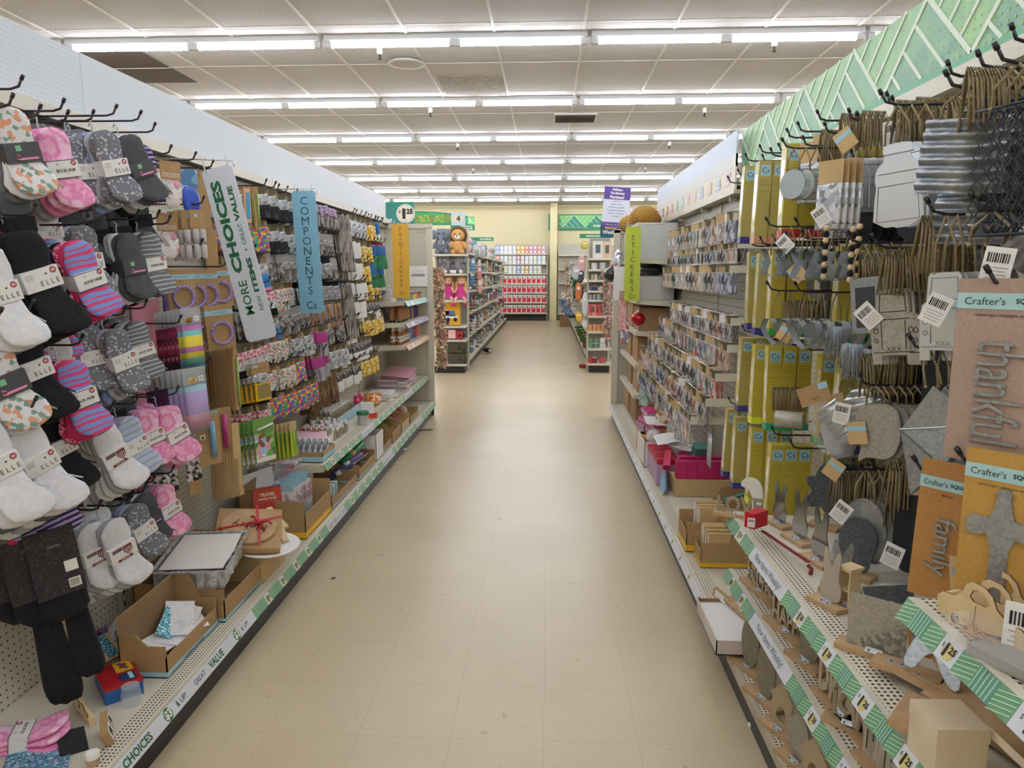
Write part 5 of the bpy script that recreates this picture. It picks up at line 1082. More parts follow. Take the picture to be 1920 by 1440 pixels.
# paint shelves
def bottle(name, body, cap, r=.016, h=.1, flip=False, label=None):
    b = E(name, 'x', 'bottle'); O('bottle_body', MB().lathe([(r*.9, 0), (r, .004), (r, h*.6), (r*.55, h*.75)], body, 12) if not flip else MB().lathe([(r*.6, h*.12), (r, h*.3), (r, h*.92), (r*.85, h)], body, 12), b)
    O('cap', MB().lathe([(r*.6, h*.75), (r*.55, h)], cap, 10) if not flip else MB().lathe([(r*.75, 0), (r*.6, h*.12)], cap, 10), b)
    if label: O('label', MB().lathe([(r*1.02, h*.15), (r*1.02, h*.5)], label, 12), b)
    return Proto(b)
AM = bottle('amber_bottle', mat('amber_glue', 'a55a1c', .2), WHITE, .024, .15, label=prn('white_label', ['e8e2da', 'e8e2da', '6e2c1c'], 60, .5)); SKN = bottle('paint_bottle', mat('tan_paint', 'b17650', .35), BLACK, .022, .12, True)
for i in range(8): AM.put((-1.32-.06*(i//5), 6.40+.085*(i % 5), .861), label='amber glue bottle with white cap on the orange stripped shelf', group='amber glue bottles', sc=1.05)
for i in range(6): SKN.put((-1.32-.07*(i//4), 6.42+.09*(i % 4), 1.061), label='upside down tan paint bottle on the purple stripped shelf', group='tan paint bottles', sc=1.15)
cols = [('olive_paint', 'a89a2d', 'olive'), ('purple_paint', '5b4a9f', 'purple'), ('peach_paint', 'cf8d68', 'peach'), ('navy_paint', '27366e', 'navy'), ('royal_paint', '30438f', 'royal blue'), ('wine_paint', '7d2f3c', 'wine red')]
for i, (nm, c, w_) in enumerate(cols):
    P = bottle('paint_bottle', mat(nm, c, .35), WHITE if i % 2 else BLACK, .02, .15)
    for j in range(3): P.put((-1.33-.06*j, 6.86+.095*i, 1.061), label=f'{w_} paint bottle on the purple stripped shelf', group=f'{w_} paint bottles')
cols2 = [('lilac_paint', '9b9cc6', 'lilac'), ('sky_paint', '4f86b8', 'sky blue'), ('scarlet_paint', 'c8402f', 'scarlet'), ('rose_paint2', 'd0668c', 'rose'), ('amber_paint', 'd99a2b', 'golden')]
for i, (nm, c, w_) in enumerate(cols2):
    P = bottle('paint_bottle', mat(nm, c, .35), mat(nm, c, .35), .022, .2)
    for j in range(2): P.put((-1.33-.06*j, 6.92+.11*i, .861), label=f'tall {w_} paint bottle on the orange stripped shelf', group=f'tall {w_} paint bottles')
cols3 = [('grey_pot', '8e98a3', 'grey'), ('olive_paint', 'a89a2d', 'olive'), ('olive_paint', 'a89a2d', 'second olive'), ('grey_pot', '8e98a3', 'slate'), ('green_pot', '9dac86', 'sage'), ('lemon_pot', 'd9cf62', 'lemon'), ('orange_pot', 'd98f2f', 'orange'), ('mauve_pot', '8d7794', 'mauve'), ('olive_paint', 'a89a2d', 'last olive')]
for i, (nm, c, w_) in enumerate(cols3):
    r = E('paint_pot', f'{w_} paint pot with a coloured lid on the aqua stripped shelf', 'paint pot', None, (-1.31, 6.42+.115*i, 1.251)); O('pot_body', MB().lathe([(.034, 0), (.036, .05)], mat(nm, c, .35), 14), r); O('lid', MB().lathe([(.038, .05), (.038, .062)], mat('pot_lid_blue', '2d4a9b', .35) if i < 5 else mat('pot_lid_red', 'b9473a', .35) if i < 7 else mat('pot_lid_blue', '2d4a9b', .35), 14), r)
m = MB(); m.lathe([(.05, 0), (.06, .09), (.055, .1)], mat('pewter_tub', 'aaa5a0', .4), 18); O('water_tub', m, None, 'grey tapered tub standing at the back of the aqua stripped shelf', 'tub', loc=(-1.45, 6.45, 1.251))
# end panel notice and flower garland
p = px(784, 518, Y=7.47); m = MB(); m.box((0, 0, 0), (.004, .2, .21), WHITE); m.box((.0024, 0, .01), (.0006, .14, .025), mat('notice_grey', '9a9aa2', .6))
for q in range(3): m.box((.0024, 0, .06-.015*q), (.0006, .13, .002), mat('notice_grey', '9a9aa2', .6))
O('paper_notice', m, None, 'white printed notice taped to the end panel', 'notice', loc=(p.x, 7.47, p.z), rot=(0, 0, -PI/2))
def garland(name, label, u0, v0, v1, Y, cols, n=150, r=.05, seed=1):
    rnd = random.Random(seed); a, b = px(u0, v0, Y=Y), px(u0+6, v1, Y=Y); m = MB(); m.tube([a-a, b-a], .006, mat('garland_stem', '8a7350', .8), 5)
    for i in range(n):
        t = i/n; c = (b-a)*t; an = rnd.uniform(0, 2*PI); q = Vector((math.cos(an)*r*rnd.uniform(.4, 1.1), math.sin(an)*r*rnd.uniform(.3, 1), rnd.uniform(-.01, .01)))
        w_ = rnd.uniform(.022, .038); mt = cols[rnd.randrange(len(cols))]
        m.add([(-w_, 0, 0), (0, -w_*.7, .006), (w_, 0, 0), (0, w_*.7, .012), (0, 0, -.008)], [(0, 1, 4), (1, 2, 4), (2, 3, 4), (3, 0, 4), (0, 3, 2, 1)], mt, False, Matrix.Translation(c+q) @ Euler((rnd.uniform(0, 6), rnd.uniform(0, 6), rnd.uniform(0, 6))).to_matrix().to_4x4())
    return O(name, m, None, label, 'garland', loc=a)
gc = [mat('petal_tan', 'cda888', .8), mat('petal_cream', 'e2d2bb', .8), mat('petal_rose', 'c39080', .8), mat('petal_olive', '9c8f68', .8)]
garland('flower_garland', 'dried beige flower garland hung at the end of the sock side shelving', 822, 505, 690, 7.60, gc, 420, .055, 3)
# ================================================================ metal sign side
def strings(m, w, dz, r=.0027, n=1, x=0.):
    for s in (-1, 1): m.tube([(x, 0, 0), (x+.002, s*w*.45, -dz*.5), (x, s*w*.5, -dz)], r, JUTE, 5)
    m.ball((x, -w*.5, -dz), .004, JUTE, 6, 4); return m
def plaque(name, cat, out, w, dz, mt, th=.003, holes_=(), extra=None, edge=None, sw=None, plate='plate', tagm=None):
    r = E(name, 'x', cat); m = MB(); m.prism(out, th, mt, -th/2, edge=edge, holes_=holes_); 
    O(plate, m, r)
    if extra: q = MB(); extra(q); O('relief', q, r)
    O('hanging_cord', strings(MB(), sw or w*.7, dz), r)
    return Proto(r)
def shift(pts, dz): return [(y, z+dz) for y, z in pts]
def corr(w, h, n, amp, mt, z0, outline=None, tilt=0., th=.0015):
    """corrugated sheet hanging below z0; ridges run across (along Y)"""
    m = MB(); V = []; Fc = []; N = n*6
    for i in range(N+1):
        z = -h*i/N; x = amp*math.sin(2*PI*i/6)
        ww = w/2 if outline is None else w/2*outline(i/N)
        V += [(x, -ww, z0+z), (x, ww, z0+z), (x-th, -ww, z0+z), (x-th, ww, z0+z)]
    for i in range(N):
        a = i*4; b = a+4; Fc += [(a, b, b+1, a+1), (a+2, a+3, b+3, b+2), (a, a+2, b+2, b), (a+1, b+1, b+3, a+3)]
    return m.add(V, Fc, mt, True, M=Matrix.Rotation(tilt, 4, 'X'))
def corrp(name, cat, w, h, n, dz, mt, outline=None, amp=.005, tilt=0.):
    r = E(name, 'x', cat); O('corrugated_plate', corr(w, h, n, amp, mt, -dz, outline, tilt), r); O('hanging_cord', strings(MB(), w*.6, dz+.004), r); return Proto(r)
jug = smooth([(-.03, 0), (.03, 0), (.036, -.015), (.028, -.035), (.05, -.055), (.055, -.085), (.05, -.1), (.055, -.13), (.06, -.2), (-.06, -.2), (-.055, -.13), (-.05, -.1), (-.055, -.085), (-.05, -.055), (-.028, -.035), (-.036, -.015)], 1)
def truck_out(w, h):
    return [(-.26*w, 0), (.26*w, 0), (.31*w, -.04*h), (.34*w, -.33*h), (.42*w, -.36*h), (.46*w, -.5*h), (.46*w, -.84*h), (.44*w, -h), (.25*w, -h), (.25*w, -.88*h), (-.25*w, -.88*h), (-.25*w, -h), (-.44*w, -h), (-.46*w, -.84*h), (-.46*w, -.5*h), (-.42*w, -.36*h), (-.34*w, -.33*h), (-.31*w, -.04*h)]
def truck_lines(w, h, dz, ink):
    def f(m):
        def ln(a, b): m.tube([(.0022, a[0]*w, -dz+a[1]*h), (.0022, b[0]*w, -dz+b[1]*h)], .0009, ink, 4)
        for a, b in [((-.24, -.06), (.24, -.06)), ((.24, -.06), (.27, -.3)), ((.27, -.3), (-.27, -.3)), ((-.27, -.3), (-.24, -.06)), ((-.34, -.4), (.34, -.4)), ((-.24, -.42), (-.24, -.8)), ((.24, -.42), (.24, -.8)), ((-.42, -.84), (.42, -.84))]: ln(a, b)
        for s in (-1, 1):
            for z, r in ((-.55, .035), (-.68, .028)): m.tube([(.0022, s*.35*w+r*h*.8*math.cos(t), -dz+z*h+r*h*math.sin(t)) for t in [PI*k/5 for k in range(11)]], .0009, ink, 4)
        m.text('XXX', h*.06, ink, (.0026, 0, -dz-.8*h), wmax=w*.3)
    return f
W1, H1 = .115, .185
MS = {}
MS['jug'] = plaque('milk_can_sign', 'metal sign', shift(jug, -.09), .12, .09, TIN, extra=lambda m: [m.tube([(.002, -.045, -.19), (.002, .045, -.19), (.002, .05, -.275), (.002, -.05, -.275), (.002, -.045, -.19)], .0008, INK, 4), m.tube([(.002, -.045, -.16), (.002, .045, -.16)], .0008, INK, 4), m.tube([(.002, -.04, -.115), (.002, .04, -.115)], .0008, INK, 4)], sw=.06)
MS['truck'] = plaque('truck_sign', 'metal sign', shift(truck_out(W1, H1), -.10), W1, .1, GALV_W, extra=truck_lines(W1, H1, .10, INK), sw=.05)
MS['tint'] = plaque('truck_sign', 'metal sign', shift(truck_out(.10, .18), -.115), .1, .115, TIN, extra=truck_lines(.10, .18, .115, mat('embossed_line', 'a5a9ad', .3, .8)), sw=.04)
MS['chalk'] = plaque('chalkboard_sign', 'metal sign', rect(.085, .16, (0, -.18)), .085, .1, GALV, extra=lambda m: m.box((.003, 0, -.185), (.002, .055, .115), mat('chalk_slate', '3e3f42', .8)), sw=.06)
MS['dark'] = plaque('back_turned_sign', 'metal sign', shift(smooth([(-.05, 0), (.05, 0), (.055, -.1), (.05, -.19), (-.05, -.19), (-.055, -.1)], 1), -.09), .1, .09, mat('dark_sign_back', '202329', .5, .3), sw=.05)
def disc_tin():
    r = E('crimped_disc', 'x', 'metal sign'); m = MB(); m.prism(ell(.10, .10, 28, (0, -.12)), .002, mat('disc_face', 'b9c3c6', .3, .4)); O('disc_face', m, r); m = MB(); N = 72; V = []
    for x in (-.03, .001):
        for i in range(N): q = .051+(.0022 if i % 2 else -.0015); a = 2*PI*i/N; V.append((x, q*math.cos(a), -.12+q*math.sin(a)))
    m.add(V, [(i, (i+1) % N, N+(i+1) % N, N+i) for i in range(N)], TIN); O('crimped_rim', m, r); O('hanging_cord', strings(MB(), .05, .075), r); return Proto(r)
MS['round'] = disc_tin()
MS['sq'] = corrp('corrugated_sheet', 'metal sign', .11, .13, 6, .05, GALV, None, .005)
MS['long'] = corrp('corrugated_sheet', 'metal sign', .10, .24, 8, .05, GALV, None, .005, .9)
MS['oval'] = corrp('corrugated_oval', 'metal sign', .11, .13, 7, .04, TIN, lambda t: math.sqrt(max(.03, 1-(2*t-1)**2)), .004, .35)
MS['plain'] = plaque('metal_oval', 'metal sign', shift(smooth([(-.045, 0), (.045, 0), (.06, -.05), (.055, -.11), (.02, -.15), (-.035, -.14), (-.055, -.155), (-.06, -.15), (-.045, -.11), (-.06, -.05)], 2), -.05), .11, .05, GALV_W, sw=.05)
MS['disc'] = plaque('metal_oval', 'metal sign', ell(.11, .17, 24, (0, -.16)), .11, .085, GALV, sw=.05, extra=lambda m: [m.box((.0025, .01, -.17), (.001, .03, .05), yel), m.box((.0032, .01, -.157), (.0008, .03, .012), mat('tag_blue', '7db2d8', .5))])
MS['discd'] = plaque('metal_oval', 'metal sign', ell(.11, .17, 24, (0, -.16)), .11, .085, GALV_D, sw=.05)
def env(m):
    m.add([(.004, -.075, -.16), (.004, .075, -.16), (.016, 0, -.245)], [(0, 2, 1)], GALV); m.add([(.004, -.075, -.16), (.004, -.075, -.3), (.012, 0, -.235)], [(0, 1, 2)], GALV); m.add([(.004, .075, -.16), (.004, .075, -.3), (.012, 0, -.235)], [(0, 2, 1)], GALV)
    m.add([(.005, -.075, -.3), (.005, .075, -.3), (.014, 0, -.235)], [(0, 1, 2)], GALV_W); m.tube([(.006, -.075, -.16), (.006, .075, -.16)], .002, TIN, 5)
    for a, b in (((-.075, -.16), (0, -.24)), ((.075, -.16), (0, -.24)), ((-.075, -.3), (0, -.24)), ((.075, -.3), (0, -.24))): m.tube([(.006, *a), (.017, *b)], .0013, GALV_D, 4)
MS['env'] = plaque('metal_envelope', 'metal sign', [(-.075, -.3), (.075, -.3), (.075, -.16), (0, -.075), (-.075, -.16)], .15, .075, GALV, extra=env, sw=.03)
BMET = mat('bent_zinc', 'c3c9ce', .4, .2)
def curl(name, lab, fn):
    r = E(name, 'x', 'metal sign'); m = MB(); fn(m); O('bent_metal_band', m, r); O('hanging_cord', strings(MB(), .04, .10), r); return Proto(r)
def band(m, pts, w, mt, dz):
    V = []; Fc = []
    for y, z in pts: V += [(-w/2, y, z+dz), (w/2, y, z+dz)]
    for i in range(len(pts)-1): Fc.append((2*i, 2*i+1, 2*i+3, 2*i+2))
    V2 = [(x, y*.96, (z-dz)*.96+dz-.003) for x, y, z in V]; m.add(V, Fc, mt, True); m.add(V2, [q[::-1] for q in Fc], mt, True)
MS['heart'] = curl('metal_heart', '', lambda m: band(m, [(0, -.02), (.02, .0), (.045, -.005), (.055, -.035), (.035, -.07), (0, -.10), (-.035, -.07), (-.055, -.035), (-.045, -.005), (-.02, 0), (0, -.02)], .04, BMET, -.10))
MS['flower'] = curl('metal_bracket', '', lambda m: band(m, [(-.05, 0), (-.03, -.045), (-.05, -.09), (-.0, -.10), (.04, -.1), (.055, -.05), (.03, -.04), (.045, 0), (-.05, 0)], .045, BMET, -.08))
hx = MB()
def mesh_panel():
    r = E('honeycomb_panel', 'x', 'metal sign'); m = MB(); mt = mat('honeycomb_wire', '3c4048', .4, .6)
    for k in range(9):
        y = -.06+k*.015; m.tube([(0, y+(.0055 if i % 2 else -.0055)*(1 if k % 2 else -1), -.06-i*.014) for i in range(15)], .0016, mt, 4)
    m.tube([(0, -.065, -.06), (0, .065, -.06)], .0025, mt, 5); m.tube([(0, -.065, -.26), (0, .065, -.26)], .0025, mt, 5); O('wire_mesh', m, r); O('hanging_cord', strings(MB(), .08, .06), r); return Proto(r)
MS['mesh'] = mesh_panel()
# (kind, u, v of the cord top, X of the front one, yaw, roll, copies behind, step, scale, label)
MSL = [
 ('jug', 1683, 196, .80, .75, -.08, 5, .03, .95, 'bright tin milk can shaped sign on the top hook'),
 ('sq', 1812, 165, .80, .8, .10, 3, .03, 1.1, 'bright corrugated sheet on the top hook'),
 ('sq', 1825, 285, .84, .8, .05, 3, .03, 1.0, 'corrugated sheet with bright ridges under the upper one'),
 ('mesh', 1872, 128, .86, .35, 0, 6, .02, 1.1, 'dark honeycomb mesh panel at the upper right edge'),
 ('mesh', 1910, 118, .80, .35, 0, 6, .02, 1.1, 'dark honeycomb mesh panel cut by the right edge'),
 ('round', 1490, 278, .80, .6, 0, 5, .035, .95, 'corrugated tin disc with crimped rim on the top hook'),
 ('dark', 1735, 240, .95, .6, 0, 4, .03, 1.0, 'dark sign turned away behind the milk can'),
 ('dark', 1620, 300, .98, .5, 0, 4, .03, .9, 'dark sign turned away beside the foil packs'),
 ('flower', 1458, 425, .80, .8, 0, 5, .045, .95, 'bent galvanised bracket frame, second hook row'),
 ('flower', 1515, 428, .82, .7, 0, 4, .045, .9, 'bent galvanised bracket frame, second row, farther in'),
 ('heart', 1460, 545, .80, .8, 0, 5, .045, .95, 'open galvanised heart band, third hook row'),
 ('heart', 1515, 548, .82, .7, 0, 4, .045, .9, 'open galvanised heart band, third row, farther in'),
 ('chalk', 1618, 455, .86, .7, -.12, 4, .025, .95, 'galvanised sign with dark slate panel'),
 ('truck', 1668, 465, .82, .8, -.12, 7, .02, .98, 'warm grey truck front sign with XXX plate'),
 ('tint', 1775, 402, .80, .7, -.06, 6, .02, 1.0, 'bright tin truck front sign with embossed lines'),
 ('long', 1862, 395, .80, .8, 0, 3, .03, 1.1, 'slanting corrugated sheet above the Thankful card'),
 ('plain', 1640, 722, .86, .75, -.15, 8, .02, 1.0, 'flat grey metal leaf shape with kraft tag'),
 ('oval', 1600, 700, .90, .7, 0, 4, .025, 1.15, 'slanting corrugated oval with barcode tag'),
 ('env', 1740, 655, .80, .75, -.22, 4, .028, 1.03, 'galvanised envelope with folded flap'),
 ('disc', 1625, 880, .88, .8, -.02, 1, .03, 1.1, 'grey metal oval with yellow and blue sticker'),
 ('discd', 1660, 880, .93, .7, 0, 7, .025, 1.1, 'dark metal oval behind the stickered one'),
 ('discd', 1695, 850, .95, .7, 0, 6, .025, 1.05, 'dark metal oval under the envelope'),
 ('discd', 1560, 830, .98, .7, 0, 5, .025, .95, 'dark metal oval under the clear bag'),
 ('dark', 1790, 560, .93, .6, 0, 5, .025, 1.05, 'dark sign turned away behind the bright tin truck'),
 ('dark', 1700, 560, .95, .6, 0, 5, .025, 1.0, 'dark sign turned away behind the warm grey truck'),
 ('dark', 1765, 720, .95, .6, 0, 5, .025, 1.05, 'dark sign turned away behind the envelope'),
 ('dark', 1730, 860, .95, .6, 0, 6, .025, 1.1, 'dark sign turned away under the envelope'),
 ('jug', 1600, 250, .92, .6, 0, 4, .03, .8, 'small tin sign behind the kraft tag'),
 ('heart', 1545, 470, .96, .6, 0, 4, .04, .9, 'open galvanised heart band beside the wooden beads'),
 ('sq', 1900, 330, .9, .7, 0, 3, .03, 1.0, 'corrugated sheet low at the right edge'),
]
for kd, u, v, X, yaw, roll, nb, st, sc, lab in MSL:
    p = px(u, v, X=X)
    MS[kd].put(p, (roll*-1, 0, PI+yaw), lab+', foremost', sc=sc)
    for i in range(nb):
        MS[kd].put((p.x+st*(i+1), p.y+random.uniform(-.006, .006), p.z), (-roll*.6+random.uniform(-.05, .05), 0, PI+yaw*.7+random.uniform(-.08, .08)), lab+', behind the foremost', lab+', rear copies', sc=sc)
    hook(-1, p.y, p.z, RP-X+.04, 'metal sign')
for u, v in [(1768, 125), (1655, 182), (1665, 190), (1585, 212), (1600, 218), (1540, 237), (1500, 262), (1455, 275), (1440, 283), (1425, 295), (1415, 308), (1395, 324), (1380, 322), (1361, 335), (1886, 58)]:
    p = px(u, v, X=.85); hook(-1, p.y, p.z-.02, .29, 'metal sign')
# kraft headed foil packs, tags and a bead garland
FK = pack('foil_shape_pack', .085, .2, .016, [(.35, KRAFT_L, 1, .1), (.68, foil, 1, 1)], 'craft pack')
for u, v, X, n, w_ in [(1520, 265, .9, 3, 'nearest the tin discs'), (1560, 300, .86, 4, 'with the white tag'), (1545, 250, .95, 3, 'under the kraft tag')]:
    p = px(u, v, X=X); row([FK], -1, p.y, p.z, n, f'kraft headed foil pack {w_}', None, RP-X, .02, .6)
tagw = MB(); tagw.box((0, 0, 0), (.0015, .045, .06), WHITE)
for q in range(9): tagw.box((.001, -.016+q*.0038, .012), (.0005, .0018 if q % 3 else .0028, .016), INK)
for q in range(4): tagw.box((.001, 0, -.004-q*.006), (.0005, .034-.006*(q % 2), .001), mat('small_print', '8e8a86', .7))
TW = single('barcode_tag', tagw, 'tag')
for u, v, X, rr, w_ in [(1472, 457, .82, .8, 'hanging over the bent brackets'), (1628, 592, .79, .8, 'on the slate panelled sign'), (1674, 250, .82, .1, 'among the jute cords of the milk can sign'), (1540, 405, .83, .6, 'beside the foil pack'), (1870, 497, .76, -.15, 'on the slanting corrugated sheet'), (1578, 775, .83, -.1, 'on the corrugated oval'), (1577, 960, .82, -.5, 'above the metal silhouettes'), (1673, 1042, .86, -.25, 'low among the dark ovals'), (1755, 580, .77, -.4, 'on the bright tin truck')]:
    TW.put(px(u, v, X=X), (rr, 0, PI+.8), f'white barcode tag {w_}', sc=1.0)
tk = MB(); tk.box((0, 0, 0), (.0015, .05, .06), KRAFT_L); tk.box((.001, 0, .012), (.0005, .05, .014), SKYB); TK = single('kraft_tag', tk, 'tag')
for u, v, X, rr, w_ in [(1495, 512, .82, .7, 'on the bent brackets'), (1585, 262, .83, .6, 'with violet pattern at the top'), (1472, 625, .82, -.5, 'on the heart bands'), (1607, 812, .83, .2, 'on the grey leaf shape'), (1563, 880, .85, -.5, 'below the clear bag')]:
    TK.put(px(u, v, X=X), (rr, 0, PI+.8), f'kraft tag {w_}')
m = MB()
for i in range(9): m.ball((0, 0, -.018*i), .0095, BLK if i % 2 else PLY, 10, 6)
WBD = single('wood_bead_garland', m, 'garland')
for u, v, X, w_ in [(1550, 428, .84, 'nearer string'), (1600, 430, .88, 'farther string'), (1612, 425, .92, 'string behind')]: WBD.put(px(u, v, X=X), label=f'black and natural wooden beads hanging between the signs, {w_}')
# clear bag, icicle tassels
r = E('corrugated_shape_bag', 'clear bag of corrugated silver shapes with a slanting kraft header', 'craft pack', None, px(1520, 722, X=.82), (.42, 0, PI+.8))
m = MB(); m.box((0, 0, -.03), (.002, .10, .06), KRAFT); m.box((.0015, .035, -.012), (.0005, .03, .018), SKYB); m.text('metal', .008, INK, (.0018, 0, -.042)); O('header_card', m, r)
O('silver_shape', corr(.08, .13, 7, .004, TIN, -.075, None, .3), r); m = MB(); m.pillow(smooth(rect(.105, .17, (0, -.14)), 1), .02, CLEAR, -.01, puff=.95); O('clear_bag', m, r)
r = E('kraft_header_card', 'second kraft header with pale bag behind the clear bag', 'craft pack', None, px(1550, 742, X=.88), (.35, 0, PI+.8)); m = MB(); m.box((0, 0, -.03), (.002, .1, .06), KRAFT_L); O('header_card', m, r); m = MB(); m.pillow(smooth(rect(.1, .14, (0, -.13)), 1), .016, mat('frosted_bag', 'b9bcc2', .2, alpha=.7), -.008); O('frosted_bag', m, r)
m = MB(); im = mat('snow_tinsel', 'b5bac2', .5, .3)
rnd = random.Random(5)
for i in range(120): a, b, L = rnd.uniform(-.05, .05), rnd.uniform(-.03, .03), rnd.uniform(.05, .17); m.tube([(b, a, 0), (b+rnd.uniform(-.01, .01), a+rnd.uniform(-.012, .012), -L)], [.0012, .0035], im, 4)
IT = single('snowflake_tassel', m, 'tassel')
for u, v, X, w_ in [(1565, 612, .90, 'farthest'), (1600, 645, .88, 'middle'), (1628, 655, .92, 'nearest'), (1545, 560, .99, 'highest')]: IT.put(px(u, v, X=X), (0, 0, .4), f'pale icicle tassel bundle under the slate panelled sign, {w_} of four', sc=.62)
m = MB(); m.lathe([(.028, 0), (.03, .004), (.03, .09), (.028, .094)], GALV_W, 16, (0, -.05, 0), (-PI/2, 0, 0)); O('tin_sleeve', m, None, 'horizontal grey tin sleeve on jute cords beside the yellow boxes', 'metal sign', loc=px(1478, 787, X=.86), rot=(0, 0, 1.1))
m = MB()
for i in range(15): x = .0055*i-.04; q = .012+.006*(i % 4); m.tube([(x, -q, -.10), (x, -q*.5, -.02), (x, 0, .004), (x, q*.6, -.02), (x+.004, q*1.3, -.105)], .0026, JUTE, 4)
JB = single('jute_cord_bunch', m, 'cord')
for u, v, X, s_ in [(1708, 186, .84, .9), (1745, 180, .90, .9), (1850, 126, .82, 1), (1885, 122, .88, 1), (1690, 466, .84, 1), (1725, 462, .88, 1), (1765, 404, .82, 1.1), (1600, 210, .88, .9), (1640, 205, .9, .9), (1560, 240, .92, .9), (1465, 722, .88, .8), (1500, 722, .9, .8), (1645, 660, .9, 1.1), (1690, 655, .93, 1.1), (1590, 880, .95, 1.2), (1650, 870, .96, 1.2), (1700, 860, .93, 1.2), (1740, 480, .92, 1.2), (1790, 470, .9, 1.2), (1830, 460, .92, 1.2), (1640, 470, .95, 1.1), (1490, 560, .9, .9), (1520, 560, .93, .9), (1700, 900, .96, 1.2), (1820, 180, .9, 1.2), (1740, 250, .9, 1.1), (1770, 230, .93, 1.1)]:
    JB.put(px(u, v+6, X=X), (random.uniform(-.2, .2), 0, .2), 'bunch of looped jute cords between the metal signs', 'jute cord bunches', sc=s_)
# big carded signs
def bigcard(name, label, u, v, X, w, h, col, head, sub, word, yaw, roll=0., cross=False, head_z=.17):
    r = E(name, label, 'metal sign', None, px(u, v, X=X), (roll, 0, PI+yaw)); m = MB(); m.prism([(y, z-h/2) for y, z in rect(w, h)], .003, col, -.0015)
    m.box((.0022, 0, -h*head_z), (.0008, w, h*.085), mat('card_aqua', 'a9cfd2', .6)); m.text('Crafter\'s', h*.04, INK, (.0032, -w*.22, -h*head_z), wmax=w*.42); m.text('SQUARE', h*.032, INK, (.0032, w*.22, -h*head_z), bold=.03, wmax=w*.36)
    m.text(sub, h*.022, INK, (.0022, 0, -h*(head_z+.075)), wmax=w*.85); O('backing_card', m, r)
    m = MB()
    if cross:
        o = smooth([(-.012, .16), (-.03, .145), (0, .175), (.03, .145), (.012, .16), (.022, .1), (.03, .08), (.07, .085), (.085, .06), (.075, .04), (.07, .02), (.02, .04), (.02, -.13), (.035, -.15), (-.035, -.15), (-.02, -.13), (-.02, .04), (-.07, .02), (-.085, .05), (-.07, .085), (-.03, .08), (-.022, .1)], 1)
        m.prism([(y*w/.19, z*h/.36*.75-h*.56) for y, z in o], .004, GALV, .003)
    else: m.text3(word, w*.48, GALV, .004, (.006, 0, -h*.6), (-PI/2, 0, 0), bold=0, wmax=h*.56, spacing=.95)
    O('metal_lettering' if not cross else 'metal_cross', m, r); return r
PKC = mat('rosy_card', 'ac9386', .7, n=(160, 'a18679')); ORC = mat('orange_kraft', 'b8854a', .7, n=(160, 'ac7a41')); YKC = mat('golden_kraft', 'bf9448', .7, n=(160, 'b38a41'))
ty = .73
bigcard('thankful_sign', 'tall rosy card with the metal word Thankful', 1895, 522, .76, .150, .315, PKC, 1, 'metal sign / enseigne en metal', 'thankful', ty, .0, head_z=.12)
p = px(1885, 525, X=.76); hook(-1, p.y, p.z-.01, .42, 'metal sign')
bigcard('family_sign', 'tall orange kraft card with the metal word Family', 1785, 868, .80, .105, .29, ORC, 1, 'décor', 'family', ty, -.03, head_z=.16)
bigcard('family_sign', 'orange kraft card mostly hidden behind the Family card', 1815, 880, .84, .105, .29, YKC, 1, 'décor', 'family', ty, -.03, head_z=.16)
bigcard('cross_sign', 'tall golden kraft card with a metal cross', 1895, 850, .76, .125, .29, YKC, 1, 'metal sign / enseigne en metal', '', ty, -.0, cross=True, head_z=.13)
for u, v, X in [(1760, 885, .80), (1850, 875, .77)]: p = px(u, v, X=X); hook(-1, p.y, p.z, RP-X+.05, 'metal sign')
# ---- yellow paper roll boxes
def roll_box(bottom, nm, body=None):
    r = E('craft_roll_box', 'x', 'box'); w, h = .052, .325; yb = body or mat('olive_yellow_box', 'aa9d58', .45)
    m = MB(); m.box((0, 0, -.012-h/2), (w, w, h), yb); O('box_body', m, r)
    m = MB(); m.box((0, 0, -.012-h+.014), (w+.001, w+.001, .028), bottom)
    m.box((w/2+.0006, 0, -h*.55), (.0008, w*.7, h*.7), prn('glossy_side_print', ['d9d6c0', 'c9b85a', 'e6e4da', 'bfae46'], 12, .15, cell=False)); O('printed_wrap', m, r)
    m = MB(); m.box((0, w/2+.0004, -.05), (w*.72, .0008, .042), SKYB)
    m.text('Cs', .02, INK, (0, w/2+.0012, -.048), (0, 0, PI/2)); m.box((0, w/2+.001, -.064), (w*.4, .0004, .0012), INK)
    for q in range(4): m.box((0, w/2+.0005, -.085-.008*q), (w*.75, .0006, .0011), mat('olive_print', '8b7a30', .6))
    m.box((0, w/2+.0005, -.13), (w*.8, .0006, .0011), mat('olive_print', '8b7a30', .6)); O('side_label', m, r)
    O('hang_tab', MB().tube([(0, 0, -.012), (0, 0, .004), (.004, 0, .012), (0, 0, .02)], .0022, CLEAR, 5), r)
    return Proto(r)
YB = mat('bright_yellow_box', 'bba940', .4)
RBX = {'navy': roll_box(mat('navy_foot', '3c3a86', .4), 0), 'pink': roll_box(mat('salmon_foot', 'c98f74', .4), 0), 'red': roll_box(mat('red_foot', 'c23a36', .4), 0, YB), 'check': roll_box(prn('checked_foot', ['d8d8cf', '8b8b80'], 160, .4), 0), 'lime': roll_box(mat('lime_foot', 'd8e033', .4), 0, YB), 'green': roll_box(mat('green_foot', '3fa535', .4), 0, YB), 'teal': roll_box(mat('teal_foot', '2f9a7c', .4), 0, YB)}
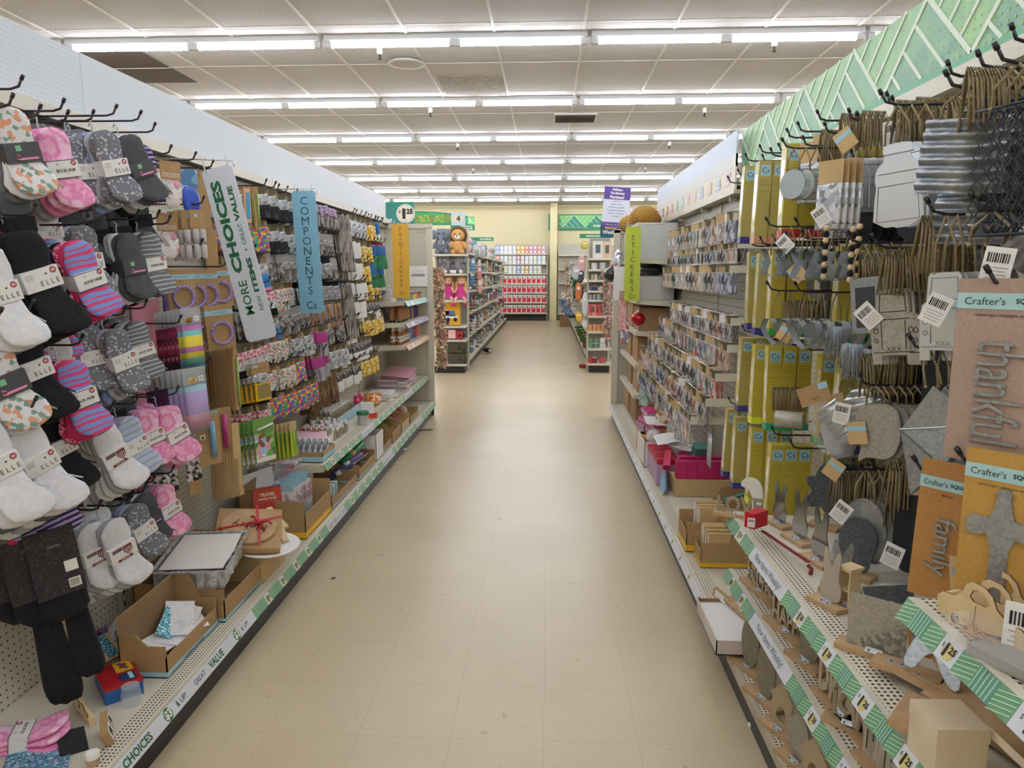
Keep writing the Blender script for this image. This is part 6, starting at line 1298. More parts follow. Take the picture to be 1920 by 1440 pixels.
rows_ = [(1.965, [('navy', 1373), ('pink', 1397), ('red', 1442), ('check', 1460), ('navy', 1492)], 'top'), (1.60, [('navy', 1388), ('navy', 1406), ('green', 1428), ('lime', 1450), ('teal', 1478)], 'second'),
         (1.235, [('navy', 1382), ('lime', 1407), ('teal', 1430), ('green', 1460), ('navy', 1490)], 'third'), (.885, [('navy', 1363), ('navy', 1378), ('lime', 1408), ('teal', 1445), ('navy', 1480)], 'lowest')]
for z, L, rn in rows_:
    for k, (kd, u) in enumerate(L):
        y = 1350*.85/(u-1026)*.985
        for i in range(3):
            RBX[kd].put(((.87 if u < 1436 or (rn == 'lowest' and u < 1460) or (rn == 'top' and u < 1450) else 1.0)+.056*i*(1 if u < 1436 else .9), y, z-.01*(k % 2)), (random.uniform(-.02, .02), random.uniform(-.03, .03), PI+random.uniform(-.04, .04)),
                        f'yellow craft roll box with {kd} foot, {rn} row, {"foremost" if i == 0 else "behind the foremost"}', None if i == 0 and kd != 'navy' else f'yellow boxes with {kd} foot, {rn} row, {"front" if i == 0 else "rear"}')
        hook(-1, y, z+.012, .30, 'yellow box')
# ================================================================ stands on the shelves by the aisle
S3, S2, S1 = .661, .453, .131
def stand(name, label, u, v, Z, w, d, build, yaw=0., tiltx=0., cat='metal stand', lift=0., base=OAK, X=None):
    p = px(u, v, Z=Z)
    if Z < .6: p = Vector((.715, p.y*.715/p.x, Z))      # these stand right behind the shelf lip
    r = E(name, label, cat, None, (p.x, p.y, Z+lift), (0, tiltx, PI+yaw))
    m = MB(); m.box((0, 0, .006), (d, w, .012), base); O('wood_base', m, r)
    m = MB(); m.box((d*.28, 0, .0125), (.016, .035, .002), TIN); m.box((d*.2, 0, .016), (.002, .035, .008), TIN)
    for s in (-1, 1): m.lathe([(.0022, .0135), (.0022, .015)], INK, 6, (d*.3, s*.01, 0))
    O('metal_bracket', m, r); m = MB(); build(m); O('silhouette', m, r); return r
def word(t, h, w, mt=None): return lambda m: m.text3(t, h, mt or mat('cut_mdf', '9d9079', .7), .004, (0, 0, .012+h/2), bold=.03, wmax=w, edge=PLY_E)
bun = smooth([(-.03, 0), (.03, 0), (.038, .04), (.022, .07), (.03, .12), (.024, .15), (.008, .12), (0, .09), (-.008, .12), (-.022, .155), (-.03, .12), (-.022, .07), (-.038, .04)], 2)
mit = smooth([(-.035, 0), (.035, 0), (.04, .05), (.055, .1), (.03, .14), (-.02, .14), (-.045, .1), (-.04, .05)], 2)
mir = mat('mirror_tin', 'b8bcc0', .12, .95)
def sil(o, mt, k=1.): return lambda m: m.prism([(y*k, z*k+.012) for y, z in o], .003, mt, -.0015)
stand('word_stand', 'pale cut out LOVE word stand at the far end of the silhouette shelf', 1385, 968, S3, .17, .045, word('LOVE', .06, .15), 1.2, cat='word stand')
stand('bunny_stand', 'tall mirror tin bunny stand, farthest of the silhouettes', 1460, 985, S3, .10, .05, sil(bun, mir, .95), .35)
stand('bunny_stand', 'tall mirror tin bunny stand on a pale wood base beside the red clamp', 1498, 1015, S3, .11, .06, sil(bun, mir, 1.05), .3)
stand('bunny_stand', 'mirror tin bunny stand with a pink reflection, third along', 1535, 1055, S3, .11, .06, sil(bun, mir, 1.1), .28)
stand('rabbit_stand', 'off white scalloped bunny stand in the middle of the silhouette shelf', 1555, 1135, S3, .10, .06, sil(bun, mat('warm_white_metal', 'b9ad9c', .5, .2), .95), .45)
stand('mitten_stand', 'grey metal mitten stand behind the bunnies', 1600, 1080, S3, .11, .06, sil(mit, GALV_D, 1.1), .8)
stand('flower_stand', 'grey scalloped flower stand at the back of the silhouette shelf', 1545, 990, S3, .1, .05, sil(smooth([(.05*math.cos(a)*(1+.25*math.cos(5*a)), .08+.05*math.sin(a)*(1+.25*math.cos(5*a))) for a in [2*PI*i/30 for i in range(30)]], 0), GALV_D, 1.3), .8)
stand('bunny_stand', 'small grey bunny stand nearest the tile', 1575, 1110, S3, .1, .06, sil(bun, GALV, .9), 1.0)
r = stand('wooden_birdhouse', 'little plywood birdhouse frame standing on the silhouette shelf', 1590, 1140, S3, .03, .05, lambda m: [m.bb(-.02, .02, -.016, -.012, .012, .1, PLY), m.bb(-.02, .02, .012, .016, .012, .1, PLY), m.bb(-.02, .02, -.016, .016, .1, .106, PLY), m.bb(-.02, .02, -.012, .012, .05, .054, PLY), m.bb(-.024, .024, -.02, .02, .104, .112, PLY)], .5, cat='wood craft')
def tile(m): m.prism(shift(rect(.12, .12), .072), .004, GALV_W, -.002); m.prism([(-.06, .012), (.06, .012), (.06, .085)], .001, prn('mottled_zinc', ['9d9a90', '8b887e', 'b5b2a8', '7f7c73'], 110, .5, .4), .0022)
stand('square_tile_stand', 'square mottled zinc tile standing on a wood base', 1640, 1228, S3, .16, .05, tile, .92, cat='metal stand')
m = MB(); m.prism(rect(.11, .11, (0, .055)), .003, GALV_D, 0, holes_=[ell(.045, .045, 20, (-.005, .05))]); O('pierced_tile', m, None, 'dark square metal tile with a round hole leaning behind the mottled tile', 'metal stand', loc=px(1680, 1195, Z=S3)+Vector((.03, .04, 0)), rot=(.35, .1, PI+.9))
r = E('red_clamp', 'long red metal strip with a red barcoded block at its far end', 'clamp', None, (0, 0, 0)); a, b = px(1430, 990, Z=S3+.04), px(1515, 1060, Z=S3+.02)
m = MB(); d = b-a; yaw = math.atan2(d.y, d.x); c = (a+b)/2; m.box(tuple(c), (d.length, .012, .003), mat('red_clamp_paint', '7c1f28', .35), (0, 0, yaw)); m.tube([tuple(b), tuple(b+Vector((.006, -.012, -.006))), tuple(b+Vector((0, -.02, -.018)))], .006, mat('red_clamp_paint', '7c1f28', .35), 6); O('red_strip', m, r)
m = MB(); m.box(tuple(px(1418, 972, Z=S3+.065)), (.035, .07, .05), mat('scarlet_block', 'c3152c', .4), (0, 0, -.9)); O('scarlet_block', m, r)
pq = px(1410, 973, Z=S3+.065)
TW.put((pq.x-.012, pq.y-.035, pq.z), (0, 0, -PI/2-.9+.6), 'small white barcode label on the scarlet block', sc=.5)
# truck shelf (z = .92)
def ply_truck():
    r = E('plywood_truck', 'x', 'wood craft'); w, h = .16, .085
    o = smooth([(-.08, .012), (-.062, .012), (-.058, .0), (-.03, .0), (-.026, .012), (.02, .012), (.025, 0), (.052, 0), (.057, .012), (.08, .016), (.078, .045), (.03, .05), (.012, .085), (-.028, .088), (-.038, .052), (-.08, .048)], 1)
    hs = [smooth([(-.024, .055), (-.016, .078), (.006, .076), (.016, .055)], 1), ell(.016, .018, 12, (-.044, .012)), ell(.016, .018, 12, (.038, .012))]
    for x in (0, .035): m = MB(); m.prism(o, .003, PLY, x, edge=PLY_E, holes_=hs); m.tube([(x+.0032, -.01, .05), (x+.0032, -.01, .02)], .0006, PLY_E, 4); O('truck_side', m, r)
    m = MB(); m.bb(.003, .035, -.075, -.07, .015, .045, PLY); m.bb(.003, .035, .07, .075, .015, .045, PLY); m.bb(.003, .035, -.07, .07, .018, .021, PLY); O('truck_bed', m, r)
    return Proto(r)
PT = ply_truck(); p = px(1868, 1190, Z=.922)
PT.put((p.x, p.y, .922), (0, 0, PI+.35), 'plywood pickup truck cut out with white tag, on the near right shelf', sc=1.0)
PT.put((p.x+.07, p.y+.05, .922), (0, 0, PI+.3), 'second plywood truck behind the tagged one', sc=1.0)
TW.put((p.x-.004, p.y-.075, .922+.045), (0, 0, PI+.9), 'large white barcode tag on the plywood truck', sc=1.35)
p = px(1885, 1245, Z=.925); m = MB(); m.box((0, 0, .008), (.09, .12, .016), mat('grey_stone_box', '8d877f', .4)); O('boxed_stone', m, None, 'grey block in a clear bag at the front of the truck shelf', 'craft pack', loc=(p.x+.03, p.y, .922), rot=(0, 0, .4))
m = MB()
for i in range(40):
    a = rnd.uniform(0, 6.28); m.tube([(rnd.uniform(-.02, .02), rnd.uniform(-.03, .03), rnd.uniform(0, .01)), (rnd.uniform(-.03, .03), rnd.uniform(-.04, .04), rnd.uniform(.005, .025))], .0012, mat('raffia', 'c09a68', .8), 4)
O('raffia', m, None, 'tangle of tan raffia on the truck shelf edge', 'raffia', kind='stuff', loc=(p.x+.0, p.y+.07, .924))
m = MB(); m.pillow(smooth(rect(.16, .13), 1), .03, CLEAR, 0); O('clear_bag', m, None, 'loose clear bag over the edge of the truck shelf', 'bag', loc=(p.x, p.y+.02, .935), rot=(0, -PI/2, .2))
m = MB(); m.box((0, 0, -.05), (.003, .09, .1), KRAFT_L); m.box((.002, 0, -.03), (.001, .08, .018), mat('grey_print', '9b98a0', .7)); O('kraft_label_card', m, None, 'kraft label card behind the plywood trucks', 'card', loc=px(1830, 1050, X=.82), rot=(.1, 0, PI+.8))
# near pile on the silhouette shelf: pale wooden box, engraved board, bases and silhouette
p = px(1790, 1400, Z=S3+.03); bx = E('wooden_keepsake_box', 'pale wooden keepsake box in the lower right corner', 'box', None, (.80, 1.17, S3), (0, 0, .03))
PW = mat('pale_basswood', 'e0cfb2', .55, n=(18, 'd8c5a6'))
q0 = px(1705, 1332, Z=S3+.09)
m = MB(); m.box((0, 0, .032), (.085, .085, .064), PW); O('box_body', m, bx); m = MB(); m.box((0, 0, .078), (.088, .088, .026), PW); O('box_lid', m, bx)
bx.location = (.695, 1.17, S3)
m = MB(); m.box((0, 0, 0), (.10, .13, .012), PW); O('box_lid_panel', m, None, 'loose pale wood panel leaning on the keepsake box', 'wood panel', loc=(.785, 1.10, S3+.045), rot=(.1, .75, .2))
m = MB(); m.box((0, 0, 0), (.17, .24, .012), OAK)
for k in range(7): m.tube([((.03+.006*k)*math.cos(a), (.05+.008*k)*math.sin(a), .0064) for a in [-.9+1.8*i/12 for i in range(13)]], .0009, PLY_E, 4)
O('engraved_board', m, None, 'tan wooden board engraved with curved rings behind the keepsake box', 'wood panel', loc=(.86, 1.26, S3+.025), rot=(.05, -.08, .4))
for i, (u, v, rz, ry, lab) in enumerate([(1715, 1345, -.7, .15, 'bare wooden base with metal plate jutting over the shelf lip'), (1745, 1290, .5, .25, 'bare wooden base lying by the grey silhouette'), (1790, 1275, -.2, .5, 'dark undersided wooden base tilted against the pile'), (1700, 1260, .9, .1, 'narrow wooden base beside the mottled tile')]):
    p = px(u, v, Z=S3+.02); b_ = E('stand_base', lab, 'wood panel', None, (p.x, p.y, S3+.025), (0, ry, rz)); m = MB(); m.box((0, 0, 0), (.06, .13, .012), OAK); O('wood_board', m, b_); m = MB(); m.box((0, .02, .0068), (.018, .04, .0015), TIN)
    for s in (-1, 1): m.lathe([(.002, .0075), (.002, .009)], INK, 6, (0, .02+s*.01, 0))
    O('metal_plate', m, b_)
m = MB(); m.prism(smooth([(-.03, 0), (-.012, .01), (0, -.03), (.02, -.06), (.035, -.05), (.03, .0), (.055, .03), (.05, .06), (.02, .05), (.01, .08), (-.02, .085), (-.035, .05), (-.055, .02), (-.07, -.02), (-.05, -.03)], 1), .003, GALV, 0); O('metal_silhouette', m, None, 'grey galvanised bird silhouette lying across the pile near the truck shelf', 'metal stand', loc=px(1765, 1235, Z=S3+.08), rot=(.2, -.5, PI+.8))
m = MB(); m.box((0, 0, -.04), (.003, .09, .08), ORC); m.text3('me', .03, GALV, .003, (.004, 0, -.045)); O('carded_word', m, None, 'orange kraft card with a metal word standing behind the mottled tile', 'metal sign', loc=px(1745, 1172, Z=S3+.11), rot=(.1, .15, PI+.9))
# second shelf: words and ovals
MDF = mat('cut_mdf2', 'b3a68c', .7); BIR = prn('birch_bark_print', ['a79d8d', '8f8574', 'b8afa0', '9a907f'], 40, .6, stretch=(1, 1, .2), cell=False)
stand('word_stand', 'HAPPY HAPPY cut out word stand at the far end of the second shelf', 1430, 1068, S2, .22, .05, lambda m: [m.text3('HAPPY', .05, MDF, .004, (0, 0, .085), bold=.04, wmax=.19, edge=PLY_E), m.text3('FALL Y\'ALL', .045, MDF, .004, (0, 0, .038), bold=.04, wmax=.19, edge=PLY_E)], .2, cat='word stand')
stand('word_stand', 'cut out HAPPY word stand in the middle of the second shelf', 1478, 1190, S2, .20, .05, lambda m: [m.text3('HAPPY', .055, MDF, .004, (0, 0, .095), bold=.04, wmax=.17, edge=PLY_E), m.text3('HAPPY', .055, MDF, .004, (0, 0, .04), bold=.04, wmax=.17, edge=PLY_E)], .25, cat='word stand')
OV = mat('grey_oval_mdf', '8f8573', .7, n=(60, '80765f'))
stand('oval_stand', 'grey rounded board stand on the second shelf', 1515, 1250, S2, .13, .06, lambda m: m.prism(shift(ell(.075, .14, 20, p=3), .082), .004, OV, -.002), .35)
stand('word_stand', 'cut out DREAM word stand on a dark base on the second shelf', 1583, 1345, S2, .24, .05, lambda m: m.text3('DREAM', .095, MDF, .004, (.008, 0, .062), bold=.04, wmax=.22, edge=OAK), .12, cat='word stand')
stand('birch_panel_stand', 'birch printed panel with slit lines at the near end of the second shelf', 1680, 1440, S2, .24, .05, lambda m: [m.prism(rect(.23, .13, (0, .077)), .004, BIR, -.002)]+[m.box((.003, -.1+.022*k, .05+.03*(k % 3)), (.0012, .0022, .045), INK) for k in range(10)], .12, cat='word stand')
stand('word_stand', 'small grey cut out stand behind the DREAM stand', 1600, 1290, S2, .12, .05, word('JOY', .07, .1), .9, cat='word stand')
# base shelf: ovals and birdhouses
stand('oval_stand', 'tall grey oval board stand at the far end of the worn base shelf', 1405, 1240, S1, .16, .06, lambda m: m.prism(shift(ell(.09, .185, 20), .10), .004, OV, -.002), .4)
stand('oval_stand', 'grey oval board stand, second on the worn base shelf', 1435, 1290, S1, .16, .06, lambda m: m.prism(shift(ell(.09, .185, 20), .10), .004, OV, -.002), .4)
hs = [(-.04, 0), (.04, 0), (.04, .09), (.05, .09), (0, .15), (-.05, .09), (-.04, .09)]
stand('birdhouse_stand', 'pale birdhouse outline stand with an arched hole on the worn base shelf', 1465, 1345, S1, .13, .06, lambda m: m.prism(shift(hs, .012), .004, mat('pale_mdf', 'b09f80', .7), -.002, holes_=[smooth([(-.02, .03), (.02, .03), (.02, .06), (0, .085), (-.02, .06)], 1)]), .45, cat='wood stand')
stand('oval_stand', 'perforated grey oval stand beside the birdhouse', 1500, 1345, S1, .13, .06, lambda m: m.prism(shift(ell(.08, .14, 20), .08), .004, GALV_W, -.002), .4)
stand('birdhouse_stand', 'nearest birdhouse outline stand on the worn base shelf', 1525, 1440, S1, .13, .06, lambda m: m.prism(shift(hs, .012), .004, mat('pale_mdf', 'b09f80', .7), -.002, holes_=[ell(.035, .05, 16, (0, .06))]), .4, cat='wood stand')
# ================================================================ base shelf goods past the metal signs
p0, p1, p2 = px(1302, 1090, Z=.152), px(1352, 1178, Z=.09), px(1400, 1160, Z=.09)
wb_ = E('white_tray_box', 'shallow white carton jutting out of the base shelf into the aisle', 'carton', None, (.74, 2.62, .155), (0, 0, 0))
m = MB(); wm = mat('white_carton', 'cfc6c0', .6); m.bb(-.13, .13, -.20, .14, 0, .004, WHITE); m.bb(-.13, -.126, -.20, .14, 0, .055, wm); m.bb(.126, .13, -.20, .14, 0, .055, wm); m.bb(-.13, .13, -.20, -.196, 0, .055, wm); m.bb(-.13, .13, .136, .14, 0, .055, KRAFT_D); m.bb(-.125, .125, -.195, .135, .035, .042, WHITE); O('tray_body', m, wb_)
p = px(1345, 1112, Z=.24); m = MB(); m.box((0, 0, 0), (.015, .12, .035), KRAFT); m.box((-.008, 0, 0), (.001, .1, .028), WHITE)
for q in range(7): m.box((-.0088, -.04+.004*q, 0), (.0005, .002, .018), INK)
O('barcoded_block', m, None, 'kraft block with barcode label resting in the white tray', 'block', loc=(p.x+.03, p.y, .215), rot=(.2, .1, .5))
m = MB(); m.box((0, 0, 0), (.14, .16, .012), OAK); m.box((.0, 0, .008), (.13, .02, .006), WHITE, (0, 0, .5)); m.box((.02, .03, .008), (.05, .05, .004), mat('dark_print', '3a3632', .6)); O('framed_plaque', m, None, 'wooden framed plaque lying in the white tray', 'wood craft', loc=(.80, 2.68, .225), rot=(.1, -.2, .3))
def rtray(u0, v0, u1, v1, lab, **k):
    a, b = px(u0, v0, Z=.152), px(u1, v1, Z=.152); y0, y1 = sorted((a.y, b.y)); d = k.pop('d', .34); xo = k.pop('xo', 0)
    return tray('display_carton', lab, 'carton', (RF+.02+d/2+xo, (y0+y1)/2, .152), d, y1-y0-.01, s=-1, **k), y0, y1
_, y0, y1 = rtray(1282, 1035, 1268, 1005, 'tall kraft carton with yellow band on the right base shelf', hf=.10, hb=.27, bandm=YELL, hn=.27, bh=.2)
_, ya, yb = rtray(1300, 1065, 1285, 1040, 'kraft carton of framed packs beside the yellow banded one', hf=.08, hb=.24, bandm=YELL, xo=.03, hn=.2)
m = MB(); m.box((0, 0, .08), (.1, .012, .16), KRAFT_L); m.box((-.0505, 0, .08), (.001, .012, .15), WHITE); FPK = single('framed_canvas_pack', m, 'craft pack')
for i in range(6): FPK.put((.80, ya+.02+.028*i, .158), (random.uniform(-.12, .12), 0, 0), 'thin framed canvas standing in the kraft cartons on the right', 'framed canvases on the right base shelf')
for i in range(5): FPK.put((.82, y0+.03+.035*i, .158), (random.uniform(-.12, .12), 0, 0), 'thin framed canvas standing in the tall kraft carton on the right', 'framed canvases in the tall carton', sc=1.3)
m = MB(); m.bb(-.12, .12, -.1, .1, 0, .22, KRAFT); O('closed_carton', m, None, 'plain kraft carton behind the framed canvases on the right', 'carton', loc=(.98, ya+.12, .152))
PKB = [mat('hot_pink_box', 'c2246b', .4), mat('scarlet_box', 'bf1f3f', .4), mat('lilac_box', 'b797b4', .5), mat('orange_box', 'cf8a2e', .5)]
def pinkbox(d, topm, bodym, side=None):
    m = MB(); m.box((0, 0, d[2]*.4), (d[0], d[1], d[2]*.8), bodym); m.box((0, 0, d[2]*.9), (d[0], d[1], d[2]*.2), topm); return m
PB1 = single('pink_craft_box', pinkbox((.14, .035, .17), PKB[1], PKB[2]), 'box'); PB2 = single('magenta_craft_box', pinkbox((.06, .06, .12), PKB[0], PKB[0]), 'box'); PB3 = single('flat_magenta_box', pinkbox((.20, .24, .03), PKB[0], PKB[2]), 'box')
a = px(1222, 912, Z=.152).y
for i in range(12): PB1.put((.78, a+.04+i*.042, .152), (random.uniform(-.05, .05), 0, 0), 'lilac box with scarlet top in the upright row on the right base shelf', 'upright lilac and scarlet boxes')
for i in range(6): PB1.put((.96, a+.04+i*.042, .152), (random.uniform(-.05, .05), 0, 0), 'lilac box with scarlet top in the inner upright row', 'inner upright lilac boxes')
for i in range(5): PB2.put((.86+.062*i, a-.06, .25), (0, 0, 0), 'square magenta box in the short row above the kraft carton', 'square magenta boxes')
for i in range(6): PB2.put((.83+.062*i, a-.14, .24), (0, 0, 0), 'square magenta box in the nearer short row', 'nearer square magenta boxes')
m = MB(); m.bb(-.17, .17, -.1, .1, 0, .10, KRAFT_L); O('kraft_riser', m, None, 'kraft carton carrying the square magenta boxes', 'carton', loc=(.96, a-.10, .152))
m = MB(); m.box((0, 0, 0), (.04, .2, .03), PKB[1]); m.box((0, -.06, 0), (.041, .08, .031), PKB[0]); O('long_magenta_box', m, None, 'long magenta and scarlet box lying aslant over the row', 'box', loc=(.75, a-.12, .36), rot=(.25, 0, -.2))
a2 = px(1205, 870, Z=.152).y
for i in range(5): PB3.put((.82+random.uniform(-.02, .02), a2+.32, .33+.032*i), (0, 0, random.uniform(-.3, .3)), 'flat magenta box in the messy stack under the sticker racks', 'flat magenta boxes')
for i in range(3): PB3.put((.86, a2+.12, .325+.032*i), (0, 0, random.uniform(-.3, .3)), 'flat magenta box in the nearer messy stack', 'nearer flat magenta boxes')
m = MB(); m.bb(-.15, .15, -.2, .2, 0, .17, PKB[3]); m.bb(-.1505, .1505, -.1, .0, 0, .17, mat('lemon_box', 'e0c83a', .5)); O('orange_box', m, None, 'orange and yellow boxes block under the flat magenta stack', 'box', loc=(.86, a2+.32, .152))
tg = mat('teal_wallet', '5f9b94', .5); m = MB(); m.box((0, 0, .05), (.10, .012, .11), tg); TWL = single('teal_wallet', m, 'craft pack')
for i in range(6): TWL.put((.98, a+.0+i*.03-.02, .33), (.5, 0, 0), 'green teal paper wallet leaning behind the lilac boxes', 'teal wallets')
m = MB(); m.box((0, 0, 0), (.02, .18, .012), mat('turquoise_ruler', '2fa59c', .4)); O('turquoise_ruler', m, None, 'turquoise bar lying above the kraft carton', 'craft tool', loc=px(1382, 931, Z=.42), rot=(0, .1, -.9))
m = MB(); m.prism(smooth([(0, 0), (.02, -.05), (.01, -.1), (.04, -.1), (.06, -.03), (.05, .03), (.01, .05), (-.03, .03), (-.035, 0)], 2), .004, WHITE, 0); O('white_hook_shape', m, None, 'white curved cut out sticking up by the yellow boxes', 'craft piece', loc=px(1405, 915, X=.8), rot=(0, 0, PI+.9))
for i, (u, v, Z) in enumerate([(1250, 822, .42), (1280, 832, .40), (1235, 790, .46), (1300, 835, .38)]): p = px(u, v, Z=Z); stack_box('loose_sticker_sheet', 'loose white sticker sheet lying on the magenta boxes', 'sticker sheet', (p.x, p.y, Z), (.15, .2, .003), prnp, (.1, -.2, i*.8), group='loose sticker sheets')
m = MB(); m.box((0, 0, 0), (.012, .22, .10), prn('colour_block_pack', ['7fa7cc', '7fa7cc', '9fc07a', '8ab0d0', 'd98f7a'], 18, .4)); O('colour_strip_pack', m, None, 'blue and green striped pack slipping over the base shelf edge', 'craft pack', loc=px(1240, 905, Z=.20)+Vector((.01, 0, 0)), rot=(.5, .2, 0))
# white yarn box
a, b = px(1172, 822, Z=.152), px(1152, 795, Z=.152)
tray('display_carton', 'white printed carton of yarn balls on the far right base shelf', 'carton', (.84, 5.15, .152), .30, .40, .18, .2, mt=WHITE, inn=WHITE, s=-1, hn=.2)
for i, (x, y, c, w_) in enumerate([(.76, 5.0, 'e0dbd6', 'white'), (.80, 5.1, '4f9bb5', 'sky blue'), (.85, 5.05, 'c8942f', 'mustard'), (.93, 5.1, 'c8942f', 'second mustard'), (.78, 5.28, '3a3a4c', 'dark'), (.9, 5.27, '7a1f34', 'wine red')]):
    r = E('yarn_ball', f'{w_} yarn ball heaped in the white printed carton', 'yarn', None, (x, y, .36)); m = MB(); m.ball((0, 0, 0), .055, mat('yarn_'+c, c, .9, bump=(120, .6)), 14, 8); O('wound_yarn', m, r); m = MB()
    for k in range(3): m.tube([(.0555*math.cos(t)*math.cos(k), .0555*math.cos(t)*math.sin(k), .0555*math.sin(t)) for t in [2*PI*q/12 for q in range(13)]], .002, mat('yarn_'+c, c, .9), 4)
    O('loose_strand', m, r)
# ---- sticker racks
sk = []
for i, cs in enumerate([['77736e', 'a09a92', '4b4a4d', 'bdb8b0'], ['b3927a', 'c9bfb2', '8a6049', 'bfae98'], ['5d6963', '8f948e', '343e3a', 'b0afa8'], ['8f7880', 'bdb2b4', '64505c', 'cfc9c4'], ['b4463f', 'e3ddd6', '8d8d90', 'd9b4a5'], ['6f7686', 'c6c9d2', '474c5c', 'a6a9b4'], ['c6c1ba', 'ada79f', 'dcd8d2', '9b958c']]):
    r = E('sticker_pack', 'x', 'stickers'); h, w_ = .17, .078
    m = MB(); m.box((0, 0, -h*.14), (.0014, w_, h*.28), [KRAFT_M, KRAFT_M, KRAFT_L, WHITE][i % 4]); O('header_card', m, r)
    m = MB(); m.box((0, 0, -h*.62), (.003, w_, h*.7), prn(f'sticker_print_{i}', cs, 70, .35, stretch=(1, 1.3, .35))); O('sticker_sheet', m, r); sk.append(Proto(r))
tiers = [(1.83, 1.0, 4.0, 6.1, 2, 'top tier'), (1.68, 1.02, 3.95, 6.2, 2, 'second tier'), (1.55, .98, 3.95, 6.3, 2, 'third tier'), (1.27, 1.0, 3.95, 6.0, 2, 'fourth tier'), (1.14, .95, 3.8, 6.2, 1, 'fifth tier'), (1.01, .86, 3.65, 6.2, 2, 'sixth tier'), (.885, .81, 3.62, 6.15, 1, 'seventh tier'), (.765, .765, 3.75, 6.1, 1, 'eighth tier')]
for ti, (z, X, y0, y1, dep, tn) in enumerate(tiers):
    n = int((y1-y0)/.115)
    for i in range(n):
        y = y0+.06+i*.115
        k = random.choice([0, 1, 2, 3, 5, 6]) if ti < 3 or random.random() < .85 else 4
        for d in range(dep):
            cname = ['grey', 'tan', 'green grey', 'mauve', 'red', 'blue grey', 'white'][k]
            sk[k].put((X+.03*d, y+random.uniform(-.006, .006), z), (random.uniform(-.05, .05), 0, PI+random.uniform(-.1, .8)), f'{cname} sticker pack in the {tn} of the sticker racks', f'{cname} sticker packs, {tn}')
    m = MB(); m.tube([(X-.012, y0, z+.004), (X-.012, y1, z+.004)], .0028, CHROME, 5); m.tube([(X-.012, y0, z-.05), (X-.012, y1, z-.05)], .002, CHROME, 5)
    for q in range(int((y1-y0)/.23)+1): m.tube([(X-.012, y0+q*.23, z+.004), (X+.06, y0+q*.23, z+.004)], .002, CHROME, 5)
    rk = E('wire_rack', f'chrome wire rack carrying the {tn} of sticker packs', 'rack'); O('wire_rails', m, rk); m = MB(); m.box(((X-.01+RP)/2, y0-.01, z-.03), (RP-X+.01, .004, .04), CREAM); O('side_bracket', m, rk)
hang = E('sticker_pack', 'x', 'stickers'); 
LL = single('long_sticker_sheet', MB().box((0, 0, -.12), (.003, .11, .24), prn('santa_print', ['d9c7a8', 'b8563f', '8f8f70', 'e6dccb', '6f5546', 'c98a68'], 28, .45)), 'stickers')
p = px(1238, 735, X=.80); LL.put((p.x, p.y, p.z), (.15, 0, PI+.9), 'large printed sticker sheet with red squares hanging below the racks'); bpy.data.objects.remove(hang)
m = MB(); m.box((0, 0, -.11), (.01, .1, .22), prn('aqua_swirl_print', ['a9c4bd', '7fa39e', 'd0ddd8', '5f8a8a'], 16, .4, cell=False)); O('aqua_paper_pack', m, None, 'aqua marbled paper pack hanging beside the printed sheet', 'stickers', loc=px(1208, 712, X=.82), rot=(0, 0, PI+.7))
for i, (u, v) in enumerate([(1262, 745), (1278, 755), (1290, 762)]): FK.put(px(u, v, X=.80), (0, 0, PI+.6), 'foil and black pouch hanging under the lowest sticker tier', 'foil pouches under the sticker tiers', sc=1.1)
m = MB()
for i in range(8): m.tube([(0, .012*i, 0), (.0, .012*i+.002, -.18)], .003, mat('clear_rod', 'c5c9cd', .15, .4), 5)
O('wand_pack', m, None, 'bunch of clear plastic wands hanging beside the yellow boxes', 'craft pack', loc=px(1335, 815, X=.86))
# ---- carton shelves at the end of the right run
for z, lab in ((.45, 'lowest'), (.72, 'second'), (1.0, 'third'), (1.27, 'fourth'), (1.62, 'top')): shelf('steel_shelf', f'{lab} cream shelf in the carton bay at the end of the sticker side', -1, RP-.002, .76, 6.22, 7.46, z, None, perf=False)
CB2 = [mat('carton_tan', 'a4825a', .8), mat('carton_brown', '947350', .8)]
bl_ = [(6.55, .72, .30, .42, .22, 0), (7.1, .72, .3, .5, .2, 1), (6.5, 1.0, .3, .4, .2, 1), (7.0, 1.0, .3, .5, .22, 0), (6.55, .45, .28, .42, .2, 0), (7.05, .45, .28, .4, .2, 1), (6.6, .16, .3, .5, .24, 1), (7.15, .16, .3, .4, .24, 0), (6.3, .152, .2, .3, .25, 0)]
words_ = ['second shelf, nearer', 'second shelf, farther', 'third shelf, nearer', 'third shelf, farther', 'lowest shelf, nearer', 'lowest shelf, farther', 'floor deck, middle', 'floor deck, farther', 'floor deck, nearest']
for (y, z, dx, dy, dz, k), w_ in zip(bl_, words_): stack_box('shipping_carton', f'brown carton in the end bay, {w_}', 'carton', (.95, y-.1 if y < 6.4 else y, z+.001), (dx, dy*.9, dz), CB2[k])
stack_box('white_carton', 'large white film wrapped carton on the top shelf of the end bay', 'carton', (.93, 6.78, 1.622), (.34, 1.0, .30), mat('white_film_box', 'c9c9c9', .3)); stack_box('white_carton', 'white carton on the fourth shelf of the end bay', 'carton', (.94, 6.75, 1.272), (.3, .9, .2), mat('white_film_box2', 'bfbdba', .4))
for i, (y, x) in enumerate([(6.45, .92), (6.75, .9), (7.1, .9)]):
    m = MB(); m.ball((0, 0, .04), (.13, .15, .05), mat('black_bag', '22242a', .15), 14, 8); O('black_bag', m, None, f'glossy black bag squeezed on top of the fourth shelf carton, {["nearest", "middle", "farthest"][i]}', 'bag', loc=(x, y, 1.49))
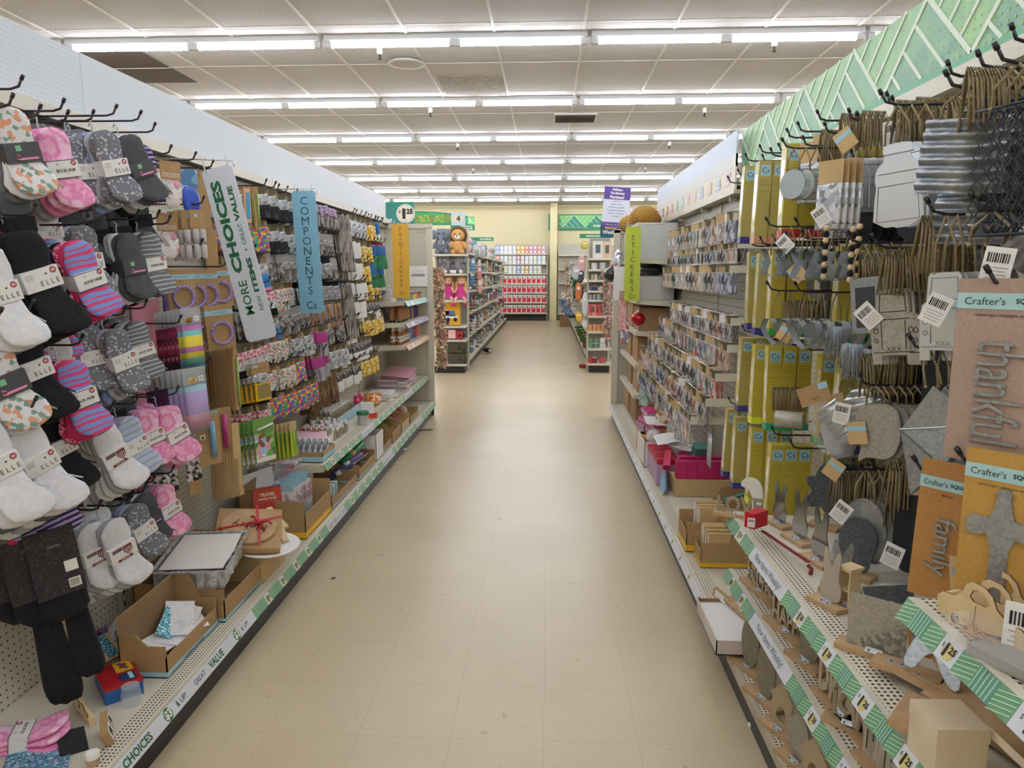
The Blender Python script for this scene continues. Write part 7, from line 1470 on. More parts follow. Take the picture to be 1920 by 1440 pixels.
for i, (x, y, z, sx) in enumerate([(.86, 6.6, 2.0, .13), (.92, 6.9, 1.99, .14), (.80, 7.1, 1.96, .12)]):
    r = E('mustard_moss_bag', f'clear bag of mustard coloured shreds on the white carton, {["nearest", "middle", "farthest"][i]}', 'bag', None, (x, y, z)); m = MB(); m.ball((0, 0, 0), (sx, sx, .09), mat('mustard_shred', 'b98a35', .8, n=(60, '8f6a28'), bump=(60, .8)), 16, 8); O('shredded_fill', m, r); m = MB(); m.box((sx*-.7, .02, .03), (.05, .1, .1), WHITE); O('bag_label', m, r)
r = E('glass_ornament', 'shiny red ball ornament with white cap on the third shelf', 'ornament', None, (.80, 6.35, 1.02+.055)); m = MB(); m.ball((0, 0, .03), .062, mat('red_glass', 'b5141f', .08, .3), 20, 12); O('ball', m, r); m = MB(); m.lathe([(.022, .085), (.022, .105)], WHITE, 12); m.tube([(0, 0, .1), (.0, 0, .15)], .003, WHITE, 5); O('cap', m, r)
for i, (u, v, c, h, w_, nm) in enumerate([(1168, 545, mat('red_white_strips', 'c9695f', .6, n=(60, 'e3c9c0')), .33, .05, 'pink and red striped paper strip hanging at the end of the sticker side'), (1172, 595, prn('grey_red_print', ['8f8a95', 'c25a50', 'd9d5d6', '6a6675'], 40, .5), .22, .05, 'grey printed pack hanging under the pink strip'), (1162, 500, mat('white_net', 'dcdadb', .5), .28, .07, 'white net bundle hanging at the end of the sticker side')]):
    m = MB(); m.box((0, 0, -h/2), (.02, w_*1.3, h), c); O('hanging_strip', m, None, nm, 'hanging pack', loc=px(u, v, Y=6.15), rot=(0, 0, -PI/2))
m = MB(); m.ball((0, 0, -.12), (.05, .06, .14), foil, 12, 8); O('silver_bag', m, None, 'crinkled silver bag hanging left of the lime sign', 'bag', loc=px(1160, 470, Y=7.4))
m = MB(); m.ball((0, 0, 0), (.09, .09, .08), mat('black_bag', '22242a', .15), 12, 8); m.ball((.03, 0, .06), (.05, .05, .06), DRED, 10, 6); O('black_red_bundle', m, None, 'black and wine red bundle hanging at the end post', 'bag', loc=px(1148, 515, Y=7.55))
# ================================================================ the far aisle
def simple_shelves(name, label, x0, x1, y0, y1, zs, top, back=None, s=0, boardm=None, cap=True):
    """a shelving run: s=0 faces the camera, +1 faces +X, -1 faces -X"""
    r = E(name, label, 'shelving', None, ((x0+x1)/2, (y0+y1)/2, 0)); R = Matrix.Translation((-(x0+x1)/2, -(y0+y1)/2, 0)); bm = boardm or PEG
    m = MB(); m.M = R; m.bb(x0+.03, x1-.03, y0+.03, y1-.01, 0, .125, BLACK); O('kick_plate', m, r)
    m = MB(); m.M = R
    if s == 0: m.bb(x0, x1, y1-.02, y1, .1, top, bm)
    elif s > 0: m.bb(x0, x0+.02, y0, y1, .1, top, bm)
    else: m.bb(x1-.02, x1, y0, y1, .1, top, bm)
    O('back_panel', m, r)
    for z in zs: m = MB(); m.M = R; m.bb(x0, x1, y0, y1-.02, z-.03, z, CREAM); O('shelf_board', m, r)
    m = MB(); m.M = R
    for x in ((x0, x1-.03) if s == 0 else ()): m.bb(x, x+.03, y1-.05, y1, 0, top, CREAM)
    if s: m.bb(x0, x1, y0-.0, y0+.02, 0, .12, CREAM); m.bb(*((x0, x0+.04) if s > 0 else (x1-.04, x1)), y0, y0+.03, 0, top, CREAM)
    O('end_post', m, r); return r
Z = lambda v, y: px(1000, v, Y=y).z
X_ = lambda u, y: px(u, 512, Y=y).x
YC = 10.75
lz = [Z(v, YC) for v in (476, 513, 563, 612, 638, 684)]
simple_shelves('end_shelving', 'toy end shelving facing the camera across the cross aisle', X_(808, YC), X_(873, YC), YC, YC+.45, lz, Z(425, YC), boardm=holes('pegboard_grey_end', '9b9890', '45423c', (0, 2), .0254, .004))
def face(m, c, r, eye=.12, ey=BLACK):
    for s in (-1, 1): m.ball((c[0]+r*.85, c[1]+s*r*.38, c[2]+r*.2), r*.12, ey, 8, 5)
def plush(nm, lab, x, z, k, kind, yaw=0.):
    r = E(nm, lab, 'soft toy', None, (x, YC+.16, z), (0, 0, -PI/2+yaw)); f = {'ele': mat('plush_slate', '7b8290', .9, bump=(120, .5)), 'ele2': mat('plush_grey', '8f8c94', .9, bump=(120, .5)), 'lion': mat('plush_gold', 'd9a763', .9, bump=(120, .5))}[kind]
    m = MB(); m.ball((0, 0, .10*k), (.075*k, .085*k, .10*k), f, 14, 8); m.ball((.01, 0, .245*k), (.085*k, .095*k, .085*k), f, 14, 8)
    for s in (-1, 1): m.ball((.03*k, s*.09*k, .12*k), (.03*k, .03*k, .06*k), f, 10, 6, (s*.5, 0, 0)); m.ball((.07*k, s*.06*k, .03*k), (.05*k, .035*k, .035*k), f, 10, 6)
    O('plush_body', m, r)
    m = MB()
    if kind == 'lion':
        br = mat('plush_mane', '6f4a24', .95, bump=(90, .8)); m.ball((-.02*k, 0, .25*k), (.075*k, .125*k, .12*k), br, 16, 8); O('mane', m, r)
        m = MB(); m.ball((.085*k, 0, .22*k), (.03*k, .042*k, .034*k), WHITE, 10, 6); m.ball((.112*k, 0, .235*k), .01*k, BLACK, 8, 5); face(m, (.01*k, 0, .245*k), .09*k); O('muzzle', m, r)
        m = MB(); m.box((.075*k, .0, .15*k), (.01, .05*k, .03*k), mat('pink_bow', 'e3a08f', .7)); O('bow', m, r)
    else:
        for s in (-1, 1): m.ball((-.0, s*.115*k, .25*k), (.02*k, .05*k, .065*k), f, 12, 6)
        O('ears', m, r, kind='stuff'); m = MB(); m.tube([(.08*k, 0, .23*k), (.115*k, 0, .19*k), (.12*k, 0, .14*k), (.13*k, 0, .10*k)], [.03*k, .026*k, .02*k, .016*k], f, 8); face(m, (.01*k, 0, .245*k), .09*k); O('trunk', m, r)
        m = MB()
        if kind == 'ele2':
            for s in (-1, 1): m.ball((.115*k, s*.06*k, .035*k), (.012*k, .036*k, .036*k), WHITE, 10, 6)
        else: m.box((.078*k, -.0, .15*k), (.006, .07*k, .05*k), WHITE)
        O('white_patch', m, r)
    return r
plush('elephant_plush', 'slate grey elephant soft toy on the top toy shelf', X_(827, YC), lz[0], 1.15, 'ele'); plush('lion_plush', 'golden lion soft toy with brown mane on the top toy shelf', X_(857, YC), lz[0], 1.12, 'lion')
plush('elephant_plush', 'grey elephant soft toy with white feet, left one on the second toy shelf', X_(836, YC), lz[1], .82, 'ele2', .3); plush('elephant_plush', 'grey elephant soft toy with white feet, right one on the second toy shelf', X_(857, YC), lz[1], .82, 'ele2')
for i, (u, lab) in enumerate([(838, 'blonde rag doll in a bright pink dress, left of the pair'), (862, 'blonde rag doll in a bright pink dress, right of the pair')]):
    r = E('rag_doll', lab, 'doll', None, (X_(u, YC), YC+.12, lz[2]), (0, 0, -PI/2)); sk_ = mat('doll_skin', 'e0b09a', .8); pk = mat('doll_dress', 'cf2f86', .7, n=(40, 'a81f6b'))
    m = MB(); m.ball((0, 0, .28), .06, sk_, 12, 8); m.tube([(0, -.04, .2), (.03, -.09, .1)], .018, sk_, 6); m.tube([(0, .04, .2), (.03, .09, .1)], .018, sk_, 6)
    for s in (-1, 1): m.tube([(.04, s*.03, .05), (.12, s*.07, .02), (.13, s*.075, -.05)], .02, sk_, 6); m.ball((.055, s*.022, .29), .008, BLACK, 6, 4)
    O('doll_body', m, r); m = MB(); m.lathe([(.1, .03), (.07, .12), (.04, .22)], pk, 12)
    for s in (-1, 1): m.ball((.135, s*.075, -.06), .024, pk, 8, 5)
    O('dress', m, r); m = MB(); m.ball((-.02, 0, .3), (.06, .07, .07), mat('doll_hair', 'c99a55', .8), 12, 8); m.tube([(-.01, -.065, .27), (.0, -.075, .12)], .02, mat('doll_hair', 'c99a55', .8), 6); m.tube([(-.01, .065, .27), (.0, .075, .12)], .02, mat('doll_hair', 'c99a55', .8), 6); O('hair', m, r)
r = E('toy_car_box', 'yellow and blue boxed toy truck on the third toy shelf', 'toy box', None, (X_(845, YC), YC+.12, lz[3]), (0, 0, -PI/2)); m = MB(); m.box((0, 0, .15), (.12, .24, .28), mat('toy_box_yellow', 'dd9f1f', .5)); m.box((.061, -.03, .2), (.002, .15, .05), mat('toy_box_blue', '4a6cb0', .5)); m.box((.061, -.08, .12), (.002, .08, .2), mat('toy_box_navy', '1e3550', .5)); O('printed_box', m, r)
m = MB(); m.box((.064, 0, .13), (.006, .19, .035), WHITE); m.box((.066, .01, .16), (.006, .1, .03), mat('toy_window', '6a4a3a', .4))
for s in (-1, 1): m.lathe([(.03, 0), (.03, .008)], BLACK, 12, (.062, s*.055, .095), (0, PI/2, 0))
O('truck_picture', m, r); stack_box('toy_box', 'flat yellow and blue toy box on top of the boxed truck', 'toy box', (X_(847, YC), YC+.12, lz[3]+.292), (.22, .14, .07), mat('toy_box_yellow', 'dd9f1f', .5))
r = E('red_toy_car', 'red and black boxed toy car with pale picture on the fourth toy shelf', 'toy box', None, (X_(850, YC), YC+.12, lz[4]), (0, 0, -PI/2)); m = MB(); m.box((0, 0, .07), (.14, .24, .11), mat('toy_red', 'b3222a', .4)); m.ball((.0, .08, .06), (.08, .08, .06), BLACK, 10, 6); O('car_body', m, r); m = MB(); m.box((.075, -.04, .08), (.01, .11, .13), mat('pink_picture', 'e3bdb6', .6)); O('picture_card', m, r)
for i in range(2): stack_box('dark_toy_box', f'dark boxed racing toy on the bottom toy shelf, {["lower", "upper"][i]}', 'toy box', (X_(855, YC), YC+.14, lz[5]+i*.17), (.28, .2, .16), prn('dark_toy_print', ['2a2e2f', '3c4648', '5a2a22', '4a5a3a', '222224'], 12, .4, cell=False))
# runs facing the far aisle
def run(nm, lab, s, x0, x1, y0, y1, zs, top, seed): return simple_shelves(nm, lab, x0, x1, y0, y1, zs, top, s=s)
xa, xb = -1.66, -1.22
run('aisle_shelving', 'long shelving run of mixed packets on the left of the far aisle', 1, xa, xb, 11.2, 22.0, [.15, .52, .88, 1.22, 1.52, 1.82], 2.0, 1)
run('aisle_shelving', 'long shelving run of floral goods on the right of the far aisle', -1, .66, 1.1, 11.35, 22.0, [.15, .55, .95, 1.35], 1.95, 2)
fcol = ['8d8f93', 'c9c6c0', '3f5f86', '7a6b5a', 'b59a86', 'd6d3cd', '51565c', 'a5534a', '8aa07c', 'd9c27a', '5f7fa8', 'e5e1da']
fps = []
for i in range(12):
    m = MB(); m.box((0, 0, .09), (.12, .12, .18), prn(f'far_packet_{i}', [fcol[i], fcol[(i+3) % 12], fcol[(i+5) % 12], fcol[i]], 22, .5)); m.box((.0605, 0, .15), (.001, .1, .03), WHITE); fps.append(single('shop_packet', m, 'packet'))
cn_ = ['grey', 'cream', 'blue', 'brown', 'tan', 'white', 'dark grey', 'brick red', 'sage', 'straw', 'mid blue', 'ivory']
for z in [.15, .52, .88, 1.22, 1.52]:
    for i in range(24):
        k = random.randrange(12); y = 11.35+i*.44*(.6+.4*(i/24)); 
        fps[k].put((xb-.08-random.uniform(0, .06), y, z), (0, 0, random.uniform(-.2, .2)), f'{cn_[k]} packet on the far left aisle shelves', f'{cn_[k]} far left packets', sc=(1, random.uniform(.9, 1.7), random.uniform(.7, 1.5)))
for i in range(9):
    m = None; k = i % 3
    r = E('plush_toy', f'pale plush toy sitting on top of the far left run, {["first", "second", "third", "fourth", "fifth", "sixth", "seventh", "eighth", "ninth"][i]} from the lion', 'soft toy', None, (-1.34, 11.6+i*.75, 1.82)); c = [mat('plush_white', 'd9d5d6', .9), mat('plush_pink', 'd0a9ae', .9), mat('plush_teal', '6fa3a0', .9)][k]
    m = MB(); m.ball((0, 0, .09), (.08, .08, .09), c, 10, 6); m.ball((.02, 0, .21), (.06, .065, .06), c, 10, 6); O('toy_body', m, r); m = MB(); m.ball((.05, -.02, .22), .01, BLACK, 6, 4); m.ball((.05, .02, .22), .01, BLACK, 6, 4); O('eyes', m, r, kind='stuff')
for i, (u, v, c, w_) in enumerate([(886, 495, '6f9cc4', 'blue tagged'), (884, 520, '5a86b3', 'lower blue tagged'), (880, 545, '4c7fb0', 'lowest blue tagged'), (898, 510, 'c98a80', 'pink'), (899, 535, 'd0a79c', 'lower pink'), (905, 470, 'b8b3b5', 'grey'), (892, 470, 'aeb0ae', 'silver')]):
    Yp = 11.9+.4*(i > 2); p = px(u, v, Y=Yp); m = MB(); m.pillow(smooth(rect(.11, .24, (0, -.12)), 1), .03, mat('far_'+c, c, .5), -.015); m.box((.016, 0, -.06), (.002, .06, .05), WHITE); O('hanging_pack', m, None, f'{w_} pack hanging at the near end of the far left run', 'hanging pack', loc=(p.x, Yp, p.z+.1), rot=(0, 0, -PI/4))
for i in range(22):
    m = MB() if not i else None
    if m: m.tube([(0, 0, 0), (.14, 0, 0), (.15, 0, .01)], .004, HOOKM, 5); FH = single('display_hook', m, 'hook')
    FH.put((-1.22, 11.35, .55+i*.05), (0, 0, 0), 'short steel hook on the near end of the far left run', 'far end hooks')
# back wall shelving
YB_ = 22.9; xl, xr = X_(927, YB_), X_(1026.5, YB_)
bz = [Z(v, YB_) for v in (476, 494.5, 513, 532, 549, 567.5, 587)]
simple_shelves('back_shelving', 'white shelving of red and white packs against the back wall', xl, xr, YB_, 23.4, bz, Z(457, YB_), boardm=SLAT)
m = MB(); m.box((0, 0, .13), (.1, .155, .25), WHITE); m.box((.051, .015, .10), (.002, .12, .16), mat('berry_red', 'd0292f', .4)); m.box((.052, -.03, .19), (.002, .05, .05), mat('bag_grey_green', '9aa391', .5)); m.box((.052, .02, .155), (.002, .07, .02), WHITE, (.6, 0, 0)); RBG = single('red_white_bag', m, 'gift bag')
W = (xr-xl)
for k, zi in enumerate((3, 4, 5, 6)):
    for i in range(10):
        if k == 0 and i < 1: continue
        RBG.put((xl+.12+i*(W-.2)/9.6+.03, YB_+.10, bz[zi]), (0, 0, -PI/2+random.uniform(-.1, .1)), f'red and white printed bag on the {["upper", "second", "third", "lowest"][k]} red row of the back wall', f'red bags, {["upper", "second", "third", "lowest"][k]} row', sc=1.0)
tcol = [['b8c2dc', 'd9dde3', 'c9d3cf', 'd8cfc0', '9fb1d6'], ['c4a7ac', 'dfae55', 'd88f7d', 'c9a0b4'], ['8ea3c9', 'dbe0e6', 'bcc9b8', 'd8b890']]
bxs = []
for i, c in enumerate(['c9d3e6', 'dfe3e2', '9fb1d6', 'cfd8c6', 'e3b45f', 'd88a72', 'caa0b8', 'd9d0c2']):
    m = MB(); m.box((0, 0, .06), (.08, .115, .125), mat('wall_box_'+c, c, .5)); m.box((.041, 0, .06), (.001, .06, .06), WHITE); bxs.append(single('small_boxed_item', m, 'box'))
nm_ = ['ice blue', 'off white', 'periwinkle', 'pale green', 'amber', 'salmon', 'mauve', 'beige']
for k, zi, cs in ((0, 0, [2, 0, 1, 1, 0, 4, 4, 5, 6, 6, 5, 6]), (1, 1, [5, 0, 1, 3, 1, 6, 7, 0, 1, 3, 0, 1]), (2, 2, [2, 0, 3, 1, 1, 2, 7, 4, 0, 3, 7])):
    for i, c in enumerate(cs):
        for j in range(2):
            bxs[c].put((xl+.1+i*(W-.2)/11.2, YB_+.08, bz[zi]+j*.13), (0, 0, -PI/2), f'{nm_[c]} little box on the {["top", "second", "third"][k]} shelf of the back wall', f'{nm_[c]} boxes, {["top", "second", "third"][k]} back wall shelf')
simple_shelves('back_shelving', 'nearly empty cream slatted shelving right of the pilaster', X_(1047, 23.2), X_(1110, 23.2), 23.2, 23.6, [Z(v, 23.2) for v in (478, 505, 531, 558, 588)], Z(456, 23.2), boardm=SLAT)
m = MB(); m.tube([(0, .06*math.cos(2*PI*i/14), .06*math.sin(2*PI*i/14)+.085) for i in range(15)], .025, WHITE, 6, False); O('white_wreath', m, None, 'small white ring standing on the slatted shelf by the pilaster', 'ring', loc=(X_(1056.5, 23.2), 23.3, Z(558, 23.2)), rot=(0, 0, -PI/2))
# signs on and before the back wall
def wsign(name, label, u0, v0, u1, v1, Y, fn, cat='sign', th=.03):
    a, b = px(u0, v0, Y=Y), px(u1, v1, Y=Y); r = E(name, label, cat, None, ((a.x+b.x)/2, Y, (a.z+b.z)/2), (0, 0, -PI/2)); m = MB(); fn(m, b.x-a.x, a.z-b.z); O('printed_board', m, r); return r
G1, G2, G3 = mat('sign_deep_green', '1f8a5c', .5), mat('sign_bright_green', '7ccf7a', .5), mat('sign_teal_green', '2f8f74', .5)
def herr(m, w, h):
    b = banner(-w/2, w/2, h*.86, h*1.45, None, WHITE, G3, G2, 4); m.M = Matrix.Translation((0, 0, -h*.40)); m.v += [tuple(m.M @ Vector(p)) for p in b.v]
    for q, i, s in zip(b.f, b.mi, b.sm):
        mt = b.ms[i]
        if mt not in m.ms: m.ms.append(mt)
        m.f.append(q); m.mi.append(m.ms.index(mt)); m.sm.append(s)
    m.M = Matrix(); m.box((0, 0, h*.47), (.03, w, h*.07), G1); m.box((0, 0, -h*.46), (.03, w, h*.08), G1)
wsign('wall_banner', 'bright green herringbone banner on the back wall right of the pilaster', 1048, 402, 1146, 431, 23.9, herr, 'banner')
wsign('wall_banner', 'dark green banner end beside the pilaster', 1028.5, 401, 1031, 433, 23.9, lambda m, w, h: m.box((0, 0, 0), (.02, w, h), G3), 'banner')
def arch(m, w, h):
    top = [(-w/2+w*i/12, h/2-h*.35*(i/12)**2) for i in range(13)]; m.prism([(-w/2, -h/2)]+[(w/2, -h/2)]+top[::-1], .03, G1, -.015); m.prism([(-w/2, -h*.38)]+[(w/2*.98, -h*.38)]+[(y, z-h*.1) for y, z in top[::-1]], .004, mat('arch_mid_green', '3fa35f', .5), .016)
    yy = mat('scribble_yellow', 'e3d23f', .5); oo = mat('scribble_orange', 'd9873f', .5)
    for i in range(7):
        c = -w*.45+i*w*.095; m.tube([(.022, c+.05*math.cos(a*1.3+i), -h*.05+h*.24*math.sin(a)) for a in [2*PI*k/9 for k in range(10)]], .009, yy if i % 3 else oo, 4)
    m.box((.02, w*.33, -h*.08), (.012, w*.26, h*.9), mat('arch_pale_panel', 'b9cfe2', .5)); m.prism([(y+w*.31, z-h*.04) for y, z in ell(w*.24, h*.62, 18)], .004, mat('arch_oval', 'dccdb8', .5), .027); m.text('4', h*.42, DKGREEN, (.033, w*.33, -h*.04), bold=.05)
wsign('aisle_sign', 'arched green aisle sign with a figure 4 and yellow doodles', 776, 396, 877, 422, 14., arch)
wsign('aisle_sign', 'small green sign reading CANDLES and ACCESSORIES under the arch', 845, 421, 890, 432, 14., lambda m, w, h: [m.box((0, 0, 0), (.02, w, h), G1), m.text('CANDLES &', h*.3, WHITE, (.012, w*.15, h*.18), bold=.04, wmax=w*.55), m.text('ACCESSORIES', h*.3, WHITE, (.012, w*.15, -h*.22), bold=.04, wmax=w*.55)])
wsign('wall_banner', 'short bright green banner end behind the arched sign', 876, 407, 890, 421, 15., lambda m, w, h: [m.box((0, 0, 0), (.02, w, h), G2), m.box((0, 0, h*.46), (.022, w, h*.08), G1), m.box((.012, 0, 0), (.004, w*.1, h*.9), WHITE, (.7, 0, 0)), m.box((.012, -w*.2, -h*.2), (.004, w*.1, h*.5), WHITE, (-.7, 0, 0))], 'banner')
wsign('aisle_sign', 'small green FLOORING sign low over the far left run', 878, 445, 925, 452, 16., lambda m, w, h: [m.box((0, 0, 0), (.02, w, h), G1), m.text('FLOORING', h*.5, WHITE, (.012, w*.2, 0), bold=.04, wmax=w*.5)])
def dollar(m, w, h):
    m.box((0, 0, 0), (.02, w, h), mat('teal_sign', '1f7a73', .5)); m.box((.002, 0, h*.45), (.02, w, h*.09), G1)
    m.lathe([(h*.385, 0), (h*.385, .006)], WHITE, 32, (.011, w*.24, 0), (0, PI/2, 0)); m.lathe([(h*.34, 0), (h*.34, .004)], mat('badge_rim', '5a6a70', .5), 32, (.016, w*.24, 0), (0, PI/2, 0)); m.lathe([(h*.33, 0), (h*.33, .004)], mat('badge_cream', 'e6dccb', .5), 32, (.018, w*.24, 0), (0, PI/2, 0))
    m.text('$', h*.13, INK, (.0235, w*.06, h*.08), bold=.04); m.text('1', h*.42, INK, (.0235, w*.19, 0), bold=.09); m.text('25', h*.22, INK, (.0235, w*.37, h*.09), bold=.06)
    m.text('V', h*.14, WHITE, (.012, -w*.44, h*.22), bold=.03); m.text('by!', h*.2, WHITE, (.012, -w*.28, -h*.28), bold=.05)
wsign('price_banner', 'teal hanging banner with a round $1.25 badge above the paints', 716, 378, 777, 424, 8.6, dollar, 'banner')
wsign('small_arch_sign', 'green half round header behind the end panel', 780, 418, 798, 424, 9.6, lambda m, w, h: m.prism([(-w/2, -h/2)]+[(w/2*math.cos(a), -h/2+h*math.sin(a)) for a in [PI*(1-i/10) for i in range(11)]][::-1], .02, mat('arch_mid_green', '3fa35f', .5)))
def tax(m, w, h):
    pu = mat('tax_purple', '5b3f92', .5); wh = mat('tax_white', 'd4d8e6', .5); m.box((0, 0, 0), (.01, w, h), wh); m.box((.002, 0, h*.345), (.01, w, h*.31), pu); m.box((.002, 0, -h*.44), (.01, w, h*.12), pu)
    for i, t in enumerate(['Making a', 'Tax-Exempt', 'Purchase?']): m.text(t, h*.075, WHITE, (.0085, 0, h*(.43-.09*i)), bold=.05, wmax=w*.92)
    for i, t in enumerate(['Save Time,', 'Register Online at', 'DollarTree.com/TEP', 'to Receive a Checkout', 'Code for Your Next', 'Purchase']): m.text(t, h*.036, mat('tax_ink', '5d6486', .6) if i != 2 else mat('tax_teal', '3f9a96', .6), (.006, 0, h*(.145-.075*i)), wmax=w*.88, bold=.02)
    m.text('Please See a Store Associate', h*.03, WHITE, (.0085, 0, -h*.44), wmax=w*.9)
r = wsign('notice_sign', 'purple and white tax exempt purchase notice hanging past the sticker side', 1131, 351, 1180, 426, 8.3, tax); r.rotation_euler = (-.06, 0, -PI/2+.1)
wsign('notice_sign', 'teal banner reading Items Weekly below the purple notice', 1126, 413, 1162, 446, 8.6, lambda m, w, h: [m.box((0, 0, 0), (.01, w, h), mat('teal_sign2', '1f5f70', .5)), m.text('Items', h*.26, mat('banner_orange', 'e0a468', .5), (.0065, w*.05, h*.12), bold=.06, wmax=w*.8), m.text('Weekly', h*.28, WHITE, (.0065, 0, -h*.2), bold=.06, wmax=w*.95)])
wsign('aisle_sign', 'small green FLORAL sign beside the teal banner', 1103, 418, 1135, 429, 13., lambda m, w, h: [m.box((0, 0, 0), (.02, w, h), G1), m.text('FLORAL', h*.36, WHITE, (.012, w*.05, 0), bold=.05, wmax=w*.5)])
wsign('aisle_sign', 'small green CRAFTS sign over the floral run', 1087, 438.5, 1145, 446.5, 14., lambda m, w, h: [m.box((0, 0, 0), (.02, w, h), G1), m.text('CRAFTS & FLORAL', h*.42, WHITE, (.012, 0, 0), bold=.05, wmax=w*.75)])
# right end shelving facing the camera
YR = 10.9
rz = [Z(v, YR) for v in (484, 505, 525, 545, 562, 592, 621, 653, 681)]
simple_shelves('end_shelving', 'candle end shelving facing the camera right of the far aisle', X_(1104, YR), X_(1150, YR), YR, YR+.4, rz, Z(445, YR), boardm=holes('pegboard_grey_end', '9b9890', '45423c', (0, 2), .0254, .004))
items = [(0, [(1121, .16, .25, 'd3cfc8', 'framed window print'), (1138, .13, .24, 'cfb494', 'tan flower print')]), (1, [(1115, .1, .09, 'c5c3c0', 'grey glass tray'), (1130, .1, .09, 'b5b8bb', 'pale glass tray')]), (2, [(1112, .05, .08, 'a9ad8d', 'sage candle'), (1118, .05, .08, 'd9d3bd', 'cream candle'), (1124, .05, .07, '6f8a6a', 'green candle')]),
         (3, [(1111, .06, .06, '4a4f78', 'navy candle tin'), (1117, .06, .06, '3c3f55', 'dark candle tin'), (1126, .08, .05, 'b5b0a5', 'pale candle tin')]), (4, [(1109, .05, .07, '9aa0a0', 'grey jar'), (1116, .05, .07, 'a8acab', 'pale grey jar'), (1124, .07, .08, '9db3b5', 'blue grey jar')]),
         (5, [(1109, .06, .17, 'd9545a', 'first coral boxed candle'), (1115, .06, .17, 'e38f86', 'second coral boxed candle'), (1122, .06, .17, 'd9545a', 'third coral boxed candle'), (1129, .06, .17, 'b9575a', 'fourth coral boxed candle')]), (6, [(1109, .06, .09, 'd99a5f', 'first amber candle'), (1117, .06, .09, 'd99a5f', 'second amber candle'), (1125, .06, .09, 'd99a5f', 'third amber candle'), (1132, .06, .09, 'c98a4f', 'fourth amber candle')]),
         (7, [(1111, .08, .07, '6f8f7a', 'first green mug'), (1121, .08, .07, '6f8f7a', 'second green mug'), (1133, .1, .07, 'd5d8d8', 'first white mug'), (1111.5, .08, .07, '5f806c', 'third green mug'), ]), (8, [(1110, .08, .08, 'b5454a', 'first red tin'), (1118, .08, .08, '8f2430', 'second red tin'), (1133, .08, .08, 'c0504f', 'third red tin')])]
for zi, L in items:
    for j, (u, w_, h, c, nm) in enumerate(L):
        x = X_(u, YR); r = E(nm.split(' ')[-1] if nm.split(' ')[-1] in ('tray', 'candle', 'tin', 'jar', 'mug') else 'print_card', f'{nm} on the candle end shelving', nm.split(' ')[-1], None, (x, YR+.08, rz[zi])); mt = mat('far_item_'+c, c, .45); m = MB()
        if h > .14: m.box((0, 0, h/2), (w_*.95, .04, h), mt); O('printed_box', m, r); m = MB(); m.box((0, -.021, h*.55), (w_*.45, .002, h*.5), mat('toy_window', '6a4a3a', .4) if zi else mat('window_print', '4a5a5a', .5)); O('print', m, r)
        else: m.lathe([(w_*.42, 0), (w_*.46, h*.2), (w_*.46, h)], mt, 12); O('vessel', m, r); m = MB(); m.lathe([(w_*.47, h), (w_*.47, h*1.08)], WHITE if j % 2 else mt, 12); O('lid', m, r)
for j in range(2):
    for i in range(4): pass
for i, (u, k) in enumerate([(1111, 0), (1121, 0), (1133, 1)]):
    m = MB(); m.lathe([(.035, 0), (.04, .07)], mat('far_item_6f8f7a', '6f8f7a', .45) if not k else WHITE, 12); O('mug', m, None, f'{["green", "middle green", "white"][i]} mug stacked on another on the candle end shelving', 'mug', loc=(X_(u, YR), YR+.08, rz[7]+.082))
garland('flower_garland', 'pink flower garland down the post of the candle end shelving', 1136, 505, 640, 10.7, [mat('petal_pink2', 'cf9da2', .8), mat('petal_grey', '8f857a', .8), mat('petal_rose', 'c39080', .8)], 260, .07, 8)
garland('flower_garland', 'brown and cream garland at the far right aisle mouth', 1063, 490, 575, 12.8, gc, 160, .07, 9); garland('flower_garland', 'white garland beside the brown one', 1071, 492, 580, 12.2, [mat('petal_white', 'd9d9d4', .8), mat('petal_silver', 'b5bab5', .8)], 160, .05, 10)
garland('leaf_garland', 'green leaf garland on the floral run', 1080, 520, 560, 11.9, [mat('leaf_green', '4f7a44', .8), mat('leaf_dark', '35573a', .8)], 120, .09, 11)
garland('flower_garland', 'blue flower garland low at the far right aisle mouth', 1060, 562, 592, 14.0, [mat('petal_blue', '5f82ad', .8), mat('petal_blue2', '86a3c4', .8)], 110, .10, 12)
for i, (u, v, h, w_, c, lab) in enumerate([(1085, 530, .28, .10, 'c4703f', 'orange cloth bundle hanging on the floral run'), (1091, 480, .25, .12, 'c9a0a0', 'pink striped pack hanging on the floral run'), (1096, 452, .12, .12, 'c9b84a', 'yellow pack at the top of the floral run'), (1098, 548, .36, .10, 'd5d8de', 'strip of white squares hanging by the candle end'), (1097, 600, .12, .09, 'e0e0dc', 'white tag hanging by the candle end'), (1081, 500, .2, .14, 'a9aeae', 'grey basket hanging on the floral run'), (1086, 585, .15, .10, 'd9a93c', 'yellow and pink flower bunch on the floral run'), (1089, 505, .2, .1, '3d4148', 'dark cloth hanging on the floral run')]):
    p = px(u, v, Y=11.15); m = MB(); m.pillow(smooth(rect(w_, h, (0, -h/2)), 1), .04, mat('far_hang_'+c, c, .7), -.02); m.box((.022, 0, -h*.3), (.002, w_*.5, h*.15), WHITE); O('hanging_goods', m, None, lab, 'hanging pack', loc=p, rot=(0, 0, -PI/2))
gp = mat('leaf_green', '4f7a44', .8); tp = mat('terracotta', '8f5a45', .8)
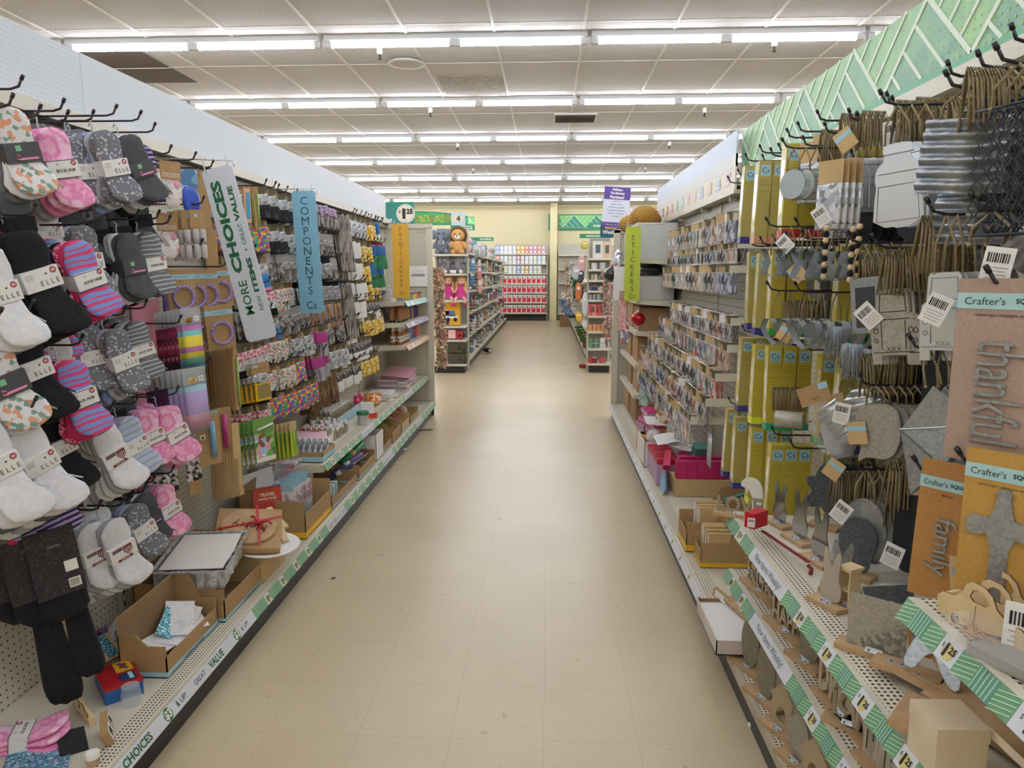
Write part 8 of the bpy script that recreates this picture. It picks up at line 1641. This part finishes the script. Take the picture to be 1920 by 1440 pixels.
for i in range(8):
    p = px(1082+3.0*i, 618+5.5*i, Z=.22) if i < 6 else px(1094+(i-6)*5, 606+4*(i-6), Z=.35); r = E('potted_plant', f'small potted plant on the low ledge of the floral run, {["farthest", "second", "third", "fourth", "fifth", "nearest", "raised left", "raised right"][i]}', 'plant', None, (max(p.x, .7), p.y, .152))
    m = MB(); m.lathe([(.04, 0), (.055, .08)], tp if i % 2 else mat('lime_pot', 'b5c95a', .6), 10); O('pot', m, r); m = MB()
    for q in range(16): a = q*2.4; m.add([(0, 0, .08), (.05*math.cos(a), .05*math.sin(a), .13+.01*(q % 4)), (.09*math.cos(a+.3), .09*math.sin(a+.3), .12), (.05*math.cos(a+.6), .05*math.sin(a+.6), .1)], [(0, 1, 2, 3)], gp)
    O('leaves', m, r, kind='stuff')
# floor things
p = px(1058, 612, Z=0); stack_box('shipping_carton', 'brown carton standing on the floor at the far end of the aisle', 'carton', (p.x, p.y, 0), (.26, .3, .3), CB2[1])
a, b = px(918, 622, Z=.0), px(929, 640, Z=0); m = MB(); m.tube([(0, 0, .04), (.12, -.35, .06)], .045, BLACK, 10); m.tube([(.12, -.35, .06), (.13, -.38, .062)], .03, WHITE, 8); O('black_tube', m, None, 'black tube sticking out of the base shelf into the far aisle', 'tube', loc=(-1.17, 13.6, .02))
p = px(1092, 690, Z=0); m = MB(); m.ball((-.02, 0, .03), .035, mat('red_felt', '9c1f2a', .8), 10, 6); m.ball((.025, .0, .03), .035, mat('red_felt', '9c1f2a', .8), 10, 6); m.ball((0, -.02, .02), .02, mat('red_felt', '9c1f2a', .8), 8, 5); O('red_trinket', m, None, 'small red heart shaped trinket lying on the floor', 'trinket', loc=p)
for i, (u, v, k, lab) in enumerate([(797, 808, 0, 'dark pen lying on the floor by the sock side'), (758, 846, 1, 'crumpled silver foil scrap on the floor'), (1407, 1363, 2, 'little white scrap on the floor at the lower right'), (799, 790, 2, 'tiny white scrap on the floor near the pen'), (696, 915, 3, 'small dark crumb on the floor'), (945, 650, 3, 'dark bit on the floor of the far aisle'), (1085, 664, 3, 'dark bit on the floor right of the cross aisle'), (625, 1085, 3, 'dark crumb on the floor beside the Grab It strip'), (857, 745, 3, 'dark scrap on the cross aisle floor')]):
    p = px(u, v, Z=0); m = MB()
    if k == 0: m.tube([(-.06, .0, .006), (.07, .03, .006)], .005, BLACK, 6)
    elif k == 1: m.ball((0, 0, .012), (.035, .022, .014), FOILM, 7, 5)
    elif k == 2: m.ball((0, 0, .007), (.013, .01, .008), WHITE, 6, 4)
    else: m.ball((0, 0, .003), (.016, .007, .003), INK, 6, 4)
    O('floor_scrap', m, None, lab, 'scrap', loc=p, rot=(0, 0, i))
